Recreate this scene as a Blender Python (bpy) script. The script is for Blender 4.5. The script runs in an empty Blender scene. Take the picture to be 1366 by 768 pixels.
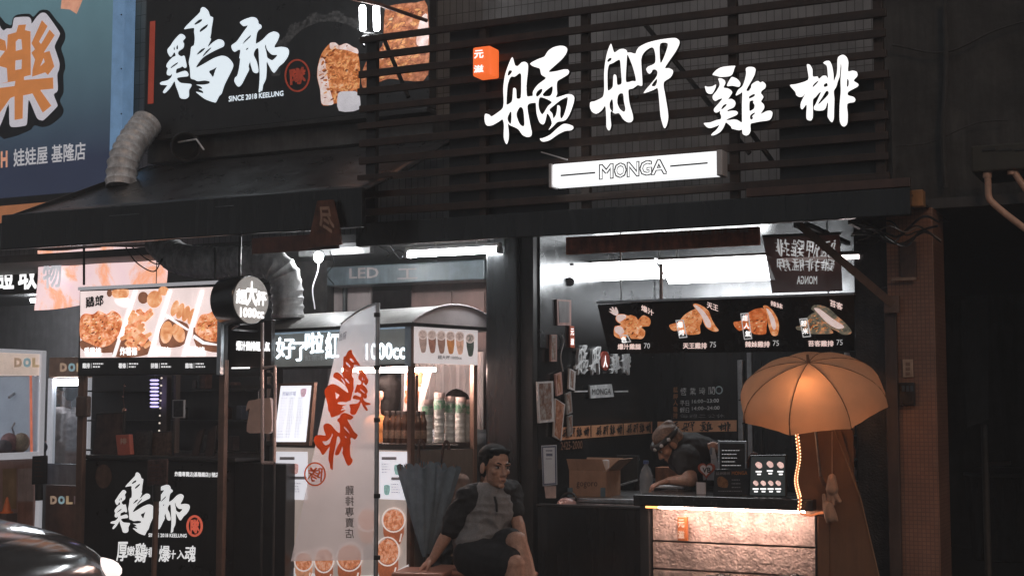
import bpy, bmesh, math, random
from mathutils import Vector, Matrix, noise
random.seed(7)
R = math.radians
scene = bpy.context.scene
col = scene.collection

# ------------------------------------------------------------------ camera
F, CX, CY = 1900.0, 683.0, 384.0
CAM = Vector((0, 0, 1.48))
YAW, PITCH = R(26.0), math.atan((541 - 384) / 1900.0)
FW = Vector((-math.sin(YAW) * math.cos(PITCH), math.cos(YAW) * math.cos(PITCH), math.sin(PITCH)))
RT = Vector((math.cos(YAW), math.sin(YAW), 0))
UP = RT.cross(FW)
cam = bpy.data.objects.new('camera', bpy.data.cameras.new('camera'))
col.objects.link(cam)
m3 = Matrix((RT, UP, -FW)).transposed()
cam.matrix_world = Matrix.Translation(CAM) @ m3.to_4x4()
cam.data.sensor_width = 36.0
cam.data.lens = F / 1366.0 * 36.0
cam.data.clip_end = 500
scene.camera = cam

# ------------------------------------------------------------------ world, street light, exposure
w = bpy.data.worlds.new('World'); scene.world = w; w.use_nodes = True
nt = w.node_tree
bg = nt.nodes['Background']
sky = nt.nodes.new('ShaderNodeTexSky'); sky.sky_type = 'NISHITA'; sky.sun_disc = False
sky.sun_elevation = R(2); sky.sun_rotation = R(150)
mixw = nt.nodes.new('ShaderNodeMix'); mixw.data_type = 'RGBA'; mixw.inputs[0].default_value = 0.995
nt.links.new(sky.outputs[0], mixw.inputs[6]); mixw.inputs[7].default_value = (0.88, 0.96, 1.04, 1)
nt.links.new(mixw.outputs[2], bg.inputs[0]); bg.inputs[1].default_value = 0.15
sun = bpy.data.objects.new('street_glow_sun', bpy.data.lights.new('street_glow_sun', 'SUN'))
col.objects.link(sun)
sun.data.energy = 0.27; sun.data.angle = R(14); sun.data.color = (1.0, 0.64, 0.42)
sun.rotation_euler = Vector((-0.50, 0.75, -0.42)).to_track_quat('-Z', 'Y').to_euler()
scene.view_settings.view_transform = 'Standard'
scene.view_settings.look = 'None'
scene.view_settings.exposure = 0.4
scene.view_settings.gamma = 1.0
scene.cycles.use_denoising = True
scene.cycles.max_bounces = 8
scene.cycles.sample_clamp_indirect = 4.0
scene.cycles.caustics_reflective = False
scene.cycles.caustics_refractive = False

# ------------------------------------------------------------------ projection onto real planes
def ray(px, py):
    return FW + RT * ((px - CX) / F) + UP * ((CY - py) / F)
class Plane:
    def __init__(s, p, n):
        s.p = Vector(p); s.n = Vector(n).normalized()
        s.u = Vector((0, 0, 1)).cross(s.n).normalized(); s.v = s.n.cross(s.u)
    def hit(s, px, py, off=0.0):
        d = ray(px, py); p = s.p + s.n * off
        return CAM + d * ((p - CAM).dot(s.n) / d.dot(s.n))
    def loc(s, q, off=0.0):
        d = q - (s.p + s.n * off); return d.dot(s.u), d.dot(s.v)
    def wor(s, u, v, off=0.0):
        return s.p + s.n * off + s.u * u + s.v * v
def YP(Y): return Plane((0, Y, 0), (0, -1, 0))
def XP(X): return Plane((X, 0, 0), (1, 0, 0))
def Xat(px, Y, py=541): return YP(Y).hit(px, py).x
def Zat(px, py, Y): return YP(Y).hit(px, py).z
def at(px, py, Y): return YP(Y).hit(px, py)
def deep(px, py, d): return CAM + ray(px, py) * d

# ------------------------------------------------------------------ materials
def lin(c):
    return tuple(((v / 255.0 + 0.055) / 1.055) ** 2.4 if v > 10 else v / 255 / 12.92 for v in c)
MATS = {}
def mat(name, c, rough=0.5, metal=0.0, em=0.0, ec=None, var=0.25, scale=9.0, bump=0.0, bscale=60.0, spec=0.5, alpha=1.0, trans=0.0, stretch=None, sample=None, sss=0.0):
    if name in MATS: return MATS[name]
    m = bpy.data.materials.new(name); m.use_nodes = True; MATS[name] = m
    t = m.node_tree; N = t.nodes; L = t.links; b = N['Principled BSDF']
    tc = N.new('ShaderNodeTexCoord'); src = tc.outputs['Object']
    if stretch:
        mp = N.new('ShaderNodeMapping'); mp.inputs['Scale'].default_value = stretch; L.new(src, mp.inputs[0]); src = mp.outputs[0]
    nz = N.new('ShaderNodeTexNoise'); nz.inputs['Scale'].default_value = scale; nz.inputs['Detail'].default_value = 6; nz.inputs['Roughness'].default_value = 0.65
    L.new(src, nz.inputs[0])
    cr = N.new('ShaderNodeValToRGB')
    lo = tuple(max(0, v * (1 - var)) for v in c); hi = tuple(min(1, v * (1 + var)) for v in c)
    cr.color_ramp.elements[0].position = 0.32; cr.color_ramp.elements[1].position = 0.70
    cr.color_ramp.elements[0].color = (*lo, 1); cr.color_ramp.elements[1].color = (*hi, 1)
    L.new(nz.outputs[0], cr.inputs[0]); basec = cr.outputs[0]
    if not em and var > .08:
        gm = N.new('ShaderNodeMapping'); gm.inputs['Scale'].default_value = (7, 7, .7); L.new(tc.outputs['Object'], gm.inputs[0])
        gn = N.new('ShaderNodeTexNoise'); gn.inputs['Scale'].default_value = 2.2; gn.inputs['Detail'].default_value = 8; gn.inputs['Roughness'].default_value = .7; L.new(gm.outputs[0], gn.inputs[0])
        gr = N.new('ShaderNodeMapRange'); gr.inputs[1].default_value = .35; gr.inputs[2].default_value = .65; gr.inputs[3].default_value = .55; gr.inputs[4].default_value = 1.15; L.new(gn.outputs[0], gr.inputs[0])
        gx = N.new('ShaderNodeMix'); gx.data_type = 'RGBA'; gx.blend_type = 'MULTIPLY'; gx.inputs[0].default_value = min(1, var * 2.2); L.new(cr.outputs[0], gx.inputs[6]); L.new(gr.outputs[0], gx.inputs[7]); basec = gx.outputs[2]
    L.new(basec, b.inputs['Base Color'])
    mr = N.new('ShaderNodeMapRange'); mr.inputs[3].default_value = max(0.02, rough - 0.12); mr.inputs[4].default_value = min(1, rough + 0.12)
    L.new(nz.outputs[0], mr.inputs[0]); L.new(mr.outputs[0], b.inputs['Roughness'])
    b.inputs['Metallic'].default_value = metal; b.inputs['Specular IOR Level'].default_value = spec
    b.inputs['Alpha'].default_value = alpha; b.inputs['Transmission Weight'].default_value = trans
    if sss: b.inputs['Subsurface Weight'].default_value = sss; b.inputs['Subsurface Radius'].default_value = (0.02, 0.008, 0.004)
    if bump:
        n2 = N.new('ShaderNodeTexNoise'); n2.inputs['Scale'].default_value = bscale; n2.inputs['Detail'].default_value = 5
        L.new(src, n2.inputs[0]); bp = N.new('ShaderNodeBump'); bp.inputs['Strength'].default_value = bump; bp.inputs['Distance'].default_value = 0.01
        L.new(n2.outputs[0], bp.inputs['Height']); L.new(bp.outputs[0], b.inputs['Normal'])
    if em:
        if ec is None: L.new(cr.outputs[0], b.inputs['Emission Color'])
        else: b.inputs['Emission Color'].default_value = (*ec, 1)
        b.inputs['Emission Strength'].default_value = em
        if sample is None: sample = em > 2.5
        m.cycles.emission_sampling = 'FRONT_BACK' if sample else 'NONE'
    return m
def ramp_mat(name, stops, scale=40.0, em=0.0, rough=0.6, detail=8, dist=0.6, bump=0.0):
    """noise-coloured print or crust: stops = [(pos, rgb)]"""
    if name in MATS: return MATS[name]
    m = bpy.data.materials.new(name); m.use_nodes = True; MATS[name] = m
    t = m.node_tree; N = t.nodes; L = t.links; b = N['Principled BSDF']
    tc = N.new('ShaderNodeTexCoord')
    nz = N.new('ShaderNodeTexNoise'); nz.inputs['Scale'].default_value = scale; nz.inputs['Detail'].default_value = detail
    nz.inputs['Roughness'].default_value = 0.62; nz.inputs['Distortion'].default_value = dist
    L.new(tc.outputs['Object'], nz.inputs[0])
    cr = N.new('ShaderNodeValToRGB'); e = cr.color_ramp.elements
    while len(e) < len(stops): e.new(0.5)
    for k, (p, c) in enumerate(stops): e[k].position = p; e[k].color = (*c, 1)
    L.new(nz.outputs[0], cr.inputs[0]); L.new(cr.outputs[0], b.inputs['Base Color'])
    b.inputs['Roughness'].default_value = rough
    if bump:
        bp = N.new('ShaderNodeBump'); bp.inputs['Strength'].default_value = bump; bp.inputs['Distance'].default_value = 0.01
        L.new(nz.outputs[0], bp.inputs['Height']); L.new(bp.outputs[0], b.inputs['Normal'])
    if em:
        L.new(cr.outputs[0], b.inputs['Emission Color']); b.inputs['Emission Strength'].default_value = em
        m.cycles.emission_sampling = 'NONE'
    return m
def cloth_mat(name, c, transp=0.2, transl=0.5, var=0.12):
    """thin cloth or vinyl that lets light and some sight through"""
    if name in MATS: return MATS[name]
    m = bpy.data.materials.new(name); m.use_nodes = True; MATS[name] = m
    t = m.node_tree; N = t.nodes; L = t.links; N.remove(N['Principled BSDF'])
    out = N['Material Output']; tc = N.new('ShaderNodeTexCoord')
    nz = N.new('ShaderNodeTexNoise'); nz.inputs['Scale'].default_value = 7; nz.inputs['Detail'].default_value = 6; L.new(tc.outputs['Object'], nz.inputs[0])
    cr = N.new('ShaderNodeValToRGB'); cr.color_ramp.elements[0].position = .3; cr.color_ramp.elements[1].position = .7
    cr.color_ramp.elements[0].color = (*[v * (1 - var) for v in c], 1); cr.color_ramp.elements[1].color = (*[min(1, v * (1 + var)) for v in c], 1)
    L.new(nz.outputs[0], cr.inputs[0])
    d = N.new('ShaderNodeBsdfDiffuse'); tr = N.new('ShaderNodeBsdfTranslucent'); tp = N.new('ShaderNodeBsdfTransparent')
    L.new(cr.outputs[0], d.inputs[0]); L.new(cr.outputs[0], tr.inputs[0])
    a = N.new('ShaderNodeMixShader'); a.inputs[0].default_value = transl; L.new(d.outputs[0], a.inputs[1]); L.new(tr.outputs[0], a.inputs[2])
    k = N.new('ShaderNodeMixShader'); k.inputs[0].default_value = transp; L.new(a.outputs[0], k.inputs[1]); L.new(tp.outputs[0], k.inputs[2])
    L.new(k.outputs[0], out.inputs[0])
    return m
def glass_mat(name, tint=(.9, .93, .95), mixf=0.86):
    if name in MATS: return MATS[name]
    m = bpy.data.materials.new(name); m.use_nodes = True; MATS[name] = m
    t = m.node_tree; N = t.nodes; L = t.links; N.remove(N['Principled BSDF']); out = N['Material Output']
    tc = N.new('ShaderNodeTexCoord'); nz = N.new('ShaderNodeTexNoise'); nz.inputs['Scale'].default_value = 5; L.new(tc.outputs['Object'], nz.inputs[0])
    mr = N.new('ShaderNodeMapRange'); mr.inputs[3].default_value = 0.02; mr.inputs[4].default_value = 0.16; L.new(nz.outputs[0], mr.inputs[0])
    g = N.new('ShaderNodeBsdfGlossy'); L.new(mr.outputs[0], g.inputs['Roughness']); tp = N.new('ShaderNodeBsdfTransparent'); tp.inputs[0].default_value = (*tint, 1)
    k = N.new('ShaderNodeMixShader'); k.inputs[0].default_value = mixf; L.new(g.outputs[0], k.inputs[1]); L.new(tp.outputs[0], k.inputs[2]); L.new(k.outputs[0], out.inputs[0])
    return m
def brick_mat(name, c1, c2, mortar, bw, bh, rough=0.5, frame='XZ'):
    if name in MATS: return MATS[name]
    m = bpy.data.materials.new(name); m.use_nodes = True; MATS[name] = m
    t = m.node_tree; N = t.nodes; L = t.links; b = N['Principled BSDF']
    tc = N.new('ShaderNodeTexCoord'); sp = N.new('ShaderNodeSeparateXYZ'); cb = N.new('ShaderNodeCombineXYZ'); L.new(tc.outputs['Object'], sp.inputs[0])
    ad = N.new('ShaderNodeMath'); L.new(sp.outputs[0], ad.inputs[0]); L.new(sp.outputs[1], ad.inputs[1])
    L.new(ad.outputs[0], cb.inputs[0]); L.new(sp.outputs[2], cb.inputs[1])
    br = N.new('ShaderNodeTexBrick'); br.offset = 0.0; br.inputs['Scale'].default_value = 1.0; br.inputs['Mortar Size'].default_value = 0.0022
    br.inputs['Brick Width'].default_value = bw; br.inputs['Row Height'].default_value = bh
    br.inputs['Color1'].default_value = (*c1, 1); br.inputs['Color2'].default_value = (*c2, 1); br.inputs['Mortar'].default_value = (*mortar, 1)
    L.new(cb.outputs[0], br.inputs['Vector'])
    nz = N.new('ShaderNodeTexNoise'); nz.inputs['Scale'].default_value = 3.5; nz.inputs['Detail'].default_value = 8; L.new(tc.outputs['Object'], nz.inputs[0])
    mx = N.new('ShaderNodeMix'); mx.data_type = 'RGBA'; mx.blend_type = 'MULTIPLY'; mx.inputs[0].default_value = 0.8
    L.new(br.outputs[0], mx.inputs[6]); L.new(nz.outputs[0], mx.inputs[7]); L.new(mx.outputs[2], b.inputs['Base Color'])
    b.inputs['Roughness'].default_value = rough
    bp = N.new('ShaderNodeBump'); bp.inputs['Strength'].default_value = 0.5; bp.inputs['Distance'].default_value = 0.004; bp.invert = True
    L.new(br.outputs['Fac'], bp.inputs['Height']); L.new(bp.outputs[0], b.inputs['Normal'])
    return m

BLACK = mat('black_paint', (.022, .022, .023), .38, var=.35)
BLACKG = mat('black_gloss_panel', (.016, .017, .018), .22, var=.4, scale=4, stretch=(1, 1, .15))
DARK = mat('dark_metal', (.035, .034, .034), .45, metal=.2, var=.4)
SIGNBLK = mat('black_sign_vinyl', (.024, .024, .025), .3, var=.3, scale=5)
WOOD = mat('dark_slat_wood', (.050, .029, .021), .5, var=.45, scale=14, stretch=(.12, 1, 1), bump=.15)
RUST = mat('rusty_brown', (.13, .05, .03), .65, var=.6, scale=12, bump=.3)
STEEL = mat('stainless_steel', (.22, .225, .23), .24, metal=1, var=.12, scale=5, bump=.12, bscale=3.5)
STEELB = mat('brushed_steel', (.5, .5, .51), .32, metal=.95, var=.2, scale=20)
DUCT = mat('aluminium_duct', (.74, .73, .73), .42, metal=.15, var=.35, scale=16, bump=.2)
WHITE = mat('white_plastic', (.62, .60, .60), .4, var=.1)
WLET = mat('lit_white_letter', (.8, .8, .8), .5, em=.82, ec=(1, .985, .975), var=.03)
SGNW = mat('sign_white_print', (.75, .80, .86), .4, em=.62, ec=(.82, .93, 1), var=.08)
DIMW = mat('white_lettering', (.55, .55, .56), .5, em=.28, ec=(1, 1, 1), var=.15)
TUBE = mat('white_led_tube', (.9, .9, .9), .4, em=95, ec=(.94, .98, 1), var=.02)
TUBEP = mat('warm_led_tube', (.9, .8, .8), .4, em=75, ec=(1, .72, .62), var=.02)
RED = mat('red_print', (.42, .06, .03), .5, em=.22, var=.25, scale=25)
CONC = mat('dark_concrete', (.06, .058, .056), .8, var=.5, scale=5, bump=.3, bscale=30)
CARD = mat('brown_cardboard', (.42, .25, .17), .8, var=.15, scale=12)
SKIN = mat('skin', (.50, .28, .20), .46, var=.2, scale=45, sss=.08, bump=.12, bscale=160)
HAIR = mat('dark_hair', (.008, .007, .007), .62, var=.5, scale=120, bump=.5, bscale=220, spec=.15)
INK = mat('dark_ink', (.02, .016, .016), .6, var=.2)
PAPER = mat('white_paper', (.66, .64, .66), .7, var=.06)

# ------------------------------------------------------------------ mesh building
class MB:
    def __init__(s): s.v = []; s.f = []
    def add(s, vs, fs):
        b = len(s.v); s.v += [Vector(x) for x in vs]; s.f += [tuple(i + b for i in f) for f in fs]; return s
    def box(s, x0, x1, y0, y1, z0, z1, fr=None):
        vs = [Vector((x, y, z)) for z in (z0, z1) for x, y in ((x0, y0), (x1, y0), (x1, y1), (x0, y1))]
        if fr: vs = [fr[0] + fr[1] * q.x + fr[2] * q.y + Vector((0, 0, q.z)) for q in vs]
        return s.add(vs, [(0, 3, 2, 1), (4, 5, 6, 7), (0, 1, 5, 4), (1, 2, 6, 5), (2, 3, 7, 6), (3, 0, 4, 7)])
    def hexa(s, a, b):
        """8-corner solid from two quads"""
        return s.add(list(a) + list(b), [(0, 3, 2, 1), (4, 5, 6, 7), (0, 1, 5, 4), (1, 2, 6, 5), (2, 3, 7, 6), (3, 0, 4, 7)])
    def prism(s, pts, ext):
        n = len(pts); ext = Vector(ext); pts = [Vector(p) for p in pts]
        return s.add(pts + [p + ext for p in pts], [tuple(range(n)), tuple(range(2 * n - 1, n - 1, -1))] + [(i, i + n, (i + 1) % n + n, (i + 1) % n) for i in range(n)])
    def tube(s, path, r, seg=10, cap=True, ripple=0, per=2):
        path = [Vector(p) for p in path]; n = len(path)
        rs = r if isinstance(r, (list, tuple)) else [r] * n
        ref = None; rings = []
        for i, p in enumerate(path):
            t = (path[min(i + 1, n - 1)] - path[max(i - 1, 0)]).normalized()
            if ref is None:
                ref = t.orthogonal().normalized()
            a = (ref - t * ref.dot(t))
            a = a.normalized() if a.length > 1e-5 else t.orthogonal().normalized()
            ref = a; b = t.cross(a); rr = rs[i] * (1 + (ripple if i % per else 0))
            rings.append([p + (a * math.cos(2 * math.pi * k / seg) + b * math.sin(2 * math.pi * k / seg)) * rr for k in range(seg)])
        vs = [q for g in rings for q in g]
        fs = [(i * seg + k, i * seg + (k + 1) % seg, (i + 1) * seg + (k + 1) % seg, (i + 1) * seg + k) for i in range(n - 1) for k in range(seg)]
        if cap: fs += [tuple(reversed(range(seg))), tuple(range((n - 1) * seg, n * seg))]
        return s.add(vs, fs)
    def lathe(s, c, prof, seg=16, axis=None, cap=True):
        """prof = [(radius, height)] about axis through c"""
        c = Vector(c); ax = Vector(axis or (0, 0, 1)).normalized(); a = ax.orthogonal().normalized(); b = ax.cross(a); n = len(prof)
        vs = [c + ax * h + (a * math.cos(2 * math.pi * k / seg) + b * math.sin(2 * math.pi * k / seg)) * r for r, h in prof for k in range(seg)]
        fs = [(i * seg + k, i * seg + (k + 1) % seg, (i + 1) * seg + (k + 1) % seg, (i + 1) * seg + k) for i in range(n - 1) for k in range(seg)]
        if cap: fs += [tuple(reversed(range(seg))), tuple(range((n - 1) * seg, n * seg))]
        return s.add(vs, fs)
    def ell(s, c, r, fr=None, seg=14, rings=9):
        c = Vector(c); vs = []; fs = []
        ex, ey, ez = fr or (Vector((1, 0, 0)), Vector((0, 1, 0)), Vector((0, 0, 1)))
        for i in range(rings + 1):
            th = math.pi * i / rings
            for k in range(seg):
                ph = 2 * math.pi * k / seg
                vs.append(c + ex * (r[0] * math.sin(th) * math.cos(ph)) + ey * (r[1] * math.sin(th) * math.sin(ph)) + ez * (r[2] * math.cos(th)))
        for i in range(rings):
            for k in range(seg): fs.append((i * seg + k, (i + 1) * seg + k, (i + 1) * seg + (k + 1) % seg, i * seg + (k + 1) % seg))
        return s.add(vs, fs)
    def cap(s, a, b, ra, rb, seg=12):
        """tapered capsule"""
        a = Vector(a); b = Vector(b); d = (b - a); L = max(d.length, 1e-4); prof = []
        for k in range(5): t = math.pi / 2 * (1 - k / 4); prof.append((max(1e-4, ra * math.cos(t)), -ra * math.sin(t)))
        for k in range(5): t = math.pi / 2 * k / 4; prof.append((max(1e-4, rb * math.cos(t)), L + rb * math.sin(t)))
        return s.lathe(a, prof, seg, d if d.length > 1e-4 else (0, 0, 1))
    def build(s, name, m, parent=None, smooth=False, bevel=0.0, weld=False):
        me = bpy.data.meshes.new(name)
        return finish(me, s.v, s.f, name, m, parent, smooth, bevel, weld)
def finish(me, V, Fc, name, m, parent, smooth, bevel, weld=False):
    if parent is None:
        xs = [q.x for q in V]; ys = [q.y for q in V]; zs = [q.z for q in V]
        base = Vector(((min(xs) + max(xs)) / 2, (min(ys) + max(ys)) / 2, min(zs)))
    else: base = wbase[parent.name]
    me.from_pydata([q - base for q in V], [], Fc); me.validate()
    bm = bmesh.new(); bm.from_mesh(me)
    bmesh.ops.recalc_face_normals(bm, faces=bm.faces)
    bm.to_mesh(me); bm.free()
    if smooth:
        me.polygons.foreach_set('use_smooth', [True] * len(me.polygons))
        try: me.set_sharp_from_angle(angle=R(40))
        except Exception: pass
    me.materials.append(m)
    o = bpy.data.objects.new(name, me); col.objects.link(o)
    if parent is None: o.location = base; wbase[o.name] = base
    else: o.parent = parent; wbase[o.name] = wbase[parent.name]
    if bevel:
        b = o.modifiers.new('bevel', 'BEVEL'); b.width = bevel; b.segments = 2; b.limit_method = 'ANGLE'; b.angle_limit = R(50)
    return o
wbase = {}
def thing(name, label, cat, base, group=None):
    o = bpy.data.objects.new(name, None); col.objects.link(o); o.location = base; o.empty_display_size = .1
    wbase[o.name] = Vector(base); o['label'] = label; o['category'] = cat; o['kind'] = 'thing'
    if group: o['group'] = group
    return o
def tag(o, label, cat, group=None):
    o['label'] = label; o['category'] = cat; o['kind'] = 'thing'
    if group: o['group'] = group
    return o
def struct(o): o['kind'] = 'structure'; return o
def stuff(o): o['kind'] = 'stuff'; return o
def obox(name, m, px0, py0, px1, py1, Y0, Y1, parent=None, bevel=.004):
    """axis-aligned box; front face at Y0 spans the given picture columns and rows"""
    mx, my = (px0 + px1) / 2, (py0 + py1) / 2
    return MB().box(Xat(px0, Y0, my), Xat(px1, Y0, my), Y0, Y1, Zat(mx, py1, Y0), Zat(mx, py0, Y0)).build(name, m, parent, bevel=bevel)
def slab(name, m, pl, pts, t=.01, off=0.0, parent=None, bevel=0.0):
    """polygon on a plane, thickness t behind its front"""
    P = [pl.hit(x, y, off) for x, y in pts]
    return MB().prism(P, -pl.n * t).build(name, m, parent, bevel=bevel)
def smooth_loop(pts, k=3):
    n = len(pts); out = []
    for i in range(n):
        p0, p1, p2, p3 = pts[i - 1], pts[i], pts[(i + 1) % n], pts[(i + 2) % n]
        for j in range(k):
            t = j / k
            out.append(tuple(cat1(p0[q], p1[q], p2[q], p3[q], t) for q in (0, 1)))
    return out
def cat1(a, b, c, d, t, s=.42):
    m1 = (c - a) * s; m2 = (d - b) * s
    return (2 * t ** 3 - 3 * t ** 2 + 1) * b + (t ** 3 - 2 * t ** 2 + t) * m1 + (-2 * t ** 3 + 3 * t ** 2) * c + (t ** 3 - t ** 2) * m2
def curve_mesh(loops, ext):
    """flat filled outline with holes, extruded; local coordinates"""
    cu = bpy.data.curves.new('tmp', 'CURVE'); cu.dimensions = '2D'; cu.fill_mode = 'BOTH'; cu.extrude = ext
    for lp in loops:
        sp = cu.splines.new('POLY'); sp.points.add(len(lp) - 1); sp.use_cyclic_u = True
        for i, (x, y) in enumerate(lp): sp.points[i].co = (x, y, 0, 1)
    return tmp_mesh(cu)
def tmp_mesh(cu):
    o = bpy.data.objects.new('tmp', cu); col.objects.link(o)
    dg = bpy.context.evaluated_depsgraph_get()
    me = bpy.data.meshes.new_from_object(o.evaluated_get(dg), depsgraph=dg)
    V = [v.co.copy() for v in me.vertices]; Fc = [tuple(p.vertices) for p in me.polygons]
    bpy.data.objects.remove(o); bpy.data.curves.remove(cu); bpy.data.meshes.remove(me)
    return V, Fc
def outline(name, m, pl, loops, t=.01, off=0.0, parent=None, sm=3):
    """loops in picture coordinates, cut out of a sheet lying on the plane"""
    L2 = [[pl.loc(pl.hit(x, y, off), off) for x, y in (smooth_loop(lp, sm) if sm > 1 else lp)] for lp in loops]
    V, Fc = curve_mesh(L2, t / 2)
    W = [pl.wor(q.x, q.y, off) + pl.n * (q.z - t / 2) for q in V]
    return finish(bpy.data.meshes.new(name), W, Fc, name, m, parent, False, 0)
FONT = {}
def glyphs(body, bold=0.0, res=2, spacing=1.0, shear=0.0):
    k = (body, res, spacing, shear)
    if k not in FONT:
        cu = bpy.data.curves.new('tmp', 'FONT'); cu.body = body; cu.resolution_u = res; cu.space_character = spacing; cu.shear = shear
        FONT[k] = tmp_mesh(cu)
    V, Fc = FONT[k]
    xs = [q.x for q in V]; ys = [q.y for q in V]; a, b, c, d = min(xs), max(xs), min(ys), max(ys); N = []; F2 = []
    bo = bold * .8
    for dx, dy in ([(0, 0), (bo, bo), (-bo, bo), (bo, -bo), (-bo, -bo)] if bold > .004 else [(0, 0)]):
        o = len(N); N += [((q.x + dx - a + bo) / (b - a + 2 * bo), (q.y + dy - c + bo) / max(d - c + 2 * bo, 1e-6)) for q in V]; F2 += [tuple(i + o for i in f) for f in Fc]
    return N, F2
def lettering(name, m, pl, body, quad, off=.002, parent=None, bold=0.02, rough=0.0, spacing=1.0, shear=0.0):
    """flat printed writing; quad = picture corners TL, TR, BR, BL"""
    N, Fc = glyphs(body, bold, 2, spacing, shear); W = []
    (ax, ay), (bx, by), (cx, cy), (dx, dy) = quad
    nv = len(N) // (5 if bold > .004 else 1)
    for i, (u, v) in enumerate(N):
        if rough:
            u += rough * noise.noise((u * 31 + 3, v * 7, 1.7)) / max(1, len(body)) ; v += rough * noise.noise((u * 29, v * 9 + 5, 4.1))
        tx = ax + (bx - ax) * u; ty = ay + (by - ay) * u; qx = dx + (cx - dx) * u; qy = dy + (cy - dy) * u
        W.append(pl.hit(qx + (tx - qx) * v, qy + (ty - qy) * v, off + .00012 * (i // max(1, nv))))
    return finish(bpy.data.meshes.new(name), W, Fc, name, m, parent, False, 0)
def rq(x0, y0, x1, y1, slope=0.0):
    d = slope * (x1 - x0) / 2
    return [(x0, y0 - d), (x1, y0 + d), (x1, y1 + d), (x0, y1 - d)]
def bars(name, m, pl, rects, off=.002, parent=None):
    b = MB()
    for x0, y0, x1, y1 in rects:
        b.add([pl.hit(x, y, off) for x, y in ((x0, y0), (x1, y0), (x1, y1), (x0, y1))], [(0, 1, 2, 3)])
    return b.build(name, m, parent)
def textbars(x0, y0, x1, n, pitch, h=1.0, seed=1):
    r = random.Random(seed); out = []
    for i in range(n):
        x = x0; e = x0 + (x1 - x0) * r.uniform(.6, 1)
        while x < e:
            ww = r.uniform(1.2, 3.5); out.append((x, y0 + i * pitch, min(e, x + ww), y0 + i * pitch + h)); x += ww + r.uniform(.5, 1)
    return out
def ringloops(cx, cy, rx, ry, wd, n=28):
    o = [(cx + rx * math.cos(2 * math.pi * k / n), cy + ry * math.sin(2 * math.pi * k / n)) for k in range(n)]
    i = [(cx + (rx - wd) * math.cos(2 * math.pi * k / n), cy + (ry - wd) * math.sin(2 * math.pi * k / n)) for k in range(n)]
    return [o, i]
def zz(loops, ox, oy, s): return [[(ox + x / s, oy + y / s) for x, y in lp] for lp in loops]

# ================================================================== SETTING
ASPH = mat('wet_asphalt', (.035, .035, .037), .3, var=.4, scale=20, bump=.4, bscale=200)
PAVE = mat('wet_pavement', (.07, .066, .064), .35, var=.4, scale=8, bump=.2)
struct(MB().add([(-60, -40, 0), (60, -40, 0), (60, 60, 0), (-60, 60, 0)], [(0, 1, 2, 3)]).build('road', ASPH))
struct(MB().box(-40, 30, 6.62, 17, .004, .12).build('pavement', PAVE, bevel=.01))
struct(MB().box(-40, 30, 6.50, 6.616, .004, .135).build('kerb', CONC, bevel=.015))

# ---- the terraced building: upper wall, pillars, shop walls, ceilings
TILEW = brick_mat('grey_wall_tile', (.42, .42, .43), (.33, .33, .34), (.08, .08, .08), .05, .11)
TILEB = brick_mat('brown_column_tile', (.52, .27, .18), (.44, .22, .15), (.30, .16, .11), .022, .022, .4)
bl = thing('terraced_building', 'dark tiled terraced building that carries the shop signs and pillars', 'building', (-4, 8.6, .12))
xw = Xat(1172, 8.55, 100)
MB().box(-14, xw, 8.55, 8.75, 2.62, 7.5).build('upper_wall', TILEW, bl)
MB().box(xw + .004, 8, 8.56, 8.75, 2.62, 7.5).build('dark_upper_wall', CONC, bl)
MB().box(-14, 3, 8.0, 14.6, 2.56, 2.615).build('ceiling', mat('soffit', (.07, .07, .072), .7), bl)
XP0, XP1 = Xat(1187, 7.9), Xat(1250, 7.9)
MB().box(XP0, XP1, 7.9, 8.25, .12, 2.555).build('tiled_column', TILEB, bl, bevel=.006)
MB().box(Xat(1143, 7.98), XP0 - .004, 7.98, 8.25, .12, 2.55).build('door_jamb', mat('diamond_plate', (.05, .05, .053), .35, metal=.7, bump=.6, bscale=90, var=.3), bl)
MB().box(Xat(1187, 7.9) - .012, Xat(1200, 7.9), 7.86, 7.896, .12, Zat(1193, 395, 7.9)).build('corner_post', mat('brown_post', (.07, .045, .038), .5), bl, bevel=.006)
MB().box(Xat(648, 7.95), Xat(690, 7.95), 7.95, 8.9, .12, 2.55).build('black_pillar', BLACKG, bl, bevel=.01)
MB().box(Xat(690, 7.95) + .003, Xat(712, 8.0), 7.99, 8.06, .12, 2.55).build('door_frame', DARK, bl, bevel=.006)
XL, XR = Xat(712, 8.0), Xat(1160, 8.25)
YB = 10.15
MB().box(XL - .08, XL, 8.064, YB, .12, 2.55).build('side_wall', BLACKG, bl)
MB().box(XL - .08, XR, YB, YB + .1, .12, 2.55).build('back_wall', BLACKG, bl)
MB().box(XR + .01, XR + .09, 8.254, 10.4, .12, 2.55).build('alley_side_wall', CONC, bl)
MB().box(-16, XL - .084, 11.4, 11.5, .12, 2.55).build('stall_back_wall', mat('dim_wall', (.10, .095, .10), .7, var=.3), bl)
MB().box(-7, 8, 14.4, 14.6, .12, 2.555).build('alley_end_wall', mat('alley_wall', (.07, .072, .07), .8, var=.4, scale=3), bl)
MB().box(.9, 1.1, 7.9, 14.4, .12, 2.555).build('alley_far_wall', CONC, bl)
# stainless lining of the shop above head height, with its wavy reflections
MB().box(XL + .002, XL + .012, 8.07, YB - .01, Zat(760, 470, 8.9), 2.535).build('steel_side_lining', STEEL, bl)
MB().box(XL + .016, XR - .002, YB - .012, YB - .003, 1.96, 2.535).build('steel_back_lining', STEEL, bl)
MB().box(XL + .016, XR - .002, 8.07, YB - .014, 2.536, 2.552).build('steel_ceiling_lining', STEEL, bl)
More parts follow.
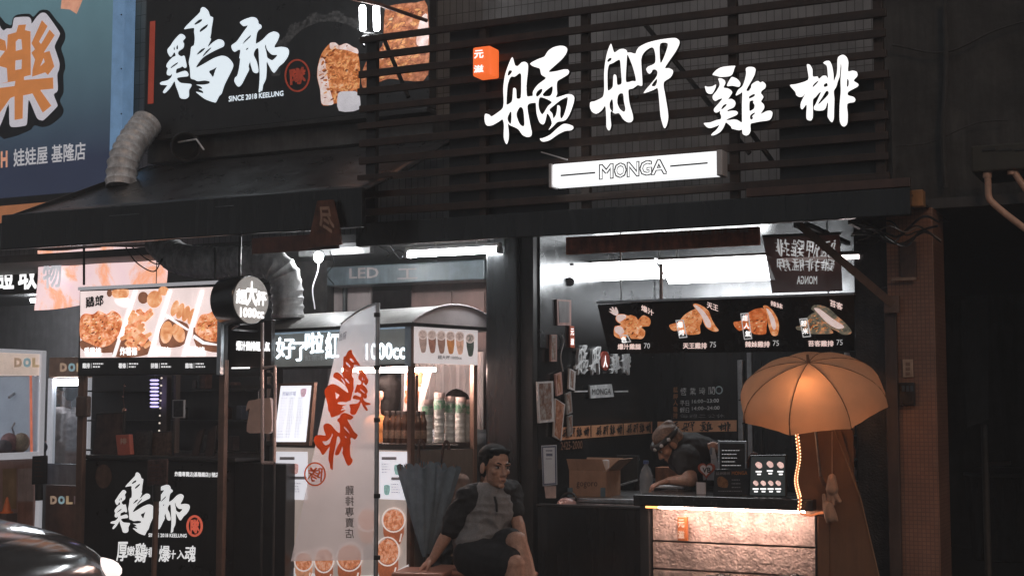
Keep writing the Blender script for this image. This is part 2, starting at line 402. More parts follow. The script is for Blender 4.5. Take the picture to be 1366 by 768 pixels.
# red strip cloth above the opening
rp = YP(7.9)
b = thing('red_awning_roll', 'rolled rusty red awning cloth with faint writing above the shop opening', 'awning', at(885, 335, 7.9))
MB().box(Xat(755, 7.84), Xat(1016, 7.84), 7.84, 7.87, Zat(885, 333, 7.84), Zat(885, 309, 7.84)).build('cloth_roll', mat('rusty_red_board', (.50, .16, .09), .6, var=.5, scale=14, bump=.3), b, bevel=.006)
lettering('faded_lettering', mat('faded_print', (.45, .30, .22), .6), YP(7.838), '艋舺雞排雞排專賣', rq(870, 306, 1000, 313, -.05), .0, b)

# ================================================================== SLATTED SIGN BOARD
YS = 7.30
sb = thing('slatted_sign_board', 'long dark wooden slat board carrying big white brush characters', 'sign board', (Xat(830, YS), YS, Zat(830, 290, YS)))
xl, xr = Xat(478, YS, 170), Xat(1184, YS, 120)
zs = [Zat(779, 163.5 - 24.9 * k, YS) for k in range(-5, 7)]
for k, z in enumerate(zs):
    dz = .021 + random.uniform(-.002, .002); dy = random.uniform(-.004, .004)
    MB().box(xl + random.uniform(-.01, .01), xr + random.uniform(-.008, .008), YS + dy, YS + .022 + dy, z - dz, z + dz).build('slat', WOOD, sb, bevel=.002)
ztop, zbot = zs[-1], zs[0]
for px, wd in ((488, .07), (640, .045), (779, .05), (981, .05), (1180, .05)):
    x = Xat(px, YS); MB().box(x - wd / 2, x + wd / 2, YS + .03, YS + .07, zbot - .05, ztop + .03).build('post', BLACK if px < 500 else WOOD, sb, bevel=.003)
MB().box(Xat(590, YS), Xat(752, YS), YS + .075, YS + .085, zbot - .04, ztop + .02).build('backing_panel', BLACK, sb)
MB().box(Xat(1040, YS), xr, YS + .075, YS + .085, zbot - .04, zs[6]).build('backing_panel', BLACK, sb)
for a, c in (((858, 30), (1000, 205)), ((512, 52), (545, 130)), ((960, 120), (1030, 215))):
    MB().tube([at(*a, YS + .12), at(*c, YS + .12)], .014, 8).build('brace', DARK, sb)
MB().box(xl, Xat(1215, YS, 270), YS - .02, YS + .03, Zat(850, 308, YS), Zat(850, 274, YS)).build('fascia', BLACKG, sb, bevel=.006)
MB().box(xl, Xat(1212, YS, 270), YS + .034, 8.545, Zat(850, 279, YS) - .01, Zat(850, 279, YS)).build('roof_sheet', DARK, sb)
MB().box(Xat(1000, YS), Xat(1215, YS, 270), YS - .012, YS + .02, Zat(850, 274, YS) + .004, Zat(850, 262, YS)).build('sill', mat('brown_sill', (.09, .05, .04), .5), sb, bevel=.003)
for px in (1078, 1092, 1150, 1163):
    x = Xat(px, 7.7); MB().box(x - .012, x + .012, 7.5, 8.5, Zat(1120, 306, 7.7), Zat(1120, 300, 7.7)).build('soffit_rib', DARK, sb)

LP = YP(YS - .055)
CH = {}
CH['meng'] = zz([[(222,135),(240,190),(262,195),(285,172),(310,168),(328,185),(328,230),(318,330),(322,400),(345,402),(362,398),(362,375),(375,350),(400,320),(440,290),(450,275),(420,255),(410,215),(385,205),(358,195),(345,178),(395,150),(440,132),(465,95),(500,70),(545,58),(580,62),(597,80),(590,110),(560,150),(510,195),(470,235),(520,232),(570,220),(600,220),(610,235),(600,255),(560,280),(530,300),(525,340),(528,385),(520,410),(560,400),(600,388),(630,392),(645,410),(640,450),(615,520),(590,560),(565,572),(530,578),(500,608),(470,632),(492,590),(480,545),(460,520),(450,560),(440,588),(425,594),(405,575),(388,520),(383,455),(375,447),(340,452),(325,470),(330,520),(345,600),(355,650),(348,675),(320,680),(290,665),(265,630),(240,615),(205,600),(192,590),(198,660),(195,700),(185,728),(175,720),(163,680),(165,600),(155,560),(130,575),(85,600),(50,603),(35,580),(32,545),(38,522),(65,528),(80,540),(120,515),(155,485),(163,440),(160,350),(172,260),(195,190)],
 [(408,412),(440,415),(492,442),(465,470),(430,525),(410,505),(400,460)],
 [(600,410),(595,460),(575,530),(555,555),(548,530),(550,490),(545,468),(530,465),(528,490),(520,530),(502,553),(495,520),(475,495),(500,470),(550,430),(580,415)],
 [(195,235),(205,225),(220,230),(215,245),(198,262),(190,255)],
 [(215,268),(240,268),(270,245),(282,255),(283,300),(280,410),(255,418),(250,405),(248,360),(240,345),(228,350),(225,390),(218,440),(185,460),(182,440),(188,340),(200,290)],
 [(215,510),(205,512),(190,545),(192,570),(210,592),(216,560)],
 [(270,480),(285,478),(298,500),(305,590),(295,607),(275,595),(258,560),(250,520)],
 [(415,352),(428,358),(420,380),(395,405),(383,395),(390,372)],
 [(490,335),(498,345),(495,375),(480,400),(440,402),(430,390),(450,365)],
 [(410,690),(430,688),(480,665),(530,620),(570,592),(600,592),(635,605),(638,622),(620,635),(580,640),(530,665),(480,700),(440,712),(420,708)]], 640, 50, 5.12)
CH['jia'] = zz([[(178,95),(190,125),(203,155),(235,135),(265,130),(285,140),(292,155),(315,155),(345,163),(355,140),(375,115),(430,88),(510,68),(590,57),(625,58),(645,75),(645,100),(620,150),(575,215),(548,260),(575,262),(600,275),(602,295),(585,325),(545,352),(538,380),(548,440),(565,540),(570,600),(560,650),(546,672),(535,655),(518,590),(508,480),(498,400),(470,410),(430,425),(402,432),(420,405),(455,365),(490,320),(497,290),(485,272),(465,272),(455,290),(442,300),(428,290),(420,268),(435,250),(465,238),(482,220),(482,170),(472,130),(455,120),(420,140),(395,170),(385,210),(390,300),(393,375),(380,382),(360,378),(330,400),(300,408),(298,440),(305,500),(325,570),(330,610),(315,630),(290,630),(262,610),(235,570),(205,572),(178,555),(175,600),(180,650),(172,682),(160,685),(148,660),(147,600),(140,520),(115,550),(80,573),(50,560),(36,530),(38,495),(65,488),(95,475),(125,455),(133,400),(132,300),(140,220),(155,150)],
 [(165,195),(182,192),(180,208),(160,220),(153,212)],
 [(165,240),(190,228),(230,205),(242,215),(248,290),(252,365),(222,375),(218,330),(212,308),(198,308),(194,340),(190,392),(160,415),(155,380),(155,290)],
 [(290,170),(305,195),(330,260),(350,345),(325,350),(285,358),(280,320),(285,230)],
 [(185,472),(192,490),(195,540),(190,560),(172,535),(170,500)],
 [(240,435),(262,438),(268,490),(278,540),(268,560),(240,540),(222,500),(225,455)],
 [(515,95),(568,95),(548,170),(520,228),(512,180)],
 [(493,335),(493,360),(480,385),(458,383),(460,372),(478,348)]], 780, 40, 5.12)
CH['ji'] = zz([[(130,190),(165,150),(215,125),(320,115),(318,135),(300,185),(270,205),(200,210),(160,200)],
 [(65,290),(90,295),(130,290),(160,275),(155,305),(130,350),(105,355),(80,340)],
 [(253,285),(290,215),(315,215),(345,230),(368,260),(365,285),(350,295),(300,285)],
 [(180,225),(205,222),(235,240),(240,265),(225,300),(262,308),(290,325),(298,345),(280,375),(265,398),(295,398),(320,415),(327,440),(310,470),(265,490),(258,505),(290,498),(330,500),(347,515),(335,535),(290,555),(248,575),(275,578),(310,572),(345,578),(380,598),(383,560),(382,450),(385,345),(370,350),(335,368),(330,360),(350,320),(385,290),(405,240),(418,180),(415,140),(440,125),(480,127),(498,145),(490,190),(465,240),(430,300),(420,325),(440,330),(460,300),(465,275),(500,250),(520,245),(540,258),(560,250),(585,275),(580,305),(550,330),(545,350),(565,378),(555,400),(545,420),(568,445),(572,475),(550,510),(545,525),(590,503),(625,498),(642,515),(635,555),(610,580),(540,590),(490,600),(455,612),(455,670),(440,700),(415,710),(388,695),(382,660),(355,665),(295,650),(290,635),(250,600),(240,605),(225,640),(195,680),(150,705),(120,708),(130,690),(165,660),(190,620),(175,625),(120,645),(85,640),(57,610),(65,602),(110,598),(165,578),(200,570),(205,545),(195,520),(195,500),(165,515),(145,505),(145,480),(180,440),(215,395),(185,400),(155,415),(135,400),(133,370),(165,330),(190,285),(190,260)],
 [(490,355),(488,375),(445,395),(443,378),(470,360)], [(448,420),(480,412),(478,432),(490,450),(485,480),(455,500),(445,490)],
 [(455,535),(485,515),(495,520),(470,545),(478,560),(462,575),(450,560)], [(250,440),(248,455),(215,485),(205,480),(225,450)]], 930, 70, 6.4)
CH['pai'] = zz([[(200,170),(225,170),(248,210),(252,270),(290,270),(305,290),(335,265),(365,265),(380,285),(378,240),(370,180),(340,155),(365,138),(395,140),(415,180),(428,250),(430,310),(440,290),(455,250),(460,200),(462,120),(480,95),(510,85),(540,105),(555,150),(552,225),(590,220),(625,230),(632,265),(600,305),(635,330),(640,348),(620,365),(555,400),(552,430),(600,445),(615,470),(600,490),(545,505),(550,600),(545,670),(520,697),(495,685),(480,640),(480,520),(490,400),(488,300),(495,200),(490,155),(485,220),(480,270),(465,310),(450,360),(430,395),(435,460),(432,560),(430,630),(415,660),(400,650),(378,615),(378,580),(382,500),(375,495),(360,540),(340,558),(300,562),(265,555),(260,530),(275,505),(310,430),(320,405),(305,410),(275,445),(252,470),(252,560),(250,620),(235,645),(205,640),(195,610),(198,510),(165,548),(148,540),(148,500),(165,460),(190,410),(165,440),(135,445),(110,430),(100,400),(55,345),(110,335),(210,300),(208,230)],
 [(300,305),(290,325),(255,360),(250,350),(270,325)], [(345,340),(370,325),(378,350),(350,360)], [(385,400),(380,430),(310,500),(298,500),(330,450),(365,395)], [(545,290),(558,310),(555,350),(542,355)]], 1045, 60, 6.4)
for key, lab in (('meng', 'first large white brush character on the slat board beside the orange box'), ('jia', 'large white brush character with a long drooping tail stroke on the slat board'), ('ji', 'smaller dense white brush character standing third on the slat board'), ('pai', 'last white brush character on the slat board with tall vertical strokes')):
    lt = outline('sign_character', mat('black_letter_return', (.012, .012, .012), .5), LP, CH[key], t=.028)
    outline('lit_face', WLET, LP, CH[key], t=.002, off=.0025, parent=lt)
    tag(lt, lab, 'sign lettering', 'white characters on the slat board')
    base = wbase[lt.name]
    for k in range(3):
        q = lt.bound_box; c = sum((Vector(v) for v in q), Vector()) / 8
        dx = (q[4][0] - q[0][0]) * (.3 * (k - 1))
        MB().box(base.x + c.x + dx - .008, base.x + c.x + dx + .008, LP.p.y + .0302, YS + .0, base.z + c.z - .06, base.z + c.z - .045).build('mounting_pin', DARK, lt)

# white light box with outlined Latin letters
YL = 7.20
lb = thing('lightbox_sign', 'long white glowing light box with outlined black Latin letters under the characters', 'light box', (Xat(850, YL), YL, Zat(850, 240, YL)))
obox('box', mat('lightbox_white', (.8, .8, .8), .4, em=.80, ec=(.97, .99, 1), var=.05), 737, 210, 960, 241, YL, YL + .085, lb, .008)
for a, c in ((733, 737), (960, 968)):
    MB().box(Xat(a, YL), Xat(c, YL) - .001, YL - .006, YL + .09, Zat(850, 242, YL), Zat(850, 209, YL)).build('end_cap', WHITE, lb, bevel=.004)
lp = YP(YL - .002)
V, Fc = None, None
for i, (ch, x0, x1) in enumerate((('M', 799, 818.5), ('O', 819, 836), ('N', 836, 853), ('G', 853, 870), ('A', 868, 890))):
    def ys(x): return 209.5 + 32 * 0 - .086 * (x - 850)
    lettering('lettering', INK, lp, ch, [(x0, ys(x0) + 5.5), (x1, ys(x1) + 5.5), (x1, ys(x1) + 26), (x0, ys(x0) + 26)], .0, lb, bold=.05)
    s = 1.6
    lettering('lettering_inline', MATS['lightbox_white'], lp, ch, [(x0 + s, ys(x0) + 7), (x1 - s, ys(x1) + 7), (x1 - s, ys(x1) + 24.5), (x0 + s, ys(x0) + 24.5)], .0015, lb, bold=-.012)
bars('rule', INK, lp, [], .0, lb) if False else None
for x0, x1 in ((748, 794), (894, 944)):
    y0 = 209.5 - .086 * (x0 - 850) + 15; y1 = 209.5 - .086 * (x1 - 850) + 15
    MB().add([lp.hit(x0, y0), lp.hit(x1, y1), lp.hit(x1, y1 + 2), lp.hit(x0, y0 + 2)], [(0, 1, 2, 3)]).build('rule_line', INK, lb)
MB().tube([at(722, 203, YS), at(757, 213, YL + .04)], .004, 6).build('cable', WHITE, lb)
for px in (790, 905): MB().box(Xat(px, YL) - .012, Xat(px, YL) + .012, YL + .086, YS - .004, Zat(850, 230, YL), Zat(850, 220, YL)).build('bracket', DARK, lb)

# small orange light box with two characters
YO = 7.16
ob = thing('orange_lightbox', 'small glowing orange light box with two white characters on the slat board', 'light box', (Xat(642, YO), YO, Zat(642, 101, YO)))
obox('box', mat('orange_glow', (.55, .10, .02), .4, em=.72, ec=(.95, .16, .035), var=.12), 630, 62, 654, 101, YO, YO + .12, ob, .012)
op = YP(YO - .002)
lettering('lettering', WLET, op, '元', rq(632.5, 67, 645, 78, -.1), 0, ob, .035)
lettering('lettering', WLET, op, '滋', rq(632, 87, 645, 97, -.1), 0, ob, .035)

# ================================================================== BLACK SIGN WITH TWO BRUSH CHARACTERS (upper left)
YK = 8.05
KP = YP(YK)
ks = thing('black_fascia_sign', 'large black sign with two pale brush characters and fried chicken pictures', 'sign', (Xat(385, YK), YK, Zat(385, 165, YK)))
MB().box(Xat(193, YK, 100), Xat(573, YK, 60), YK, YK + .10, Zat(385, 163, YK), Zat(385, -70, YK)).build('panel', SIGNBLK, ks, bevel=.006)
MB().box(Xat(193, YK, 100), Xat(573, YK, 60), YK - .03, YK + .1, Zat(385, 170, YK), Zat(385, 164, YK)).build('ledge', DARK, ks, bevel=.004)
MB().box(Xat(193, YK, 100), Xat(573, YK, 60), YK + .05, YK + .4, Zat(385, 198, YK), Zat(385, 171, YK)).build('skirt', mat('grey_board', (.06, .06, .06), .6, var=.5), ks)
bars('red_stripe', mat('red_stripe', (.40, .05, .03), .5, em=.28, var=.1), KP, [], .003, ks) if False else slab('red_stripe', mat('red_stripe', (.40, .06, .035), .5, em=.3, var=.1), KP, [(200, 29), (207, 28), (204.5, 138), (197, 139)], .002, .003, ks)
JI2 = [[(185,243),(212,248),(223,268),(205,292),(213,310),(208,340),(175,365),(172,385),(195,400),(215,395),(225,430),(232,470),(220,482),(200,470),(190,478),(160,490),(158,520),(190,510),(225,502),(243,520),(240,540),(200,545),(165,552),(170,570),(195,588),(262,595),(262,615),(248,640),(248,680),(230,698),(205,700),(185,690),(172,650),(155,605),(148,575),(135,590),(120,615),(95,645),(75,660),(65,650),(85,620),(95,605),(50,600),(45,588),(60,578),(100,568),(125,545),(130,520),(115,535),(95,530),(92,510),(100,485),(90,475),(92,455),(110,430),(135,405),(155,395),(145,370),(128,395),(115,402),(98,372),(98,350),(118,325),(145,285)],
 [(172,440),(165,455),(125,482),(118,478),(145,455)], [(168,318),(172,345),(162,352),(158,335)], [(143,328),(150,350),(140,355)],
 [(345,52),(365,58),(385,80),(398,115),(418,125),(415,160),(408,200),(405,235),(398,270),(405,275),(395,300),(380,335),(420,300),(455,280),(485,285),(498,305),(492,330),(460,345),(400,375),(345,410),(310,455),(300,480),(350,455),(420,415),(480,395),(520,405),(550,435),(562,465),(545,510),(500,600),(480,660),(462,680),(440,722),(428,725),(395,715),(360,700),(320,670),(298,650),(330,655),(350,660),(345,645),(318,630),(345,628),(330,612),(300,600),(350,600),(390,592),(395,578),(360,570),(310,575),(290,565),(262,555),(258,520),(255,480),(248,440),(258,390),(265,335),(285,320),(290,270),(285,225),(285,200),(245,203),(215,208),(230,185),(275,140),(325,90),(332,65)],
 [(318,142),(342,138),(335,155),(300,175),(285,172)], [(382,172),(375,195),(330,228),(325,215),(345,195)], [(365,340),(345,365),(305,390),(308,378),(335,350)], [(405,335),(400,350),(350,400),(345,395),(370,362)], [(445,475),(435,500),(420,545),(405,530),(390,505),(420,490)]]
LANG = [[(230,52),(265,60),(283,85),(285,105),(308,120),(310,145),(285,165),(270,200),(262,270),(275,275),(320,245),(370,195),(415,175),(450,185),(463,210),(445,260),(420,310),(480,305),(530,315),(546,345),(535,390),(500,440),(465,470),(440,505),(420,527),(400,510),(375,465),(355,430),(355,500),(350,570),(340,600),(325,630),(315,685),(308,670),(300,690),(288,690),(292,640),(297,540),(290,400),(285,320),(262,325),(245,360),(248,385),(270,430),(285,500),(280,525),(260,530),(238,515),(220,460),(215,430),(200,470),(205,500),(175,560),(145,620),(120,645),(100,635),(80,600),(85,570),(105,550),(120,490),(130,410),(122,400),(132,340),(115,330),(85,348),(65,335),(55,295),(100,260),(150,190),(195,125),(160,130),(140,115),(128,95),(170,70)],
 [(218,205),(215,225),(150,285),(140,300),(165,255)], [(358,275),(350,290),(360,330),(400,372),(445,375),(435,395),(405,420),(380,410),(360,395),(352,350),(340,300)], [(200,312),(196,325),(178,335),(182,320)]]
CH['ji2'] = zz(JI2, 205, 0, 5.3); CH['lang'] = zz(LANG, 300, 15, 6.4)
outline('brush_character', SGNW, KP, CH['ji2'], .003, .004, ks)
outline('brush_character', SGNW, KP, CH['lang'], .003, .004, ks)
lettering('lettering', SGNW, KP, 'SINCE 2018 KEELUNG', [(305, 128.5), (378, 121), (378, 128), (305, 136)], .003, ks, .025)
outline('stamp_ring', RED, KP, ringloops(396.5, 101, 17, 22, 2.2), .002, .003, ks, 1)
lettering('stamp_lettering', RED, KP, '隊', [(386, 92), (408, 89), (408, 112), (387, 114)], .003, ks, .045, .05)
# faint brushed circle
sw = MB(); N = 40
for k in range(N):
    a0 = R(175 + 150 * k / N); a1 = R(175 + 150 * (k + 1) / N); r0, r1 = 66, 78 + 3 * math.sin(k)
    sw.add([KP.hit(440 + r * math.cos(a) * 1.0, 95 + r * math.sin(a), .0025) for r, a in ((r0, a0), (r1, a0), (r1, a1), (r0, a1))], [(0, 1, 2, 3)])
sw.build('brushed_circle', ramp_mat('grey_brush', [(.4, (.025, .025, .026)), (.62, (.10, .10, .10))], 30, em=.15), ks)
FRY = ramp_mat('fried_crust_print', [(.30, (.10, .02, .006)), (.44, (.42, .11, .025)), (.56, (.72, .28, .10)), (.72, (.9, .62, .42))], 24, em=.42, dist=.25, detail=12)
PALE = ramp_mat('pale_meat_print', [(.3, (.52, .32, .26)), (.5, (.75, .58, .54)), (.7, (.85, .78, .78))], 14, em=.5)
cut = [(424, 88), (429, 72), (438, 60), (446, 57), (452, 61), (462, 58), (470, 63), (476, 66), (480, 90), (479, 120), (476, 136), (464, 140), (448, 138), (437, 141), (429, 139), (427, 120), (423, 103)]
outline('chicken_picture', FRY, KP, [cut], .002, .003, ks)
outline('chicken_picture_meat', PALE, KP, [[(424, 90), (428, 78), (433, 80), (436, 98), (440, 120), (445, 138), (437, 140.5), (429, 138), (427, 120), (423.5, 103)]], .001, .0045, ks)
outline('chicken_picture_meat', PALE, KP, [[(440, 58), (447, 57), (453, 61), (462, 58), (471, 63), (477, 66), (477, 72), (462, 67), (450, 66), (441, 66)]], .001, .0045, ks)
outline('paper_wrap_picture', mat('paper_print', (.6, .58, .62), .5, em=.45, var=.1), KP, [[(451, 125), (462, 122), (478, 124), (479, 146), (452, 148)]], .001, .006, ks)
FRY2 = ramp_mat('red_crust_print', [(.32, (.14, .03, .015)), (.46, (.40, .12, .05)), (.58, (.60, .24, .12)), (.74, (.75, .42, .30))], 26, em=.30, dist=.25, detail=12)
outline('chicken_picture', FRY2, KP, [[(514, 12), (530, 6), (555, 4), (570, 8), (571, 100), (545, 108), (520, 105), (500, 112), (484, 118), (483, 96), (496, 70), (510, 62), (512, 35)]], .002, .003, ks)
outline('chicken_picture_meat', PALE, KP, [[(562, 24), (570, 20), (571, 62), (556, 60), (557, 40)]], .001, .0045, ks)
def inside(p, poly):
    c = False; n = len(poly)
    for i in range(n):
        (x0, y0), (x1, y1) = poly[i - 1], poly[i]
        if (y0 > p[1]) != (y1 > p[1]) and p[0] < (x1 - x0) * (p[1] - y0) / (y1 - y0) + x0: c = not c
    return c
def crumbs(pl, poly, off, parent, n, smin, smax, em, seed=1, pale=.5):
    r = random.Random(seed); xs = [p[0] for p in poly]; ys = [p[1] for p in poly]
    tones = (((.16, .035, .010), 'crevice'), ((.48, .15, .04), 'crust'), ((.80, .38, .15), 'golden'), ((.92, .68, .48), 'highlight'))
    sets = [MB() for _ in tones]; k = 0; tries = 0
    while k < n and tries < n * 20:
        tries += 1; x, y = r.uniform(min(xs), max(xs)), r.uniform(min(ys), max(ys)); s_ = r.uniform(smin, smax)
        if not all(inside((x + dx * s_, y + dy * s_), poly) for dx, dy in ((1, 0), (-1, 0), (0, 1), (0, -1))): continue
        t = r.choices((0, 1, 2, 3), (.45, 1.5, 1.3, pale))[0]; k += 1; m = r.randint(6, 9); a0 = r.uniform(0, 6); asp = r.uniform(.22, .55); th = r.uniform(-1, .2)
        pts = []
        for j in range(m):
            a = a0 + 2 * math.pi * j / m; rr = s_ * r.uniform(.6, 1.0) * (.7 if t == 3 else 1); ex, ey = rr * math.cos(a), rr * asp * math.sin(a)
            pts.append(pl.hit(x + ex * math.cos(th) - ey * math.sin(th), y + ex * math.sin(th) + ey * math.cos(th), off + .000008 * k))
        sets[t].add(pts, [tuple(range(m))])
    for (c, nm), b_ in zip(tones, sets):
        if b_.v: stuff(b_.build('crumb_print_' + nm, mat('crumb_%s_%d' % (nm, int(em * 100)), c, .5, em=em, var=.35, scale=70), parent))
crumbs(KP, cut, .0036, ks, 230, 1.5, 4.5, .42, 1, .35)
crumbs(KP, [(514, 12), (530, 6), (555, 4), (570, 8), (571, 100), (545, 108), (520, 105), (500, 112), (484, 118), (483, 96), (496, 70), (510, 62), (512, 35)], .0036, ks, 170, 2, 6, .26, 2, .2)
# twin tube flood lamp in front of the sign
fl = thing('twin_flood_lamp', 'twin white flood lamp glaring at the top of the black sign', 'lamp', at(490, 48, 7.62))
for px in (483, 501.5):
    MB().cap(at(px + .5, 11, 7.6), at(px + 1, 38, 7.6), .021, .021).build('lamp_tube', mat('flood_tube', (.9, .9, .9), .4, em=26, ec=(.95, .98, 1), var=.02), fl, smooth=True)
MB().tube([at(486, 45, 7.63), at(500, 46, 7.63)], .012, 8).build('lamp_base', DARK, fl)
MB().tube([at(493, 46, 7.63), at(480, 52, 7.5), at(486, 62, YS + .08)], .008, 6).build('lamp_arm', DARK, fl)
MB().tube([at(450, -6, 7.55), at(505, 6, 7.55), at(570, 28, 7.62)], .012, 8).build('hanging_bar', RUST, fl)

# ================================================================== BLUE SIGN (far left)
YBs = 8.10
BP = YP(YBs)
bs = thing('blue_shop_sign', 'teal to navy sign with a big orange white-edged character and small white writing', 'sign', (Xat(80, YBs), YBs, Zat(80, 258, YBs)))
def grad_mat(name, zlo, zhi, clo, chi, em):
    m = bpy.data.materials.new(name); m.use_nodes = True; t = m.node_tree; N = t.nodes; L = t.links; b = N['Principled BSDF']
    g = N.new('ShaderNodeTexCoord'); sp = N.new('ShaderNodeSeparateXYZ'); L.new(g.outputs['Object'], sp.inputs[0])
    mr = N.new('ShaderNodeMapRange'); mr.inputs[1].default_value = zlo; mr.inputs[2].default_value = zhi; L.new(sp.outputs[2], mr.inputs[0])
    cr = N.new('ShaderNodeValToRGB'); cr.color_ramp.elements[0].color = (*clo, 1); cr.color_ramp.elements[1].color = (*chi, 1); L.new(mr.outputs[0], cr.inputs[0])
    nz = N.new('ShaderNodeTexNoise'); nz.inputs['Scale'].default_value = 3; nz.inputs['Detail'].default_value = 7; L.new(g.outputs['Object'], nz.inputs[0])
    mx = N.new('ShaderNodeMix'); mx.data_type = 'RGBA'; mx.blend_type = 'MULTIPLY'; mx.inputs[0].default_value = .3; L.new(cr.outputs[0], mx.inputs[6]); L.new(nz.outputs[0], mx.inputs[7])
    L.new(mx.outputs[2], b.inputs['Base Color']); L.new(mx.outputs[2], b.inputs['Emission Color']); b.inputs['Emission Strength'].default_value = em; b.inputs['Roughness'].default_value = .45
    m.cycles.emission_sampling = 'NONE'; return m
zb0 = Zat(80, 258, YBs); zb1 = Zat(80, -40, YBs)
GR = grad_mat('teal_navy_print', .25, zb1 - zb0, lin((52, 60, 82)), lin((112, 150, 160)), .50)  # gradient joins the printed colours with the falloff of the lighting
MB().box(Xat(-260, YBs, 120), Xat(148, YBs, 120), YBs, YBs + .12, zb0, zb1).build('panel', GR, bs, bevel=.004)
MB().box(Xat(148, YBs, 120) + .002, Xat(164, YBs, 120), YBs - .004, YBs + .12, zb0, zb1).build('edge_strip', mat('pale_blue_edge', lin((104, 136, 170)), .4, em=.5, var=.15), bs, bevel=.004)
MB().box(Xat(-260, YBs, 120), Xat(164, YBs, 120), YBs - .01, YBs + .3, Zat(80, 285, YBs), zb0 - .002).build('lower_trim', BLACK, bs)
for py in (20, 92, 152): MB().lathe(at(162, py, YBs - .006), [(.006, 0), (.004, .006)], 8, (0, -1, 0)).build('screw', DARK, bs)
blk = [(-30,120),(30,135),(65,150),(75,110),(100,88),(170,82),(195,100),(230,65),(260,58),(290,68),(330,120),(365,160),(382,200),(378,240),(358,285),(375,340),(382,400),(370,440),(372,540),(350,590),(372,640),(360,680),(300,730),(250,745),(200,735),(160,770),(-30,775)]
wht = [(-30,150),(5,165),(20,180),(40,168),(70,165),(80,115),(95,103),(165,100),(182,118),(185,140),(215,100),(240,78),(265,78),(290,105),(345,185),(348,210),(320,270),(330,310),(348,370),(345,410),(335,440),(338,530),(315,555),(335,610),(330,630),(260,700),(240,705),(215,690),(175,595),(165,600),(158,720),(140,738),(75,745),(55,725),(50,610),(10,715),(-30,740)]
org = [[(45,205),(95,190),(108,148),(152,145),(145,178),(178,185),(180,440),(140,450),(140,470),(310,455),(312,520),(235,528),(300,620),(250,660),(190,548),(135,560),(132,695),(85,703),(85,565),(60,575),(-30,700),(-30,520),(85,505),(90,475),(5,490),(45,480),(40,400),(-30,380),(30,300),(-30,290),(-30,215),(30,240),(40,300)],
       [(92,245),(108,230),(125,232),(130,290),(92,300)], [(90,355),(128,350),(126,405),(88,412)],
       [(245,120),(278,155),(228,245),(240,260),(290,175),(320,208),(255,310),(290,300),(318,390),(280,440),(265,425),(188,450),(190,410),(205,350),(184,310),(205,290),(184,255)], [(255,340),(262,365),(235,390)]]
outline('character_shadow', mat('navy_print', (.03, .035, .045), .5), BP, zz([blk], 0, 0, 4.39), .001, .002, bs)
outline('character_edge', mat('lilac_white_print', (.60, .58, .64), .5, em=.50, var=.06), BP, zz([wht], 0, 0, 4.39), .001, .004, bs)
outline('brush_character', mat('orange_print', (.55, .20, .06), .5, em=.55, var=.08), BP, zz(org, 0, 0, 4.39), .001, .006, bs, 1)
outline('star_print', mat('peach_print', (.62, .30, .20), .5, em=.6, var=.2, scale=14), BP, [[(83, -14), (93, -9), (106, -12), (110, 0), (107, 8), (102, 19), (93, 13), (81, 12), (82, 2)]], .001, .002, bs, 1)
lettering('lettering', mat('grey_white_print', (.5, .5, .53), .5, em=.5, var=.06), BP, '娃娃屋 基隆店', [(18, 199), (114, 189), (114, 213), (18, 223)], .003, bs, .02)
lettering('lettering', MATS['peach_print'], BP, 'H', [(1, 202), (10, 201), (10, 223), (1, 224)], .003, bs, .05)

# ================================================================== BLACK CANOPY over the left stalls
YC = 6.95
cn = thing('black_canopy', 'sloping black wet canopy roof over the fried chicken stall', 'canopy', (Xat(240, YC), YC, Zat(240, 320, YC)))
xa, xb = Xat(1, YC, 310), Xat(482, YC, 270)
zf1, zf0 = Zat(240, 268, YC), Zat(240, 318, YC)
MB().box(xa, xb, YC, YC + .05, zf0, zf1).build('front_fascia', BLACKG, cn, bevel=.008)
zr = Zat(330, 208, 8.0)
nx, ny = 26, 10; vs = []; fs = []
xbk = Xat(192, 8.0, 215)
for j in range(ny + 1):
    for i in range(nx + 1):
        u, v = i / nx, j / ny
        x0 = xa + (xbk - xa) * v; x = x0 + (xb - x0) * u; y = YC + .052 + (8.04 - YC - .052) * v
        vs.append((x, y, zf1 + (zr - zf1) * v - .03 * math.sin(v * math.pi) + .012 * noise.noise((x * 3, y * 4, 0))))
for j in range(ny):
    for i in range(nx):
        a = j * (nx + 1) + i; fs.append((a, a + 1, a + nx + 2, a + nx + 1))
ro = MB().add(vs, fs).build('roof_sheet', mat('wet_black_roof', (.04, .04, .042), .3, var=.5, scale=6, bump=.25, bscale=14), cn, smooth=True)
so = ro.modifiers.new('thick', 'SOLIDIFY'); so.thickness = .012
MB().prism([(xa + .004, YC + .054, zf0), (xa + .004, YC + .054, zf1), (xbk, 8.03, zr), (xbk, 8.03, zr - .05)], (.01, 0, 0)).build('side_edge', BLACK, cn)
for k in range(4):
    x = xa + (xb - xa) * (k + .6) / 4.2; MB().tube([(x, YC + .06, zf0 + .03), (x, 8.03, zr - .06)], .012, 8).build('rafter', DARK, cn)
GLINT = mat('wet_glint', (.5, .5, .5), .1, metal=1)  # bright slivers standing in for wet glints along the fascia
for px0, px1, py in ((146, 186, 288), (288, 312, 276)):
    MB().tube([at(px0, py, YC - .004), at(px1, py - (px1 - px0) * .07, YC - .004)], .003, 6).build('glint_bar', GLINT, cn)
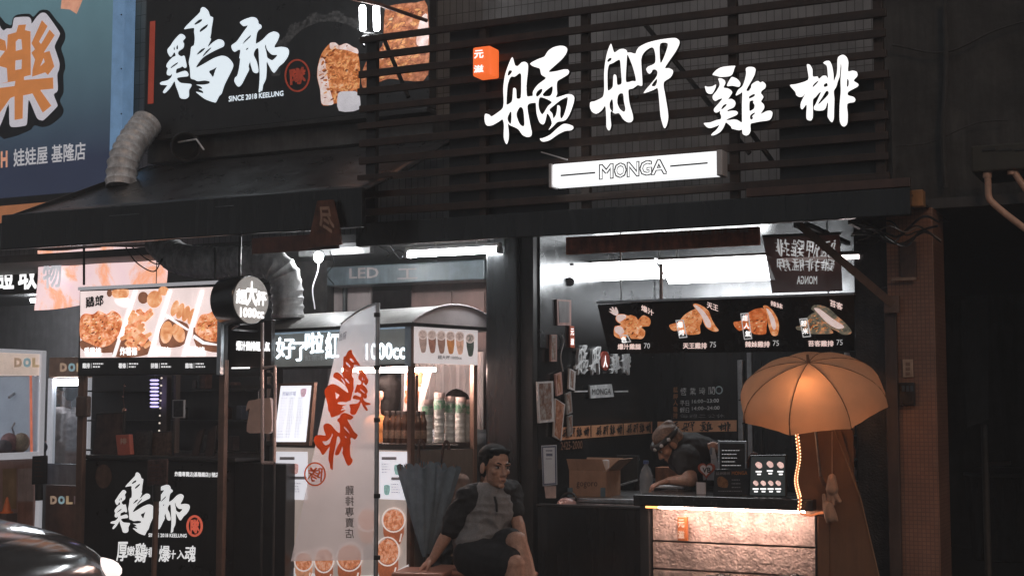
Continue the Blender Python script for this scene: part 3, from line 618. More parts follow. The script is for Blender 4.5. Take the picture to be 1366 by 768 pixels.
# rusty cloth end of the canopy
cl = thing('rusty_side_cloth', 'rust brown cloth end flap with a character hanging beside the canopy', 'cloth flap', at(430, 335, 6.90))
cpl = YP(6.90)
slab('flap', RUST, cpl, [(423, 268), (444, 266), (452, 300), (456, 326), (410, 331), (416, 300)], .012, 0, cl)
slab('lower_strip', mat('dark_rust', (.09, .035, .025), .6, var=.5, scale=20), YP(6.925), [(336, 318), (412, 313), (452, 325), (452, 331), (336, 339)], .012, 0, cl)
lettering('lettering', mat('tan_print', (.4, .25, .18), .6), cpl, '尽', [(424, 276), (441, 275), (448, 312), (427, 308)], .003, cl, .03)

# round ducts
def arc(c, r, a0, a1, n, ex, ez):
    return [Vector(c) + Vector(ex) * (r * math.cos(a)) + Vector(ez) * (r * math.sin(a)) for a in [a0 + (a1 - a0) * k / n for k in range(n + 1)]]
def dense(pts, step):
    out = []; pts = [Vector(p) for p in pts]
    for i in range(len(pts) - 1):
        L = (pts[i + 1] - pts[i]).length; n = max(1, int(L / step))
        for k in range(n): out.append(pts[i].lerp(pts[i + 1], k / n))
    return out + [pts[-1]]
def spline(pts, k=8):
    P = [Vector(p) for p in pts]; P = [P[0] * 2 - P[1]] + P + [P[-1] * 2 - P[-2]]; out = []
    for i in range(1, len(P) - 2):
        for j in range(k):
            out.append(Vector([cat1(P[i - 1][q], P[i][q], P[i + 1][q], P[i + 2][q], j / k, .5) for q in range(3)]))
    return out + [P[-2]]
dt = thing('exhaust_duct', 'ribbed silver exhaust duct curving down into the black canopy', 'duct', at(155, 245, 7.75))
pth = dense(spline([at(196, 165, 7.98), at(186, 178, 7.90), at(173, 197, 7.80), at(164, 220, 7.72), at(161, 250, 7.68)]), .012)
rr = [.102 + .011 * (k % 3 == 0) + .004 * noise.noise((k * .7, 0, 0)) for k in range(len(pth))]
MB().tube(pth, rr, 22).build('ribbed_hose', DUCT, dt, smooth=True)
dt = thing('exhaust_duct', 'long silver duct below the canopy bending down behind the round sign', 'duct', at(380, 420, 7.72))
p2 = spline([at(212, 322, 7.8), at(240, 345, 7.74), at(285, 350, 7.72), at(330, 350, 7.72), at(362, 352, 7.74), at(379, 368, 7.78), at(383, 395, 7.80), at(384, 425, 7.8)])
p2 = dense(p2, .011)
rr = [.102 + .008 * (k % 3 == 0) + .006 * noise.noise((k * .35, 2, 0)) * (1 if k < 34 or k > 78 else .35) for k in range(len(p2))]
MB().tube(p2, rr, 22).build('ribbed_hose', DUCT, dt, smooth=True)
MB().tube([p2[60], p2[62]], .112, 22).build('joint_band', DUCT, dt, smooth=True)
sp = thing('open_pipe_end', 'open round pipe end with a metal rim above the black canopy', 'pipe', at(252, 205, 7.9))
axp = Vector((.62, -.62, -.25)).normalized(); c0 = at(248, 196, 7.92)
MB().lathe(c0 - axp * .16, [(.094, 0), (.094, .15), (.104, .15), (.104, .175), (.090, .175), (.086, .02)], 24, axp, cap=False).build('pipe', DARK, sp, smooth=True)
MB().lathe(c0 - axp * .10, [(.086, 0), (.086, .004)], 24, axp).build('damper', mat('duct_inside', (.012, .012, .012), .7), sp)
MB().tube([at(238, 190, 7.9), at(262, 186, 7.85), at(272, 200, 7.85)], .007, 6).build('rim_strap', DUCT, sp)

for i, pts in enumerate(([(168, 330), (182, 350), (205, 362), (216, 345)], [(176, 329), (195, 345), (212, 352), (222, 336)], [(300, 345), (330, 372), (352, 378), (372, 372)], [(440, 335), (445, 352), (436, 366), (446, 380)], [(505, 328), (520, 338), (512, 345), (530, 334), (545, 340)], [(520, 326), (535, 345), (550, 330), (566, 344)])):
    tag(MB().tube(spline([at(x, y, 7.55 + .1 * i) for x, y in pts]), .0045, 6).build('loose_wire', BLACK if i % 2 else DARK), ('loose wire looping beside the lower duct', 'second loose wire drooping by the lower duct', 'wire sagging from the round sign to the duct', 'short wire dangling beside the bare bulb', 'tangled wire at the end of the tube lamp', 'wire looping over the tube lamp end')[i], 'wire', 'loose wires under the canopy')
# orange neighbouring awning edge under the blue sign, its lit look put in as emission
oa = slab('orange_awning', mat('glowing_orange_vinyl', (.55, .22, .10), .5, em=.28, var=.1), YP(7.6), [(-60, 280), (104, 266), (86, 274), (0, 297), (-60, 312)], .02)
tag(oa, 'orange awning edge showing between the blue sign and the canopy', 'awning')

# ================================================================== CLAW MACHINE ARCADE (far left)
ls = thing('led_dot_sign', 'black LED sign with white dotted characters behind the hanging vinyl', 'LED sign', at(40, 390, 8.75))
LSP = YP(8.75)
obox('panel', BLACK, -40, 341, 90, 391, 8.75, 8.83, ls)
LEDW = mat('led_white_dots', (.8, .8, .8), .5, em=.95, ec=(1, 1, 1), var=.05)
for ch, x0, x1 in (('證', -4, 19), ('取', 24, 49), ('物', 56, 81)):
    lettering('lettering', LEDW, LSP, ch, rq(x0, 345, x1, 386, -.04), .003, ls, .03)
vy = thing('vinyl_sheet', 'translucent pink and orange printed vinyl sheet hanging in front of the LED sign', 'banner', at(130, 415, 8.35))
VP_ = YP(8.35)
def cloth(pl, fn, n, m, name, mt, parent):
    V = []; Fq = []
    for j in range(m + 1):
        for i in range(n + 1):
            px, py, off = fn(i / n, j / m); V.append(pl.hit(px, py, off))
    for j in range(m):
        for i in range(n): a = j * (n + 1) + i; Fq.append((a, a + 1, a + n + 2, a + n + 1))
    return MB().add(V, Fq).build(name, mt, parent, smooth=True)
def vf(u, v):
    return 50 + 172 * u + 2 * math.sin(v * 4) - 3 * v * (1 - u), 334 - 6 * u + (80 - 14 * u) * v + 1.5 * math.sin(u * 9), .02 * math.sin(u * 14 + v * 3) * (0.4 + v)
cloth(VP_, vf, 40, 14, 'sheet', ramp_mat('glowing_pink_vinyl_print', [(.3, (.62, .45, .50)), (.48, (.70, .52, .52)), (.56, (.75, .32, .18)), (.72, (.78, .66, .72))], 2.3, em=1.0, detail=7), vy)
MATS['glowing_pink_vinyl_print'].cycles.emission_sampling = 'FRONT_BACK'  # sheet made to emit so that it brightens the duct
lettering('lettering', mat('white_vinyl_print', (.7, .68, .72), .5, em=.62), YP(8.30), '物', rq(57, 348, 82, 384, -.04), .0, vy, .03)  # LED character's glow through the vinyl, drawn on its front
MB().tube([at(50, 333, 8.35), at(222, 326, 8.35)], .006, 6).build('top_rod', DARK, vy)

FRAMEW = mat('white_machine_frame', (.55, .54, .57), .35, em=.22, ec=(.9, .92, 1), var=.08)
GLASS = glass_mat('clear_glass')
def bubble_letters(parent, pl, x0, y0, n, wd, m, body='DOLLA'):
    cols = [(.40, .28, .20), (.25, .38, .42), (.45, .33, .2), (.4, .3, .32), (.3, .36, .4)]
    for k in range(n):
        lettering('lettering', mat('bubble_letter_%s' % 'abcde'[k], cols[k], .5, em=.45 * m), pl, body[k], rq(x0 + k * wd, y0, x0 + (k + .85) * wd, y0 + wd * 1.05), .004, parent, .07)
XC = -8.55
CP = XP(XC)
cm = thing('claw_machine', 'white framed claw machine with lit glass front and pink printed base', 'claw machine', (XC - .4, 8.4, .12))
fy0, fy1 = 7.95, CP.hit(60, 560).y
def zc(py): return CP.hit(30, py).z
MB().box(XC - .8, XC - .03, fy0, fy1, .12, zc(610)).build('base_cabinet', mat('pink_cabinet', (.42, .27, .24), .5, var=.2), cm, bevel=.01)
MB().box(XC - .8, XC - .03, fy0, fy1, zc(500), zc(469)).build('header_box', mat('cream_header', (.55, .44, .38), .5, em=.6, var=.1), cm, bevel=.01)
for y in (fy0, fy1 - .055): MB().box(XC - .028, XC, y, y + .055, .12, zc(466)).build('frame_post', FRAMEW, cm, bevel=.006)
MB().box(XC - .028, XC, fy0 + .057, fy1 - .057, zc(612), zc(603)).build('frame_rail', FRAMEW, cm, bevel=.004)
MB().box(XC - .028, XC, fy0 + .057, fy1 - .057, zc(471), zc(466)).build('frame_rail', FRAMEW, cm, bevel=.004)
MB().box(XC - .8, XC - .05, fy0, fy0 + .03, zc(609), zc(501)).build('back_panel', mat('machine_back_glow', (.27, .30, .35), .4, em=.40, var=.15, scale=3), cm)  # back panels emit, the machine's inner light put into their colour
MB().box(XC - .8, XC - .77, fy0 + .032, fy1, zc(609), zc(501)).build('back_panel', MATS['machine_back_glow'], cm)
MB().box(XC - .769, XC - .032, fy1 - .03, fy1, zc(609), zc(501)).build('back_panel', MATS['machine_back_glow'], cm)
MB().box(XC - .02, XC - .014, fy0 + .057, fy1 - .057, zc(602), zc(501)).build('glass_pane', GLASS, cm)
for px, m_ in ((41, RED), (47, mat('orange_neon', (.6, .15, .08), .4, em=.8))):
    MB().tube([CP.hit(px, 500, -.1), CP.hit(px + 1, 602, -.1)], .010, 8).build('neon_tube', MATS['orange_neon'] if px == 41 else FRAMEW, cm)
MB().tube([CP.hit(12, 530, -.3), CP.hit(36, 512, -.35)], .012, 8).build('claw_rail', STEELB, cm)
MB().tube([CP.hit(22, 512, -.3), CP.hit(22, 560, -.3)], .008, 8).build('claw_cable', DARK, cm)
for k in range(3): MB().tube([CP.hit(22, 560, -.3), CP.hit(22 + (k - 1) * 6, 570, -.3), CP.hit(22 + (k - 1) * 3, 580, -.3)], .007, 6).build('claw_prong', STEELB, cm)
lettering('lettering', MATS['lilac_white_print'], CP, 'O', rq(30, 640, 42, 652), -.025, cm, .05) if False else None
bubble_letters(cm, XP(XC - .028), 19, 477, 3, 12, 1.0, 'DOL')
for (x0, y0, x1, y1), c in (((4, 625, 22, 678), (.36, .24, .13)), ((24, 625, 44, 668), (.50, .42, .42)), ((24, 670, 44, 700), (.38, .2, .15))):
    obj_ = slab('printed_panel', mat('machine_print_%d%d' % (x0, y0), c, .5, var=.25), XP(XC - .028), [(x0, y0), (x1, y0 - 1), (x1, y1), (x0, y1)], .003, .003, cm)
MB().box(XC - .7, XC - .1, fy0 + .2, fy0 + .24, zc(503) - .02, zc(503) - .005).build('light_bar', mat('machine_light', (.9, .9, .9), .4, em=14, ec=(.9, .95, 1)), cm)
for k in range(7):
    p_ = CP.hit(4 + k * 8, 596 - (k % 2) * 6, -.16 - .05 * (k % 3)); MB().ell(p_, (.07, .07, .06 + .02 * (k % 2))).build('plush_prize', mat('prize_%d' % (k % 4), [(.12, .10, .11), (.30, .16, .16), (.16, .18, .22), (.35, .28, .2)][k % 4], .8, var=.4, scale=30), cm, smooth=True)
for px in (17, 30, 54): MB().tube([CP.hit(px, 504, -.45), CP.hit(px, 590, -.45)], .014, 8).build('reflection_bar', FRAMEW if px == 54 else DARK, cm)  # vertical bars added as reflection strips in the glass
cn2 = thing('traffic_cone', 'small orange cone standing before the claw machine', 'cone', CP.hit(9, 684, .12))
cb = CP.hit(9, 684, .12)
MB().lathe(cb, [(.05, 0), (.05, .012), (.036, .014), (.008, .12), (.004, .125)], 14).build('cone_body', mat('cone_orange', (.7, .16, .03), .4), cn2, smooth=True)
MB().box(cb.x - .055, cb.x + .055, cb.y - .055, cb.y + .055, .12, cb.z - .001).build('plinth', mat('dim_plinth', (.12, .08, .07), .6), cn2)

YM = 9.35
cm = thing('claw_machine', 'dim brown claw machine with bubble letters standing behind the person', 'claw machine', (Xat(90, YM), YM + .3, .12))
MX0, MX1 = Xat(63, YM, 560), Xat(118, YM, 560)
def zm(py): return Zat(90, py, YM)
MB().box(MX0, MX1, YM, YM + .75, .12, zm(647)).build('base_cabinet', mat('brown_cabinet', (.16, .09, .065), .5, var=.3), cm, bevel=.01)
MB().box(MX0, MX1, YM, YM + .75, zm(503), zm(476)).build('header_box', mat('brown_header', (.30, .20, .15), .5, var=.3), cm, bevel=.01)
for x in (MX0, MX1 - .05): MB().box(x, x + .05, YM - .004, YM + .05, zm(646), zm(504)).build('frame_post', FRAMEW, cm, bevel=.004)
MB().box(MX0 + .052, MX1 - .052, YM, YM + .05, zm(514), zm(505)).build('light_bar', mat('lit_bar', (.7, .7, .75), .4, em=9, ec=(.85, .92, 1)), cm)
MB().box(MX0 + .051, MX1 - .051, YM + .7, YM + .706, zm(646), zm(516)).build('glass_pane', GLASS, cm)
MB().box(MX0 + .051, MX1 - .051, YM + .02, YM + .026, zm(646), zm(516)).build('glass_pane', GLASS, cm)
MB().tube([at(71, 518, YM + .2), at(71, 583, YM + .2)], .010, 8).build('neon_tube', MATS['orange_neon'], cm)
MB().box(MX0 + .02, MX1 - .02, YM - .03, YM - .002, zm(646), zm(618)).build('prize_drawer', mat('grey_drawer', (.22, .24, .28), .35), cm, bevel=.006)
bubble_letters(cm, YP(YM), 67, 661, 4, 10.5, .12, 'DOLL')
bubble_letters(cm, YP(YM), 80, 484, 3, 11, .5, 'DOL')

al = thing('arcade_fill_lamp', 'added white tube lamp brightening the person at the back of the arcade', 'tube lamp', at(95, 470, 10.6))  # lamp added out of view to brighten the person
MB().box(at(95, 470, 10.6).x - .5, at(95, 470, 10.6).x + .5, 10.55, 10.59, 2.50, 2.53).build('tube', mat('arcade_fill_tube', (.9, .9, .9), .4, em=100, ec=(.92, .96, 1)), al)
MB().box(at(95, 470, 10.6).x - .52, at(95, 470, 10.6).x + .52, 10.54, 10.60, 2.532, 2.555).build('fixture', WHITE, al)

# ================================================================== FRIED CHICKEN STALL
YCt = 7.45
TP = YP(YCt)
ct = thing('black_stall_counter', 'black stall counter with white brush characters and a red stamp', 'counter', (Xat(215, YCt), YCt, .12))
cx0, cx1 = Xat(112, YCt, 690), Xat(296, YCt, 690)
zt = Zat(210, 614, YCt)
MB().box(cx0, cx1, YCt, YCt + .55, .12, zt).build('cabinet', SIGNBLK, ct, bevel=.006)
MB().box(cx0 - .03, cx1 + .12, YCt - .03, YCt + .6, zt + .002, zt + .03).build('worktop', DARK, ct, bevel=.006)
MB().box(cx1 + .004, Xat(366, YCt, 690), YCt + .12, YCt + .5, .12, zt - .01).build('side_cabinet', BLACK, ct, bevel=.006)
def remap(loops, src, dst):
    """src box (x0,y0,x1,y1) to dst quad"""
    x0, y0, x1, y1 = src; (ax, ay), (bx, by), (cx_, cy_), (dx, dy) = dst; out = []
    for lp in loops:
        o = []
        for x, y in lp:
            u = (x - x0) / (x1 - x0); v = (y - y0) / (y1 - y0)
            o.append(((ax + (bx - ax) * u) * (1 - v) + (dx + (cx_ - dx) * u) * v, (ay + (by - ay) * u) * (1 - v) + (dy + (cy_ - dy) * u) * v))
        out.append(o)
    return out
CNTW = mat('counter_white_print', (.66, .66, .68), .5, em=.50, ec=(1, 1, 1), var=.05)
S1 = (213.5, 9.8, 311, 136.5); S2 = (308.6, 23, 385.3, 123)
outline('brush_character', CNTW, TP, remap(CH['ji2'], S1, [(147.5, 629.5), (207.5, 629.5), (207.5, 713), (147.5, 713)]), .002, .003, ct)
outline('brush_character', CNTW, TP, remap(CH['lang'], S2, [(205, 646), (253, 646), (253, 710), (205, 710)]), .002, .003, ct)
lettering('lettering', CNTW, TP, 'SINCE 2018 KEELUNG', rq(198, 711, 249, 716, .015), .003, ct, .03)
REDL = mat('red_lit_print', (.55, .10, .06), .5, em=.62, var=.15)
outline('stamp_ring', REDL, TP, ringloops(259.5, 701, 11, 14.5, 3), .002, .003, ct, 1)
lettering('stamp_lettering', REDL, TP, '隊', rq(254, 692, 266, 711), .003, ct, .05, .04)
for i, ch in enumerate('厚嫩鷄排'):
    big = i in (0, 2); x0 = 156.5 + i * 12.2
    lettering('lettering', CNTW, TP, ch, rq(x0 - (1.5 if big else 0), 722 + (0 if big else 5) + i * .8, x0 + (14 if big else 11.5), 748 - (0 if big else 8) + i * .8), .003, ct, .02, .02, shear=.1)
for i, ch in enumerate('爆汁入魂'):
    big = i in (0, 3); x0 = 212.5 + i * 11.6
    lettering('lettering', CNTW, TP, ch, rq(x0 - (1 if big else 0), 727 + (0 if big else 6), x0 + (13.5 if big else 10.5), 749 - (0 if big else 4)), .003, ct, .02, .02, shear=.1)
lettering('lettering', CNTW, TP, '炸雞專賣店|基隆總店(1號店', rq(233, 629, 292, 636.5, .02), .003, ct, .04)
slab('round_sticker', mat('brown_sticker', (.12, .07, .05), .5, var=.4, scale=30), TP, [(138 + 11 * math.cos(k * .35), 635 + 16 * math.sin(k * .35)) for k in range(18)], .001, .003, ct)

# picture light box hanging over the counter
YMn = 7.30
MP = YP(YMn)
mb = thing('picture_menu_box', 'bright hanging light box with four slanted fried food pictures', 'menu light box', (Xat(198, YMn), YMn, Zat(198, 500, YMn)))
obox('case', DARK, 105, 380, 293, 500, YMn, YMn + .09, mb)
MB().box(Xat(104, YMn, 440), Xat(295, YMn, 440), YMn - .012, YMn - .001, Zat(199, 383, YMn), Zat(199, 378.5, YMn)).build('top_rail', FRAMEW, mb, bevel=.003)
MB().box(Xat(291, YMn, 440), Xat(296.5, YMn, 440), YMn - .012, YMn + .02, Zat(294, 500, YMn), Zat(294, 378, YMn)).build('side_rail', STEELB, mb, bevel=.003)
LB = lambda n, c, e, v=.1, s=20: mat(n, c, .5, em=e, var=v, scale=s, sample=False)
def ysl(x): return -.032 * (x - 199)
bright = slab('lit_panel', LB('lit_cream', (.80, .66, .64), .8, .10, 6), MP, [(107, 385.5 + 3), (291, 385.5 - 3), (291, 475.5), (107, 477)], .002, .003, mb)
KA = ramp_mat('karaage_print', [(.28, (.16, .025, .008)), (.42, (.50, .13, .04)), (.55, (.78, .32, .16)), (.72, (.95, .70, .55))], 20, em=.85, dist=.5)
BUN = ramp_mat('golden_print', [(.25, (.42, .12, .035)), (.5, (.72, .33, .15)), (.75, (.92, .60, .42))], 12, em=.85, detail=3)
SHD = LB('brown_print', (.22, .09, .05), .7, .4, 12)
WHP = LB('white_print', (.86, .80, .80), .95, .05, 8)
def pic(m, pts, off=.0045, sm=3): return outline('food_picture', m, MP, [pts], .0006, off, mb, sm)
def ellpts(cx, cy, a, b, rot=0, n=14):
    c, s = math.cos(rot), math.sin(rot); return [(cx + a * math.cos(t) * c - b * math.sin(t) * s, cy + a * math.cos(t) * s + b * math.sin(t) * c) for t in [2 * math.pi * k / n for k in range(n)]]
pic(SHD, [(107, 455), (112, 468), (150, 470), (158, 458), (152, 448), (120, 452)])
pic(KA, [(107, 425), (113, 418), (124, 419), (132, 414), (142, 419), (150, 414), (160, 420), (163, 432), (158, 447), (148, 459), (134, 463), (120, 458), (107, 450)], .0052)
crumbs(MP, [(107, 425), (113, 418), (124, 419), (132, 414), (142, 419), (150, 414), (160, 420), (163, 432), (158, 447), (148, 459), (134, 463), (120, 458), (107, 450)], .0055, mb, 150, 1.2, 3.6, .75, 3, .9)
crumbs(MP, [(262, 432), (268, 420), (278, 418), (285, 414), (291, 412), (291, 452), (280, 455), (268, 450), (260, 442)], .0055, mb, 60, 1.5, 4, .75, 4, .6)
pic(BUN, [(150, 387), (171, 386), (170, 396), (160, 398), (151, 396)], .005); pic(SHD, ellpts(146, 391, 3.5, 5), .005)
pic(WHP, [(153, 399), (170, 397), (172, 402), (168, 410), (156, 406)], .005)
pic(SHD, [(150, 470), (165, 450), (196, 449), (200, 470), (180, 476), (155, 476)])
for k in range(44):
    r = random.Random(k); x = r.uniform(168, 199); y = r.uniform(416, 462); a = r.choice([-.75, -.5, .5, -1.1, 1.2])
    if x < 160 + (462 - y) * .30 or x > 212 - (y - 412) * .32: continue
    L_ = r.uniform(5, 9); dx, dy = math.cos(a) * L_, math.sin(a) * L_; nx_, ny_ = -math.sin(a) * 2.4, math.cos(a) * 2.4
    pic(BUN if k % 3 else KA, [(x - dx + nx_, y - dy + ny_), (x + dx + nx_, y + dy + ny_), (x + dx - nx_, y + dy - ny_), (x - dx - nx_, y - dy - ny_)], .0052 + k * .00012, 2)
pic(SHD, ellpts(191, 397, 7, 8)); pic(BUN, ellpts(206, 399, 10, 11.5, .2), .0052); pic(BUN, ellpts(218, 388, 7, 6), .005)
pic(SHD, [(213, 440), (225, 425), (250, 432), (252, 450), (240, 462), (215, 462)])
for k in range(4): pic(BUN, ellpts(233 + k * 7.5, 411 + k * 3.6, 4.6, 11, .32), .0052 + k * .0002)
pic(BUN, ellpts(222, 443, 8, 15, .15), .0058); pic(BUN, ellpts(238, 444, 8, 13, -.35), .0056)
pic(WHP, [(222, 419), (252, 439), (250, 441), (220, 422)], .0064, 1)
pic(SHD, [(258, 436), (262, 462), (291, 470), (291, 455), (270, 446)])
pic(KA, [(262, 432), (268, 420), (278, 418), (285, 414), (291, 412), (291, 452), (280, 455), (268, 450), (260, 442)], .0052)
pic(BUN, ellpts(288, 392, 4, 10), .005)
pic(WHP, [(259, 446), (272, 455), (291, 459), (291, 461), (270, 459), (257, 450)], .006, 1)
for x0, x1 in ((180, 152), (226, 199), (269, 244)):
    pic(WHP, [(x0 - 2.4, 387), (x0 + 2.6, 387), (x1 + 2.4, 475), (x1 - 2.6, 475)], .009, 1)
lettering('lettering', INK, MP, '鷄郎', [(114, 396), (138, 393), (138, 407), (114, 411)], .0095, mb, .03, .1)
for x0, body in ((112, '香雞排'), (160, '炸薯條'), (203, '甜不辣'), (250, '炸雞塊')):
    lettering('lettering', LEDW, MP, body, rq(x0, 463 - (x0 - 110) * .008, x0 + 23, 474, .0), .0095, mb, .045)
slab('price_band', SIGNBLK, MP, [(107, 477), (291, 475.5), (291, 497), (107, 499)], .002, .003, mb)
for x0, body in ((110, '雞排'), (158, '薯條'), (201, '拼盤'), (247, '雞塊')):
    lettering('lettering', CNTW, MP, body, rq(x0, 484, x0 + 10, 491), .004, mb, .05)
    bars('small_print', CNTW, MP, textbars(x0 + 14, 484, x0 + 28, 2, 4, 2, int(x0)) + [(x0 + 11.5, 484, x0 + 12, 491)], .004, mb)
for px in (112, 287): MB().tube([at(px, 380, YMn + .05), at(px, 330, YMn + .05)], .008, 6).build('hanger_rod', DARK, mb)

# black panel with white lettering right of the menu box, and its post
bp_ = thing('dark_menu_panel', 'dark upright panel with a short row of white lettering under the round sign', 'menu panel', (Xat(330, 7.62), 7.62, Zat(330, 500, 7.62)))
BPP = YP(7.62)
obox('panel', mat('umber_panel', (.05, .04, .036), .4, var=.3), 302, 428, 362, 491, 7.62, 7.66, bp_)
lettering('lettering', LEDW, BPP, '爆汁鷄排超人氣', rq(315, 455, 360, 468, .03), .003, bp_, .06, .05)
MB().box(Xat(308, 7.6), Xat(331, 7.6), 7.60, 7.612, Zat(320, 491.5, 7.6), Zat(320, 489.5, 7.6)).build('light_edge', LEDW, bp_)
for py in (497, 513): MB().box(Xat(300, 7.62), Xat(362, 7.62), 7.62, 7.66, Zat(330, py + 5, 7.62), Zat(330, py, 7.62)).build('cross_rail', DARK, bp_)
POSTB = mat('brown_steel_post', (.17, .105, .08), .45, metal=.1, var=.3)
for px, py0, nm in ((298, 480, 'brown'), (110, 497, 'left')):
    ps = thing('stall_post', 'slim brown steel post at the %s of the chicken stall' % ('cart side' if nm == 'brown' else 'arcade side'), 'post', (Xat(px, 7.38), 7.38, .12))
    MB().box(Xat(px - 4, 7.38), Xat(px + 4, 7.38), 7.36, 7.40, .124, Zat(px, py0, 7.38)).build('shaft', POSTB, ps, bevel=.004)
    MB().box(Xat(px - 8, 7.38), Xat(px + 8, 7.38), 7.335, 7.425, .12, .128).build('foot_plate', DARK, ps)
    if nm == 'left':
        MB().box(Xat(103, 7.33), Xat(119, 7.33), 7.31, 7.355, Zat(110, 556, 7.33), Zat(110, 528, 7.33)).build('meter_box', mat('bronze_box', (.11, .075, .06), .4, var=.4, scale=25), ps, bevel=.012)
# clothes rack with hanging child shirt
rk = thing('garment_rack', 'slim white and copper garment rack holding a pale shirt', 'rack', at(352, 616, 7.5))
PINKM = mat('pinkish_white_metal', (.55, .42, .38), .35, metal=.3)
MB().tube([at(350, 430, 7.5), at(350, 616, 7.5)], .011, 8).build('upright', PINKM, rk)
MB().tube([at(350, 491, 7.5), at(367, 488, 7.5), at(367, 520, 7.5), at(366, 616, 7.5)], .011, 8).build('upright', PINKM, rk)
MB().tube([at(350, 617, 7.5), at(366, 617, 7.5)], .011, 8).build('crossbar', PINKM, rk)
MB().tube([at(350, 616, 7.5), Vector((at(350, 616, 7.5).x, 7.5, .12))], .009, 8).build('leg', DARK, rk)
MB().tube([at(366, 616, 7.5), Vector((at(366, 616, 7.5).x, 7.5, .12))], .009, 8).build('leg', DARK, rk)
tsh = thing('hanging_shirt', 'small pale pink shirt hanging on the garment rack', 'shirt', at(345, 578, 7.58))
SHP = YP(7.56)
sh = outline('shirt', mat('pale_pink_cloth', (.66, .48, .42), .8, var=.12, bump=.4, bscale=12), SHP, [[(340, 533), (346, 531), (356, 531), (361, 534), (362, 575), (345, 577), (329, 575), (333, 545), (328, 548), (331, 535)]], .03, 0, tsh)
b_ = sh.modifiers.new('b', 'BEVEL'); b_.width = .008; b_.segments = 3; b_.limit_method = 'ANGLE'
MB().tube([at(345, 532, 7.57), at(345, 521, 7.57), at(350, 518, 7.52)], .004, 6).build('hanger', STEELB, tsh)

# round projecting sign
AX = Vector((.985, -.17, 0)); RC = at(334, 400, 7.28)
rs = thing('round_blade_sign', 'round black drum sign with a lit cream face reading 1000cc', 'sign', RC - Vector((0, 0, .16)))
rad = (Zat(334, 367, 7.28) - Zat(334, 433, 7.28)) / 2
MB().lathe(RC - AX * .20, [(rad * .98, 0), (rad, .01), (rad, .195), (rad * .97, .2)], 40, AX).build('drum', BLACKG, rs, smooth=True)
RP = Plane(RC + AX * .002, AX)
fl_ = [RC + AX * .003 + (RP.u * math.cos(t) + RP.v * math.sin(t)) * rad * .95 for t in [2 * math.pi * k / 40 for k in range(40)]]
MB().prism(fl_, AX * .006).build('lit_face', LB('cream_face', (.40, .36, .33), .22, .12, 4), rs)
def onface(body, u0, v0, u1, v1, bold):
    N_, F_ = glyphs(body, bold); W = [RC + AX * .012 + RP.u * ((u0 + (u1 - u0) * u) * rad) + RP.v * ((v0 + (v1 - v0) * v) * rad) for u, v in N_]
    finish(bpy.data.meshes.new('lettering'), W, F_, 'lettering', LEDW, rs, False, 0)
onface('超', -.85, -.2, -.25, .4, .045); onface('大', -.3, -.25, .3, .75, .045); onface('杯', .25, -.2, .82, .4, .045); onface('1000cc', -.62, -.72, .7, -.32, .045)
MB().tube([RC - AX * .1 + Vector((0, 0, -rad)), RC - AX * .2 + Vector((0, .05, -rad - .02)), RC - AX * .2 + Vector((0, .4, -rad - .02))], .008, 6).build('bracket', STEELB, rs)
MB().tube([RC - AX * .1 + Vector((0, 0, rad)), RC - AX * .1 + Vector((0, 0, rad + .25))], .01, 6).build('hanger_rod', DARK, rs)

# things on the chicken counter
FRP = mat('poster_dark_print', (.07, .045, .04), .4, var=.8, scale=14)
def frame_on(name, lab, pts, Y, border=2.2, m=FRP, cat='framed poster'):
    pl = YP(Y); t_ = thing(name, lab, cat, pl.hit((pts[2][0] + pts[3][0]) / 2, (pts[2][1] + pts[3][1]) / 2))
    cx_ = sum(p[0] for p in pts) / 4; cy_ = sum(p[1] for p in pts) / 4
    inner = [(x + (border if x < cx_ else -border), y + (border if y < cy_ else -border)) for x, y in pts]
    slab('frame', DARK, pl, pts, .02, 0, t_, .002); slab('print', m, pl, inner, .004, .003, t_); return t_
frame_on('framed_poster', 'dark framed food poster leaning on the chicken counter', [(128, 551), (166, 549), (163, 612), (121, 612)], 7.55)
frame_on('framed_card', 'small black framed card beside the red leaflet holder', [(180, 574), (201, 574), (200, 612), (177, 612)], 7.55, 1.5, mat('chalk_print', (.05, .05, .05), .5, var=.9, scale=60))
frame_on('framed_card', 'brown stacked card display under the string lights', [(202, 576), (230, 574), (230, 612), (201, 612)], 7.58, 1.5, mat('brown_chalk', (.10, .06, .045), .5, var=.9, scale=40))
rd = thing('leaflet_holder', 'red leaflet holder standing on the chicken counter', 'holder', at(165, 607, 7.47))
slab('box', mat('salmon_red', (.50, .13, .09), .5, var=.15), YP(7.47), [(154, 580), (172, 579), (174, 606), (157, 608)], .04, 0, rd, .004)
lettering('lettering', mat('cream_print', (.7, .5, .4), .5), YP(7.47), '排', rq(160, 584, 169, 592), .003, rd, .03)
for pts, lab in (([(262, 574), (272, 572), (262, 611), (254, 611)], 'narrow dark framed board leaning at the counter back'), ([(277, 575), (289, 566), (284, 611), (272, 611)], 'tall brown framed board leaning beside the stall post')):
    frame_on('leaning_board', lab, pts, 7.62, 1.5, mat('umber_print', (.06, .035, .03), .4, var=.6, scale=20), 'board')
frame_on('wall_notice', 'small square notice with white edge in the dark stall', [(230, 533), (245, 533), (245, 557), (230, 557)], 7.9, 1.2, mat('grey_notice', (.07, .068, .068), .5, var=.8, scale=40), 'notice').children[0].data.materials.clear()
bpy.data.objects['wall_notice'].children[0].data.materials.append(WHITE)
lq = thing('spiral_lamp', 'lilac glowing lantern of stacked rings hanging in the dark stall', 'lamp', at(206, 544, 7.95))
LIL = mat('lilac_glow', (.5, .45, .8), .4, em=.95, ec=(.62, .55, 1.0))
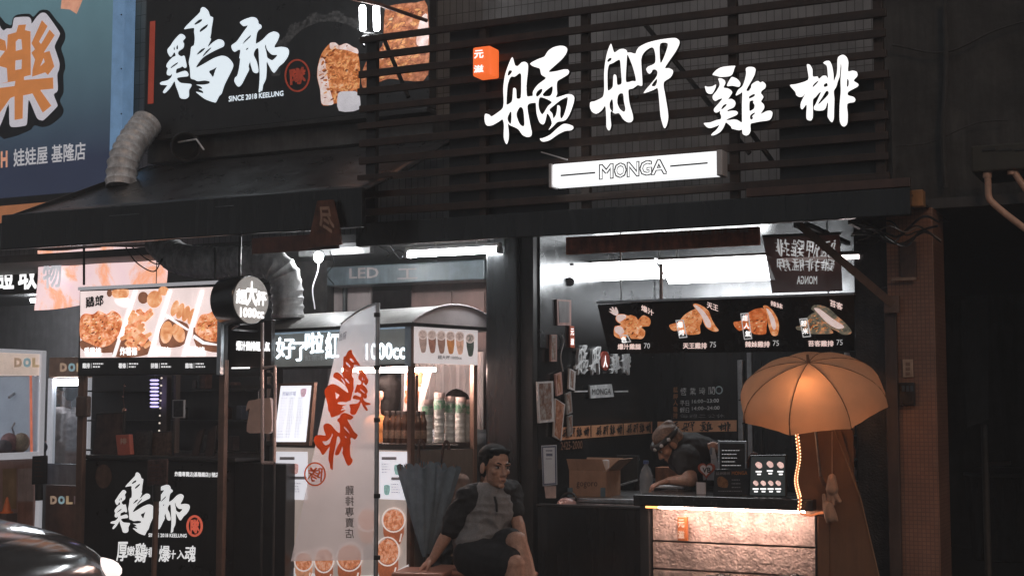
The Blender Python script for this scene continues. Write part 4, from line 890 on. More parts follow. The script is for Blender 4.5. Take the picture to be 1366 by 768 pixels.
for k in range(8): MB().lathe(at(206, 507 + k * 5, 7.95), [(.024, -.007), (.034, 0), (.024, .007)], 16).build('glow_ring', LIL, lq, smooth=True)
MB().tube([at(206, 545, 7.95), at(206, 495, 7.95)], .008, 8).build('core', DARK, lq)
MB().tube([at(206, 495, 7.95), Vector((at(206, 495, 7.95).x, 7.95, 2.55))], .003, 6).build('cord', DARK, lq)
ls2 = thing('hanging_charm_string', 'string of small shiny charms hanging left of the lilac lantern', 'ornament', at(165, 548, 7.8))
MB().tube([at(166, 512, 7.8), at(164, 530, 7.8), at(166, 546, 7.8)], .003, 6).build('string', RUST, ls2)
for px, py, r_ in ((166, 514, .008), (164, 529, .007), (166, 547, .018)): MB().ell(at(px, py, 7.8), (r_, r_, r_)).build('bead', mat('copper_bead', (.5, .28, .2), .25, metal=.8), ls2, smooth=True)
bd = thing('bead_string', 'string of small white lights hanging on the stall divider', 'light string', at(212, 585, 7.9))
MB().tube([at(216, 500, 7.9), at(212, 590, 7.9)], .0025, 6).build('cord', DARK, bd)
for k in range(9): MB().ell(at(215.5 - k * .45, 504 + k * 10, 7.9), (.007, .007, .007)).build('bulb', mat('bead_light', (.8, .7, .6), .4, em=.7), bd)
for px0, px1, lab in ((213, 222, 'narrow brown divider panel in the dark stall'), (231, 234, 'thin pale divider rail in the dark stall')):
    d_ = obox('divider_panel', mat('divider_brown', (.10, .075, .065), .5), px0, 497, px1, 610, 8.0, 8.05); tag(d_, lab, 'panel')
db = thing('dark_shelf_unit', 'dark shelf unit filling the back of the chicken stall', 'shelf', (Xat(210, 8.6), 8.6, .12))
MB().box(Xat(122, 8.6), Xat(345, 8.6), 8.6, 8.9, .12, 2.2).build('carcass', BLACK, db)
for py in (520, 560, 600): MB().box(Xat(124, 8.55), Xat(343, 8.55), 8.4, 8.598, Zat(230, py + 2, 8.55), Zat(230, py, 8.55)).build('shelf_board', DARK, db)
r_ = random.Random(3)
for k in range(16):
    px = r_.uniform(128, 335); py = r_.choice([519, 559, 599]); h_ = r_.uniform(8, 22); ww = r_.uniform(4, 9)
    MB().box(Xat(px, 8.5), Xat(px + ww, 8.5), 8.46, 8.54, Zat(230, py, 8.55) + .001, Zat(230, py - h_, 8.55)).build('stored_pack', mat('pack_%d' % (k % 4), [(.08, .06, .06), (.05, .06, .08), (.10, .05, .04), (.06, .06, .06)][k % 4], .4, var=.5, scale=30), db, bevel=.006)

# sign posts in front of the stalls
for px, Y, bx0, by0, bx1, by1, yb, lab, pm in ((50, 7.3, 43, 607, 62, 645, 742, 'black notice board on a white and black pole before the claw machine', FRAMEW), (207, 7.2, 197, 612, 223, 646, 800, 'brown notice board on a slim brown pole before the black counter', POSTB)):
    sgn = thing('notice_post', lab, 'sign post', (Xat(px, Y), Y, .12))
    MB().tube([Vector((Xat(px + 2, Y), Y, .14)), at(px + 2, by1 + 8, Y)], .018, 12).build('pole', pm, sgn, smooth=True)
    MB().tube([at(px + 2, by1 + 22, Y), at(px + 2, by1 - 2, Y)], .026, 12).build('clamp', BLACK, sgn, smooth=True)
    MB().lathe(Vector((Xat(px + 2, Y), Y, .12)), [(.16, 0), (.16, .015), (.03, .035)], 20).build('base', DARK, sgn, smooth=True)
    slab('board', BLACK if px < 100 else mat('brown_notice', (.09, .055, .05), .4, var=.7, scale=35), YP(Y - .03), [(bx0, by0 + 1), (bx1, by0), (bx1 - 1, by1), (bx0 - 1, by1 + 1)], .015, 0, sgn, .003)
    bars('small_print', RUST, YP(Y - .03), textbars(bx0 + 3, by0 + 7, bx1 - 4, 5, 5, 1.4, px), .002, sgn)

# ================================================================== BACKGROUND OF THE DRINK STALL
db = thing('teal_roller_box', 'dark teal box beam with faded writing behind the drink cart', 'beam', at(540, 377, 8.75))
obox('box', mat('teal_metal', (.10, .125, .14), .4, var=.35, scale=8), 436, 351, 646, 377, 8.75, 8.95, db, .01)
lettering('lettering', mat('faded_pale_print', (.34, .28, .27), .6), YP(8.748), 'LED', rq(466, 357, 505, 371, -.03), 0, db, .02)
lettering('lettering', MATS['faded_pale_print'], YP(8.748), '工', rq(530, 358, 557, 372, -.03), 0, db, .01)
sw_ = thing('brown_partition', 'brown panelled partition wall behind the drink cart roof', 'partition', (Xat(590, 9.1), 9.1, .12))
BRW = mat('brown_panel', (.20, .125, .11), .6, var=.2, scale=6)
MB().box(Xat(548, 9.1), Xat(648, 9.1), 9.1, 9.15, .12, Zat(600, 377, 9.1)).build('board', BRW, sw_)
for x0, x1 in ((556, 602), (606, 646)): obox('panel', BRW, x0, 389, x1, 420, 9.085, 9.098, sw_)
cv = thing('beige_curtain', 'beige pleated curtain wall behind the stacked cups', 'curtain', at(600, 600, 8.85))
vs = []; fs = []; n = 60
for i in range(n + 1):
    x = Xat(535 + 110 * i / n, 8.85, 540); y = 8.85 + .018 * math.sin(i * 1.15) + .008 * math.sin(i * .37)
    vs += [(x, y, Zat(590, 640, 8.85)), (x, y, Zat(590, 470, 8.85))]
for i in range(n): fs.append((2 * i, 2 * i + 2, 2 * i + 3, 2 * i + 1))
MB().add(vs, fs).build('cloth', mat('beige_cloth', (.60, .49, .46), .8, var=.12), cv, smooth=True)
pn = thing('pale_wall_boards', 'pale pink wall boards behind the drink cart roof', 'wall panel', at(468, 430, 9.0))
for x0, x1 in ((436, 458), (463, 494)): obox('board', mat('pale_pink_board', (.45, .37, .36), .7, var=.12), x0, 381, x1, 430, 9.0, 9.03, pn)
MB().tube([at(460, 378, 8.97), at(460, 425, 8.97)], .018, 8).build('post', DARK, pn)
sd = tag(obox('shuttered_side', mat('dark_clutter', (.05, .045, .042), .6, var=.7, scale=9), 395, 345, 436, 430, 8.9, 9.0), 'dark cluttered board between the duct and the pale wall boards', 'board')
ms = tag(obox('metal_sheet', mat('grey_sheet', (.20, .20, .20), .4, metal=.5, var=.3), 398, 329, 494, 340, 8.2, 8.24), 'grey metal sheet strip under the canopy by the bare bulb', 'sheet')
# bare bulb
bu = thing('bare_bulb', 'bright bare bulb hanging by its cord under the canopy', 'bulb', at(425, 350, 8.0))
MB().ell(at(425, 343, 8.0), (.03, .03, .036)).build('glass', mat('bulb_glow', (.9, .9, .9), .4, em=330, ec=(.95, .98, 1)), bu, smooth=True)
MB().tube([at(425, 337, 8.0), at(425, 331, 8.0)], .012, 8).build('socket', DARK, bu)
MB().tube(spline([at(425, 349, 8.02), at(424, 362, 8.05), at(417, 385, 8.05), at(420, 412, 8.05)]), .005, 6).build('cord', WHITE, bu)
MB().tube([at(425, 331, 8.0), Vector((at(425, 331, 8.0).x, 8.0, 2.555))], .004, 6).build('flex', DARK, bu)
# tube lamp
tl = thing('tube_lamp', 'long white tube lamp hung under the sign fascia', 'tube lamp', at(603, 343, 7.9))
a, b2 = at(545, 339.5, 7.9), at(664, 337.5, 7.9); b2.z = a.z
MB().tube([a, b2], .018, 12).build('tube', TUBE, tl, smooth=True)
MB().box(a.x - .02, b2.x + .02, 7.885, 7.925, a.z + .02, a.z + .045).build('fixture', WHITE, tl, bevel=.004)
for x in (a.x - .01, b2.x + .01): MB().box(x - .012, x + .012, 7.88, 7.93, a.z - .022, a.z + .019).build('end_cap', WHITE, tl)
for x in (a.x + .2, b2.x - .15): MB().tube([(x, 7.9, a.z + .045), (x, 7.9, 2.555)], .005, 6).build('rod', WHITE, tl)

# ================================================================== DRINK CART
CO = at(549, 433, 7.45); CO.z = 0
c13, s13 = math.cos(R(13)), math.sin(R(13))
DL, DR = Vector((-c13, s13, 0)), Vector((s13, c13, 0))
PLf = Plane(CO, (-s13, -c13, 0)); PRf = Plane(CO, (c13, -s13, 0))
fr = (CO, DL, DR)
AL = (PLf.hit(352, 460) - CO).dot(DL); BR_ = (PRf.hit(637, 460) - CO).dot(DR)
def zL(py): return PLf.hit(549, py).z
cart = thing('drink_cart', 'drink cart with curved roof, LED signs, lit posters and open window', 'cart', (CO.x - .5, CO.y + .4, .12))
CGR = mat('grey_cart_metal', (.20, .22, .24), .35, metal=.4, var=.15)
CBL = mat('pale_blue_trim', (.28, .38, .46), .4, var=.1)
PKB = mat('copper_lit_post', (.45, .30, .24), .35, metal=.5, var=.15)
zt_, zs_, zc_ = zL(433), zL(486), zL(592)
for a_, b_, mm in ((0, 0, CBL), (AL - .035, 0, DARK), (0, BR_ - .035, PKB), (AL - .035, BR_ - .035, CGR)):
    MB().box(a_, a_ + .035, b_, b_ + .035, .12, zt_, fr).build('post', mm if mm != CBL else POSTB, cart, bevel=.003)
MB().box(.036, AL - .036, .004, BR_, zc_ - .035, zc_, fr).build('counter_slab', mat('dark_counter', (.06, .05, .045), .35), cart, bevel=.004)
MB().box(.036, AL - .036, .03, BR_ - .036, .16, zc_ - .036, fr).build('cabinet', CGR, cart)
MB().box(-.001 + .004, .03, .04, BR_ - .04, .16, zc_ - .04, fr).build('end_panel', mat('beige_end_panel', (.24, .20, .175), .5, var=.15, scale=5), cart)
MB().box(.03, AL - .03, .012, .05, zs_, zt_, fr).build('sign_box', mat('grey_sign_face', (.17, .18, .175), .4, em=.35, var=.15, scale=6), cart)
MB().box(.0, .045, -.012, .0, zs_ - .01, zt_ + .005, fr).build('corner_trim', CBL, cart, bevel=.003)
MB().box(.046, AL, -.008, .010, zt_ - .02, zt_, fr).build('top_trim', mat('blue_lit_trim', (.3, .4, .5), .35, em=.35), cart, bevel=.002)
MB().box(.046, AL, -.008, .010, zs_ - .012, zs_ + .006, fr).build('bottom_trim', DARK, cart, bevel=.002)
# end sign with the six drinks
esb = MB().box(-.012, .0, .02, BR_ - .01, zL(484), zL(434), fr).build('end_sign', LB('warm_white_sign', (.62, .56, .56), .62, .06, 5), cart, bevel=.002)
EP = Plane(PRf.p + PRf.n * .0125, PRf.n)
cols = [(.30, .20, .17), (.24, .11, .08), (.24, .13, .10), (.40, .16, .06), (.50, .28, .20), (.06, .07, .06)]
for k, cc in enumerate(cols):
    x = 564 + k * 12.3 + (1.5 if k == 5 else 0); y = 446 + k * .6 + (2 if k == 5 else 0)
    dm = LB('drink_print_%d' % k, cc, .5, .3, 40)
    outline('drink_picture', dm, EP, [[(x - 5, y + 3), (x + 5.2, y + 3), (x + 4, y + 21), (x + 2, y + 24), (x - 1, y + 24), (x - 2.5, y + 21)]], .0006, .002, cart, 2)
    outline('drink_picture_rim', LB('rim_print', (.55, .45, .42), .55, .1), EP, ringloops(x, y, 6.2, 6.6, 1.3, 18), .0006, .003, cart, 1)
    outline('drink_picture_top', ramp_mat('ice_print_%d' % (k == 5), [(.35, cc), (.65, (.55, .42, .38))], 60, em=.5), EP, [ellpts(x, y, 4.9, 5.2)], .0006, .0026, cart, 1)
lettering('lettering', mat('grey_ink', (.12, .10, .10), .5), EP, '超大杯1000cc', rq(584, 474, 616, 479, .03), .002, cart, .02)
# LED characters on the long sign
LS = Plane(PLf.p + PLf.n * (-.011), PLf.n)
LEDB = mat('led_blue_white', (.85, .9, .95), .4, em=4.5, ec=(.80, .92, 1), var=.05, sample=True)
for ch, q in (('好', rq(368, 450, 393, 478, -.03)), ('了', rq(391, 456, 410, 481, -.03)), ('啦', rq(407, 442, 431, 471, -.03)), ('紅', rq(434, 443, 452, 478, -.03)), ('1000cc', rq(488, 457, 540, 479, -.03))):
    lettering('led_character', LEDB, LS, ch, q, .003, cart, .01)
    # halo of diodes
lettering('lettering', mat('grey_led', (.35, .38, .4), .4, em=.35), LS, '紅茶冰', rq(407, 473, 432, 481, -.03), .003, cart, .0)
# curved roof
zr0 = zt_ + .012; HR = .125; ov = .10; n = 18; prof = []
B0, B1 = -.03, (PRf.hit(663, 432) - CO).dot(DR)
for k in range(n + 1):
    t_ = k / n; prof.append((B0 + (B1 - B0) * t_, zr0 + HR * math.sin(math.pi * t_) ** .8))
def ring(a_): return [CO + DL * a_ + DR * b_ + Vector((0, 0, z_)) for b_, z_ in prof]
A = ring(-.035); Bq = ring(AL + .06)
MB().add(A + Bq, [(i, i + 1, i + n + 2, i + n + 1) for i in range(n)]).build('roof_sheet', mat('grey_roof', (.34, .33, .32), .5, var=.25, scale=5), cart, smooth=True)
MB().prism([p + DL * .004 for p in A], DL * .008).build('roof_gable', mat('white_gable', (.78, .71, .73), .5, var=.08), cart)
MB().prism([p - DL * .004 for p in Bq], -DL * .008).build('roof_gable', MATS['white_gable'], cart)
MB().tube([p - DL * .004 + Vector((0, 0, .003)) for p in A], .006, 6).build('gable_edge', MATS['white_gable'], cart)
MB().box(-.03, AL + .05, B0, B1 - .01, zr0 - .022, zr0 - .002, fr).build('roof_tray', DARK, cart)
# warm tubes in the window
for b_, a0, a1 in ((.035, .05, .62), (.30, -.0 + .08, .75)):
    pa = CO + DL * a0 + DR * b_ + Vector((0, 0, zL(491))); pb = CO + DL * a1 + DR * b_ + Vector((0, 0, zL(491)))
    MB().tube([pa, pb], .013, 10).build('light_tube', TUBEP, cart, smooth=True)
# posters on the long side, ambient light put in as emission
PS = Plane(PLf.p + PLf.n * .006, PLf.n)
PA = (PLf.hit(367, 690) - CO).dot(DL)
MB().box(.03, PA, -.005, .003, .16, zc_ - .04, fr).build('poster_board', LB('beige_poster', (.50, .42, .38), .38, .12, 3), cart)
for x0, x1 in ((367, 410), (506, 543)):
    slab('menu_sheet', LB('menu_paper', (.78, .78, .84), .60, .04, 5), PS, [(x0, 602), (x1, 602.5), (x1, 666.5), (x0, 665)], .001, .002, cart)
GRYP = mat('grey_print', (.30, .28, .30), .6, em=.12)
for x0, y0, sd_ in ((373, 618, 1), (389, 644, 2), (509, 618, 3), (522, 645, 4)):
    bars('menu_small_print', GRYP, PS, [(x0, y0 - 9, x0 + 20, y0 - 5)] + textbars(x0, y0, x0 + 13, 4, 3.6, .9, sd_), .004, cart)
for x, y, c in ((394, 625, (.6, .35, .33)), (378, 652, (.6, .35, .33)), (530, 626, (.25, .42, .40)), (516, 653, (.25, .42, .40))):
    outline('menu_cup_picture', LB('cup_tint_%d' % int(c[0] * 100), c, .5, .3, 60), PS, [[(x - 4, y - 6), (x + 4, y - 6), (x + 3, y + 6), (x - 3, y + 6)]], .0006, .004, cart, 2)
slab('white_swoosh', LB('swoosh_white', (.70, .66, .66), .5, .05, 5), PS, [(367, 742), (380, 752), (400, 760), (440, 769), (520, 765), (545, 752), (545, 800), (367, 800)], .001, .002, cart)
TEA = ramp_mat('tea_print', [(.3, (.30, .06, .02)), (.5, (.62, .22, .10)), (.7, (.85, .55, .42))], 40, em=.5)
TEAD = LB('dark_tea_print', (.34, .10, .045), .5, .3, 30)
RIM = LB('cup_rim_print', (.72, .62, .58), .55, .1, 10)
for x, y, rx, ry, hh, m1, m2 in ((525, 693, 16, 17, 32, TEA, TEAD), (517, 735, 16.5, 20, 40, TEA, TEAD), (466, 742, 18, 20, 40, TEA, TEAD), (432, 746, 14, 18, 34, TEA, TEAD), (405, 748, 13, 14, 26, TEA, LB('peach_tea', (.55, .25, .14), .5, .3, 30)), (490, 692, 15, 17, 30, TEA, MATS['peach_tea'] if 'peach_tea' in MATS else TEAD)):
    outline('cup_picture', m2, PS, [[(x - rx * .86, y + 4), (x + rx * .86, y + 4), (x + rx * .55, y + hh), (x - rx * .55, y + hh)]], .0006, .004, cart, 2)
    outline('cup_picture_top', m1, PS, [ellpts(x, y, rx * .86, ry * .82, 0, 20)], .0006, .005, cart, 1)
    outline('cup_picture_rim', RIM, PS, ringloops(x, y, rx, ry, 2, 24), .0006, .006, cart, 1)
    outline('straw_picture', RIM, PS, [[(x + rx * .45, y + ry + 12), (x + rx * .6, y + ry + 1), (x + rx * .72, y + ry + 1), (x + rx * .57, y + ry + 12)]], .0006, .0062, cart, 1)
# menu stand beside the window
mst = thing('tilted_menu_sign', 'white glowing tilted drinks menu board in a copper edged frame', 'menu sign', PS.hit(390, 592))
MS = Plane(PLf.p + PLf.n * .06, PLf.n)
slab('backing', POSTB, MS, [(371, 511), (419, 509.5), (412, 594), (362, 592)], .03, -.004, mst, .003)
slab('lit_sheet', LB('menu_sheet_lit', (.80, .82, .88), .88, .05, 4), MS, [(374.5, 514.5), (415, 514), (407.5, 589), (365.5, 589)], .003, .0, mst)
for cx_ in (376, 387, 399):
    bars('menu_small_print', mat('lilac_ink', (.5, .5, .62), .5, em=.32), MS, [(q[0] - (q[1] - 514) * .11, q[1], q[2] - (q[1] - 514) * .11, q[3]) for q in textbars(cx_ + 1, 530, cx_ + 10, 15, 3.7, 1, int(cx_))], .002, mst)
lettering('lettering', MATS['lilac_ink'], MS, '超級好喝', [(377, 522), (395, 521.5), (394.5, 528), (376.5, 528)], .002, mst, .02)
outline('cup_picture', LB('pink_cup_print', (.62, .42, .50), .6, .3, 60), MS, [[(401, 519), (409, 518), (407, 528), (402, 529)]], .0006, .002, mst, 2)

# bottles and cups in the cart window
BOT = mat('brown_bottle', (.10, .045, .025), .18, var=.3, scale=20, spec=.7)
def putc(a_, b_): return CO + DL * a_ + DR * b_ + Vector((0, 0, zc_))
proto = None
spots = [(.30 - .052 * k, .10 + .004 * (k % 2)) for k in range(6)] + [(.275 - .052 * k, .18) for k in range(5)]
for k, (a_, b_) in enumerate(spots):
    p = putc(a_, b_)
    lab = 'brown drink bottle with a dark cap in the row at the cart window edge' if k < 6 else 'brown drink bottle standing behind the first row of bottles in the cart'
    if proto is None:
        bt = thing('drink_bottle', lab, 'bottle', p, 'brown bottles on the cart')
        MB().lathe(p, [(.021, .001), (.023, .006), (.023, .085), (.021, .10), (.024, .112), (.023, .135), (.013, .162), (.012, .175)], 14).build('glass_body', BOT, bt, smooth=True)
        MB().lathe(p + Vector((0, 0, .1752)), [(.0145, 0), (.0145, .018), (.012, .021)], 12).build('cap', mat('dark_cap', (.05, .035, .03), .4), bt, smooth=True)
        MB().lathe(p + Vector((0, 0, .03)), [(.0234, 0), (.0236, .01), (.0236, .04), (.0234, .05)], 14, cap=False).build('paper_band', mat('kraft_label', (.26, .17, .12), .6, var=.5, scale=90), bt, smooth=True)
        proto = bt
    else:
        r0 = proto.copy(); col.objects.link(r0); r0.location = p; r0['label'] = lab
        for ch in proto.children: c_ = ch.copy(); col.objects.link(c_); c_.parent = r0
CUPW = mat('clear_cup', (.62, .66, .66), .25, var=.15, scale=30)
proto = None
for k, (px, tp) in enumerate(((570, 533), (586, 524), (600, 529), (614, 530), (626, 533))):
    p = PRf.hit(px, 592, -.10 - .02 * (k % 2)); p.z = zc_; hgt = PRf.hit(px, tp, -.1).z - zc_
    lab = ['tower of nested clear cups beside the brown bottles', 'tallest tower of nested clear cups on the cart counter', 'middle tower of nested clear cups on the cart counter', 'fourth tower of clear cups from the bottles', 'tower of nested clear cups next to the copper post'][k]
    t_ = thing('cup_stack', lab, 'cup stack', p, 'cup towers on the cart')
    nc = 14; pr = []
    for j in range(nc):
        z0 = hgt * j / nc; pr += [(.030 + .0035 * (j % 2), z0 + .001), (.0335, z0 + hgt / nc * .8), (.0345, z0 + hgt / nc * .98)]
    MB().lathe(p, pr, 16).build('nested_cups', CUPW, t_, smooth=True)
    MB().lathe(p + Vector((0, 0, hgt * .66)), [(.0352, 0), (.0358, hgt * .04), (.0358, hgt * .14), (.0352, hgt * .19)], 16, cap=False).build('green_print', ramp_mat('green_cup_print', [(.42, (.48, .52, .50)), (.52, (.12, .30, .20))], 45), t_, smooth=True)
    MB().lathe(p + Vector((0, 0, hgt * .9)), [(.0352, 0), (.0358, hgt * .09), (.034, hgt * .11)], 16).build('top_cup', mat('pink_lit_cup', (.62, .50, .48), .3), t_, smooth=True)
# small white banner inside the cart
hb = thing('small_hanging_banner', 'small white hanging banner with orange characters inside the cart', 'banner', PRf.hit(550, 560, -.35))
HP = Plane(CO + DR * .45, PLf.n)
slab('cloth', cloth_mat('white_cloth', (.66, .60, .60), .1, .4), HP, [(540, 490), (577, 492), (562, 548), (538, 552)], .003, 0, hb)
for i, ch in enumerate('鷄郎'): lettering('lettering', mat('orange_cloth_print', (.50, .12, .04), .6), HP, ch, [(566 - i * 5, 495 + i * 24), (542 - i * 2, 495 + i * 24), (541 - i * 2, 516 + i * 24), (562 - i * 5, 516 + i * 24)], .004, hb, .03, .06)

# ================================================================== FEATHER BANNER (seen from behind)
YBn = 6.95
NP = YP(YBn)
bn = thing('feather_banner', 'translucent white feather banner with mirrored orange characters on a pole', 'banner', (Xat(503, YBn), YBn, .12))
def bf(u, v):
    top = 432 - 26 * u ** .8; left = 455 - 67 * v; x = left + (502 - left) * u
    yt = top; yb = 748 - 2 * u
    return x, yt + (yb - yt) * v, .018 * math.sin(u * 5 + v * 7) * (1 - u) + .01 * math.sin(v * 16) * (1 - u)
cloth(NP, bf, 24, 60, 'cloth', cloth_mat('banner_cloth', (.88, .88, .93), .28, .5, .04), bn)
OC = cloth_mat('orange_banner_print', (.86, .22, .05), .06, .6, .12)
outline('mirrored_character', OC, NP, remap(CH['ji2'], S1, [(502, 468), (444, 465), (426, 556), (492, 556)]), .002, .025, bn)
outline('mirrored_character', OC, NP, remap(CH['lang'], S2, [(480, 551), (425, 549), (412, 626), (472, 626)]), .002, .025, bn)
outline('stamp_ring', OC, NP, ringloops(420, 632, 14.5, 16, 1.8), .002, .025, bn, 1)
lettering('stamp_lettering', OC, NP, '隊', [(431, 623), (411, 623), (409, 642), (429, 642)], .023, bn, .02, .05)
for i, ch in enumerate('雞排專賣店'):
    y0 = 647 + i * 14.4; lettering('lettering', INK, NP, ch, [(472, y0), (460.5, y0), (460.5, y0 + 12.6), (472, y0 + 12.6)], .023, bn, .01)
lettering('lettering', mat('navy_ink', (.05, .06, .12), .6), NP, '鷄郎', [(463, 441), (452, 446), (452, 456), (461, 452)], .023, bn, .0)
px_ = Xat(503, YBn)
MB().tube([(px_, YBn, .13), (px_, YBn, Zat(503, 404, YBn))], .013, 10).build('pole', STEELB, bn, smooth=True)
MB().tube(spline([at(502, 405, YBn), at(488, 409, YBn), at(470, 420, YBn), at(455, 432, YBn)]), .006, 8).build('bent_tip', STEELB, bn)
for py in (420, 490, 560, 661, 743): MB().tube([at(503, py, YBn) - Vector((0, 0, .012)), at(503, py, YBn) + Vector((0, 0, .012))], .019, 10).build('clip', DARK, bn)
MB().lathe((px_, YBn, .12), [(.18, 0), (.18, .02), (.03, .05)], 20).build('base', DARK, bn, smooth=True)

# ================================================================== SHOP INTERIOR (right)
SW = XP(XL + .003)
SWL = XP(XL + .014)
BW = YP(YB - .003)
# glowing panels made up for LED tube reflections in the steel ceiling
for x0, x1, y0, y1, lab in ((748, 881, 352, 372, 'left glowing panel made up for lamp reflections in the steel ceiling'), (886, 1030, 346, 374, 'right glowing panel made up for lamp reflections beside the brown pennant')):
    lt = thing('ceiling_glow_panel', lab, 'glow panel', at((x0 + x1) / 2, y1, 9.0))
    za = Zat((x0 + x1) / 2, y0, 9.0); zb_ = Zat((x0 + x1) / 2, y1, 9.0)
    X0, X1 = Xat(x0, 9.0), Xat(x1, 9.0)
    MB().add([(X0, 8.9, za), (X1, 8.9, za), (X1, 9.12, zb_), (X0, 9.12, zb_)], [(0, 1, 2, 3)]).build('glow_face', mat('reflection_glow_white', (.9, .9, .9), .4, em=8, ec=(.95, .98, 1), var=.02), lt)
    MB().box(X0, X1, 8.90, 9.16, za + .004, za + .02).build('housing', WHITE, lt)
    for X in (X0 + .05, X1 - .05): MB().tube([(X, 9.14, za + .02), (X, 9.14, 2.535)], .006, 6).build('hanger', WHITE, lt)
tl = thing('tube_lamp', 'pinkish tube lamp passing behind the brown pennant', 'tube lamp', at(1095, 352, 7.98))
a, b2 = at(1042, 347, 7.98), at(1146, 349.5, 7.98); b2.z = a.z
MB().tube([a, b2], .012, 10).build('tube', mat('pink_tube', (.9, .8, .8), .4, em=7, ec=(1, .85, .82)), tl, smooth=True)
MB().box(a.x - .01, b2.x + .01, 7.97, 8.0, a.z + .014, a.z + .034).build('fixture', DARK, tl)
pt = tag(MB().tube([at(882, 352, 8.6), at(882, 404, 8.6)], .012, 8).build('steel_drop_pipe', PINKM), 'thin pinkish drop pipe between the two glow panels', 'pipe')
# camera
cc = thing('security_camera', 'small silver bullet security camera under the steel ceiling', 'camera', at(757, 378, 8.55))
ax_ = (at(770, 383, 8.45) - at(750, 368, 8.6)).normalized()
MB().lathe(at(751, 369, 8.58), [(.022, 0), (.024, .01), (.024, .10), (.028, .105), (.028, .125), (.02, .126)], 16, ax_).build('housing', STEELB, cc, smooth=True)
MB().tube([at(756, 366, 8.57), at(760, 357, 8.57)], .008, 8).build('bracket', WHITE, cc)
MB().lathe(at(760, 354.5, 8.57), [(.03, 0), (.03, .012), (.02, .018)], 16).build('mount', WHITE, cc)
# hanging picture menu
def menu_hit(px, py):
    t_ = 0.0; top = 8.0
    # plane tilted back at the bottom
    return TM.hit(px, py)
P1 = at(797, 408, 7.95); P2 = at(1140, 391, 7.95); P2.z = P1.z = (P1.z + P2.z) / 2
nn = Vector((0, -1, -.62)).normalized()
TM = Plane((P1 + P2) / 2, nn); TM.u = Vector((1, 0, 0)); TM.v = TM.n.cross(TM.u)
mn = thing('hanging_picture_menu', 'black hanging picture menu with four fried chicken dishes over the counter', 'menu board', TM.hit(968, 470))
slab('board', mat('menu_black', (.014, .015, .017), .25, var=.3), TM, [(797, 408), (1140, 392), (1140, 468), (812, 472)], .02, 0, mn, .002)
MB().box(P1.x, P2.x, 7.93, 7.985, P1.z + .002, P1.z + .016).build('top_rail', STEELB, mn, bevel=.002)
for X in (P1.x + .15, P2.x - .15): MB().tube([(X, 7.96, P1.z + .016), (X, 7.96, 2.555)], .005, 6).build('hanger_wire', STEELB, mn)
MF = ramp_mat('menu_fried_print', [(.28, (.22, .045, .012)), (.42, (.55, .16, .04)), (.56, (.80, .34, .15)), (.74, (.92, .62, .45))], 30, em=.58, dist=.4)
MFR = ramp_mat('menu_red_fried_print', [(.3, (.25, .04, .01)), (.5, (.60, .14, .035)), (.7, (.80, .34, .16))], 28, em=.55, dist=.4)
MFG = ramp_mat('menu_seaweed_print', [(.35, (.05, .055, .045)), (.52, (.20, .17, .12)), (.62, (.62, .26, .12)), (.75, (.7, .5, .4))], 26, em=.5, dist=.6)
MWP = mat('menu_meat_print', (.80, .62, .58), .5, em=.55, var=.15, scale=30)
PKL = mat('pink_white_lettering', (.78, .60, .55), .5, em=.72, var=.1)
def mo(nm, m_, pts, off=.003, sm=3): return outline(nm, m_, TM, [pts], .0006, off, mn, sm)
Z9 = lambda pts: [(790 + x / 7.589, 390 + y / 7.589) for x, y in pts]
Z10 = lambda pts: [(960 + x / 7.19, 380 + y / 7.19) for x, y in pts]
mo('dish_picture', MF, Z9([(235, 260), (260, 222), (320, 220), (360, 235), (390, 228), (440, 245), (465, 275), (500, 240), (530, 232), (580, 260), (592, 300), (575, 340), (520, 345), (500, 355), (535, 390), (530, 440), (500, 470), (440, 468), (390, 465), (370, 420), (350, 440), (330, 470), (280, 468), (225, 440), (218, 390), (230, 340), (270, 335), (290, 320), (250, 295)]))
mo('dish_picture_meat', MWP, Z9([(240, 262), (262, 226), (330, 224), (345, 250), (310, 280), (270, 300)]), .004); mo('dish_picture_meat', MWP, Z9([(225, 360), (260, 338), (300, 350), (325, 400), (280, 430), (235, 400)]), .004)
mo('glove_picture', MWP, Z9([(165, 190), (205, 200), (172, 165), (185, 160), (212, 180), (195, 148), (210, 145), (230, 178), (230, 148), (245, 150), (262, 190), (265, 215), (245, 235), (215, 225)]), .003, 1)
mo('dish_picture', MF, Z9([(780, 330), (830, 312), (870, 300), (930, 230), (1000, 185), (1060, 165), (1100, 190), (1110, 300), (1090, 340), (1095, 410), (1050, 425), (950, 425), (870, 385), (830, 390), (795, 370)]))
mo('dish_picture', MF, Z9([(1020, 130), (1050, 112), (1120, 140), (1180, 190), (1210, 270), (1250, 340), (1280, 385), (1230, 395), (1150, 350), (1090, 220)]), .004)
mo('dish_picture_meat', MWP, Z9([(1030, 135), (1060, 130), (1130, 190), (1190, 280), (1205, 345), (1160, 350), (1105, 235)]), .005)
mo('dish_picture', MFR, Z10([(135, 355), (200, 345), (240, 290), (330, 235), (410, 222), (445, 250), (460, 340), (450, 400), (440, 470), (330, 470), (260, 420), (190, 440), (145, 400)]))
mo('dish_picture', MF, Z10([(415, 205), (450, 198), (500, 235), (550, 310), (570, 390), (555, 480), (500, 480), (470, 400), (450, 270)]), .004)
mo('dish_picture_meat', MWP, Z10([(445, 225), (475, 240), (525, 320), (540, 400), (525, 430), (500, 400), (470, 290)]), .005)
mo('dish_picture', MFG, Z10([(730, 400), (790, 390), (830, 320), (890, 270), (980, 250), (1050, 400), (1090, 460), (1000, 470), (880, 468), (800, 440), (745, 430)]))
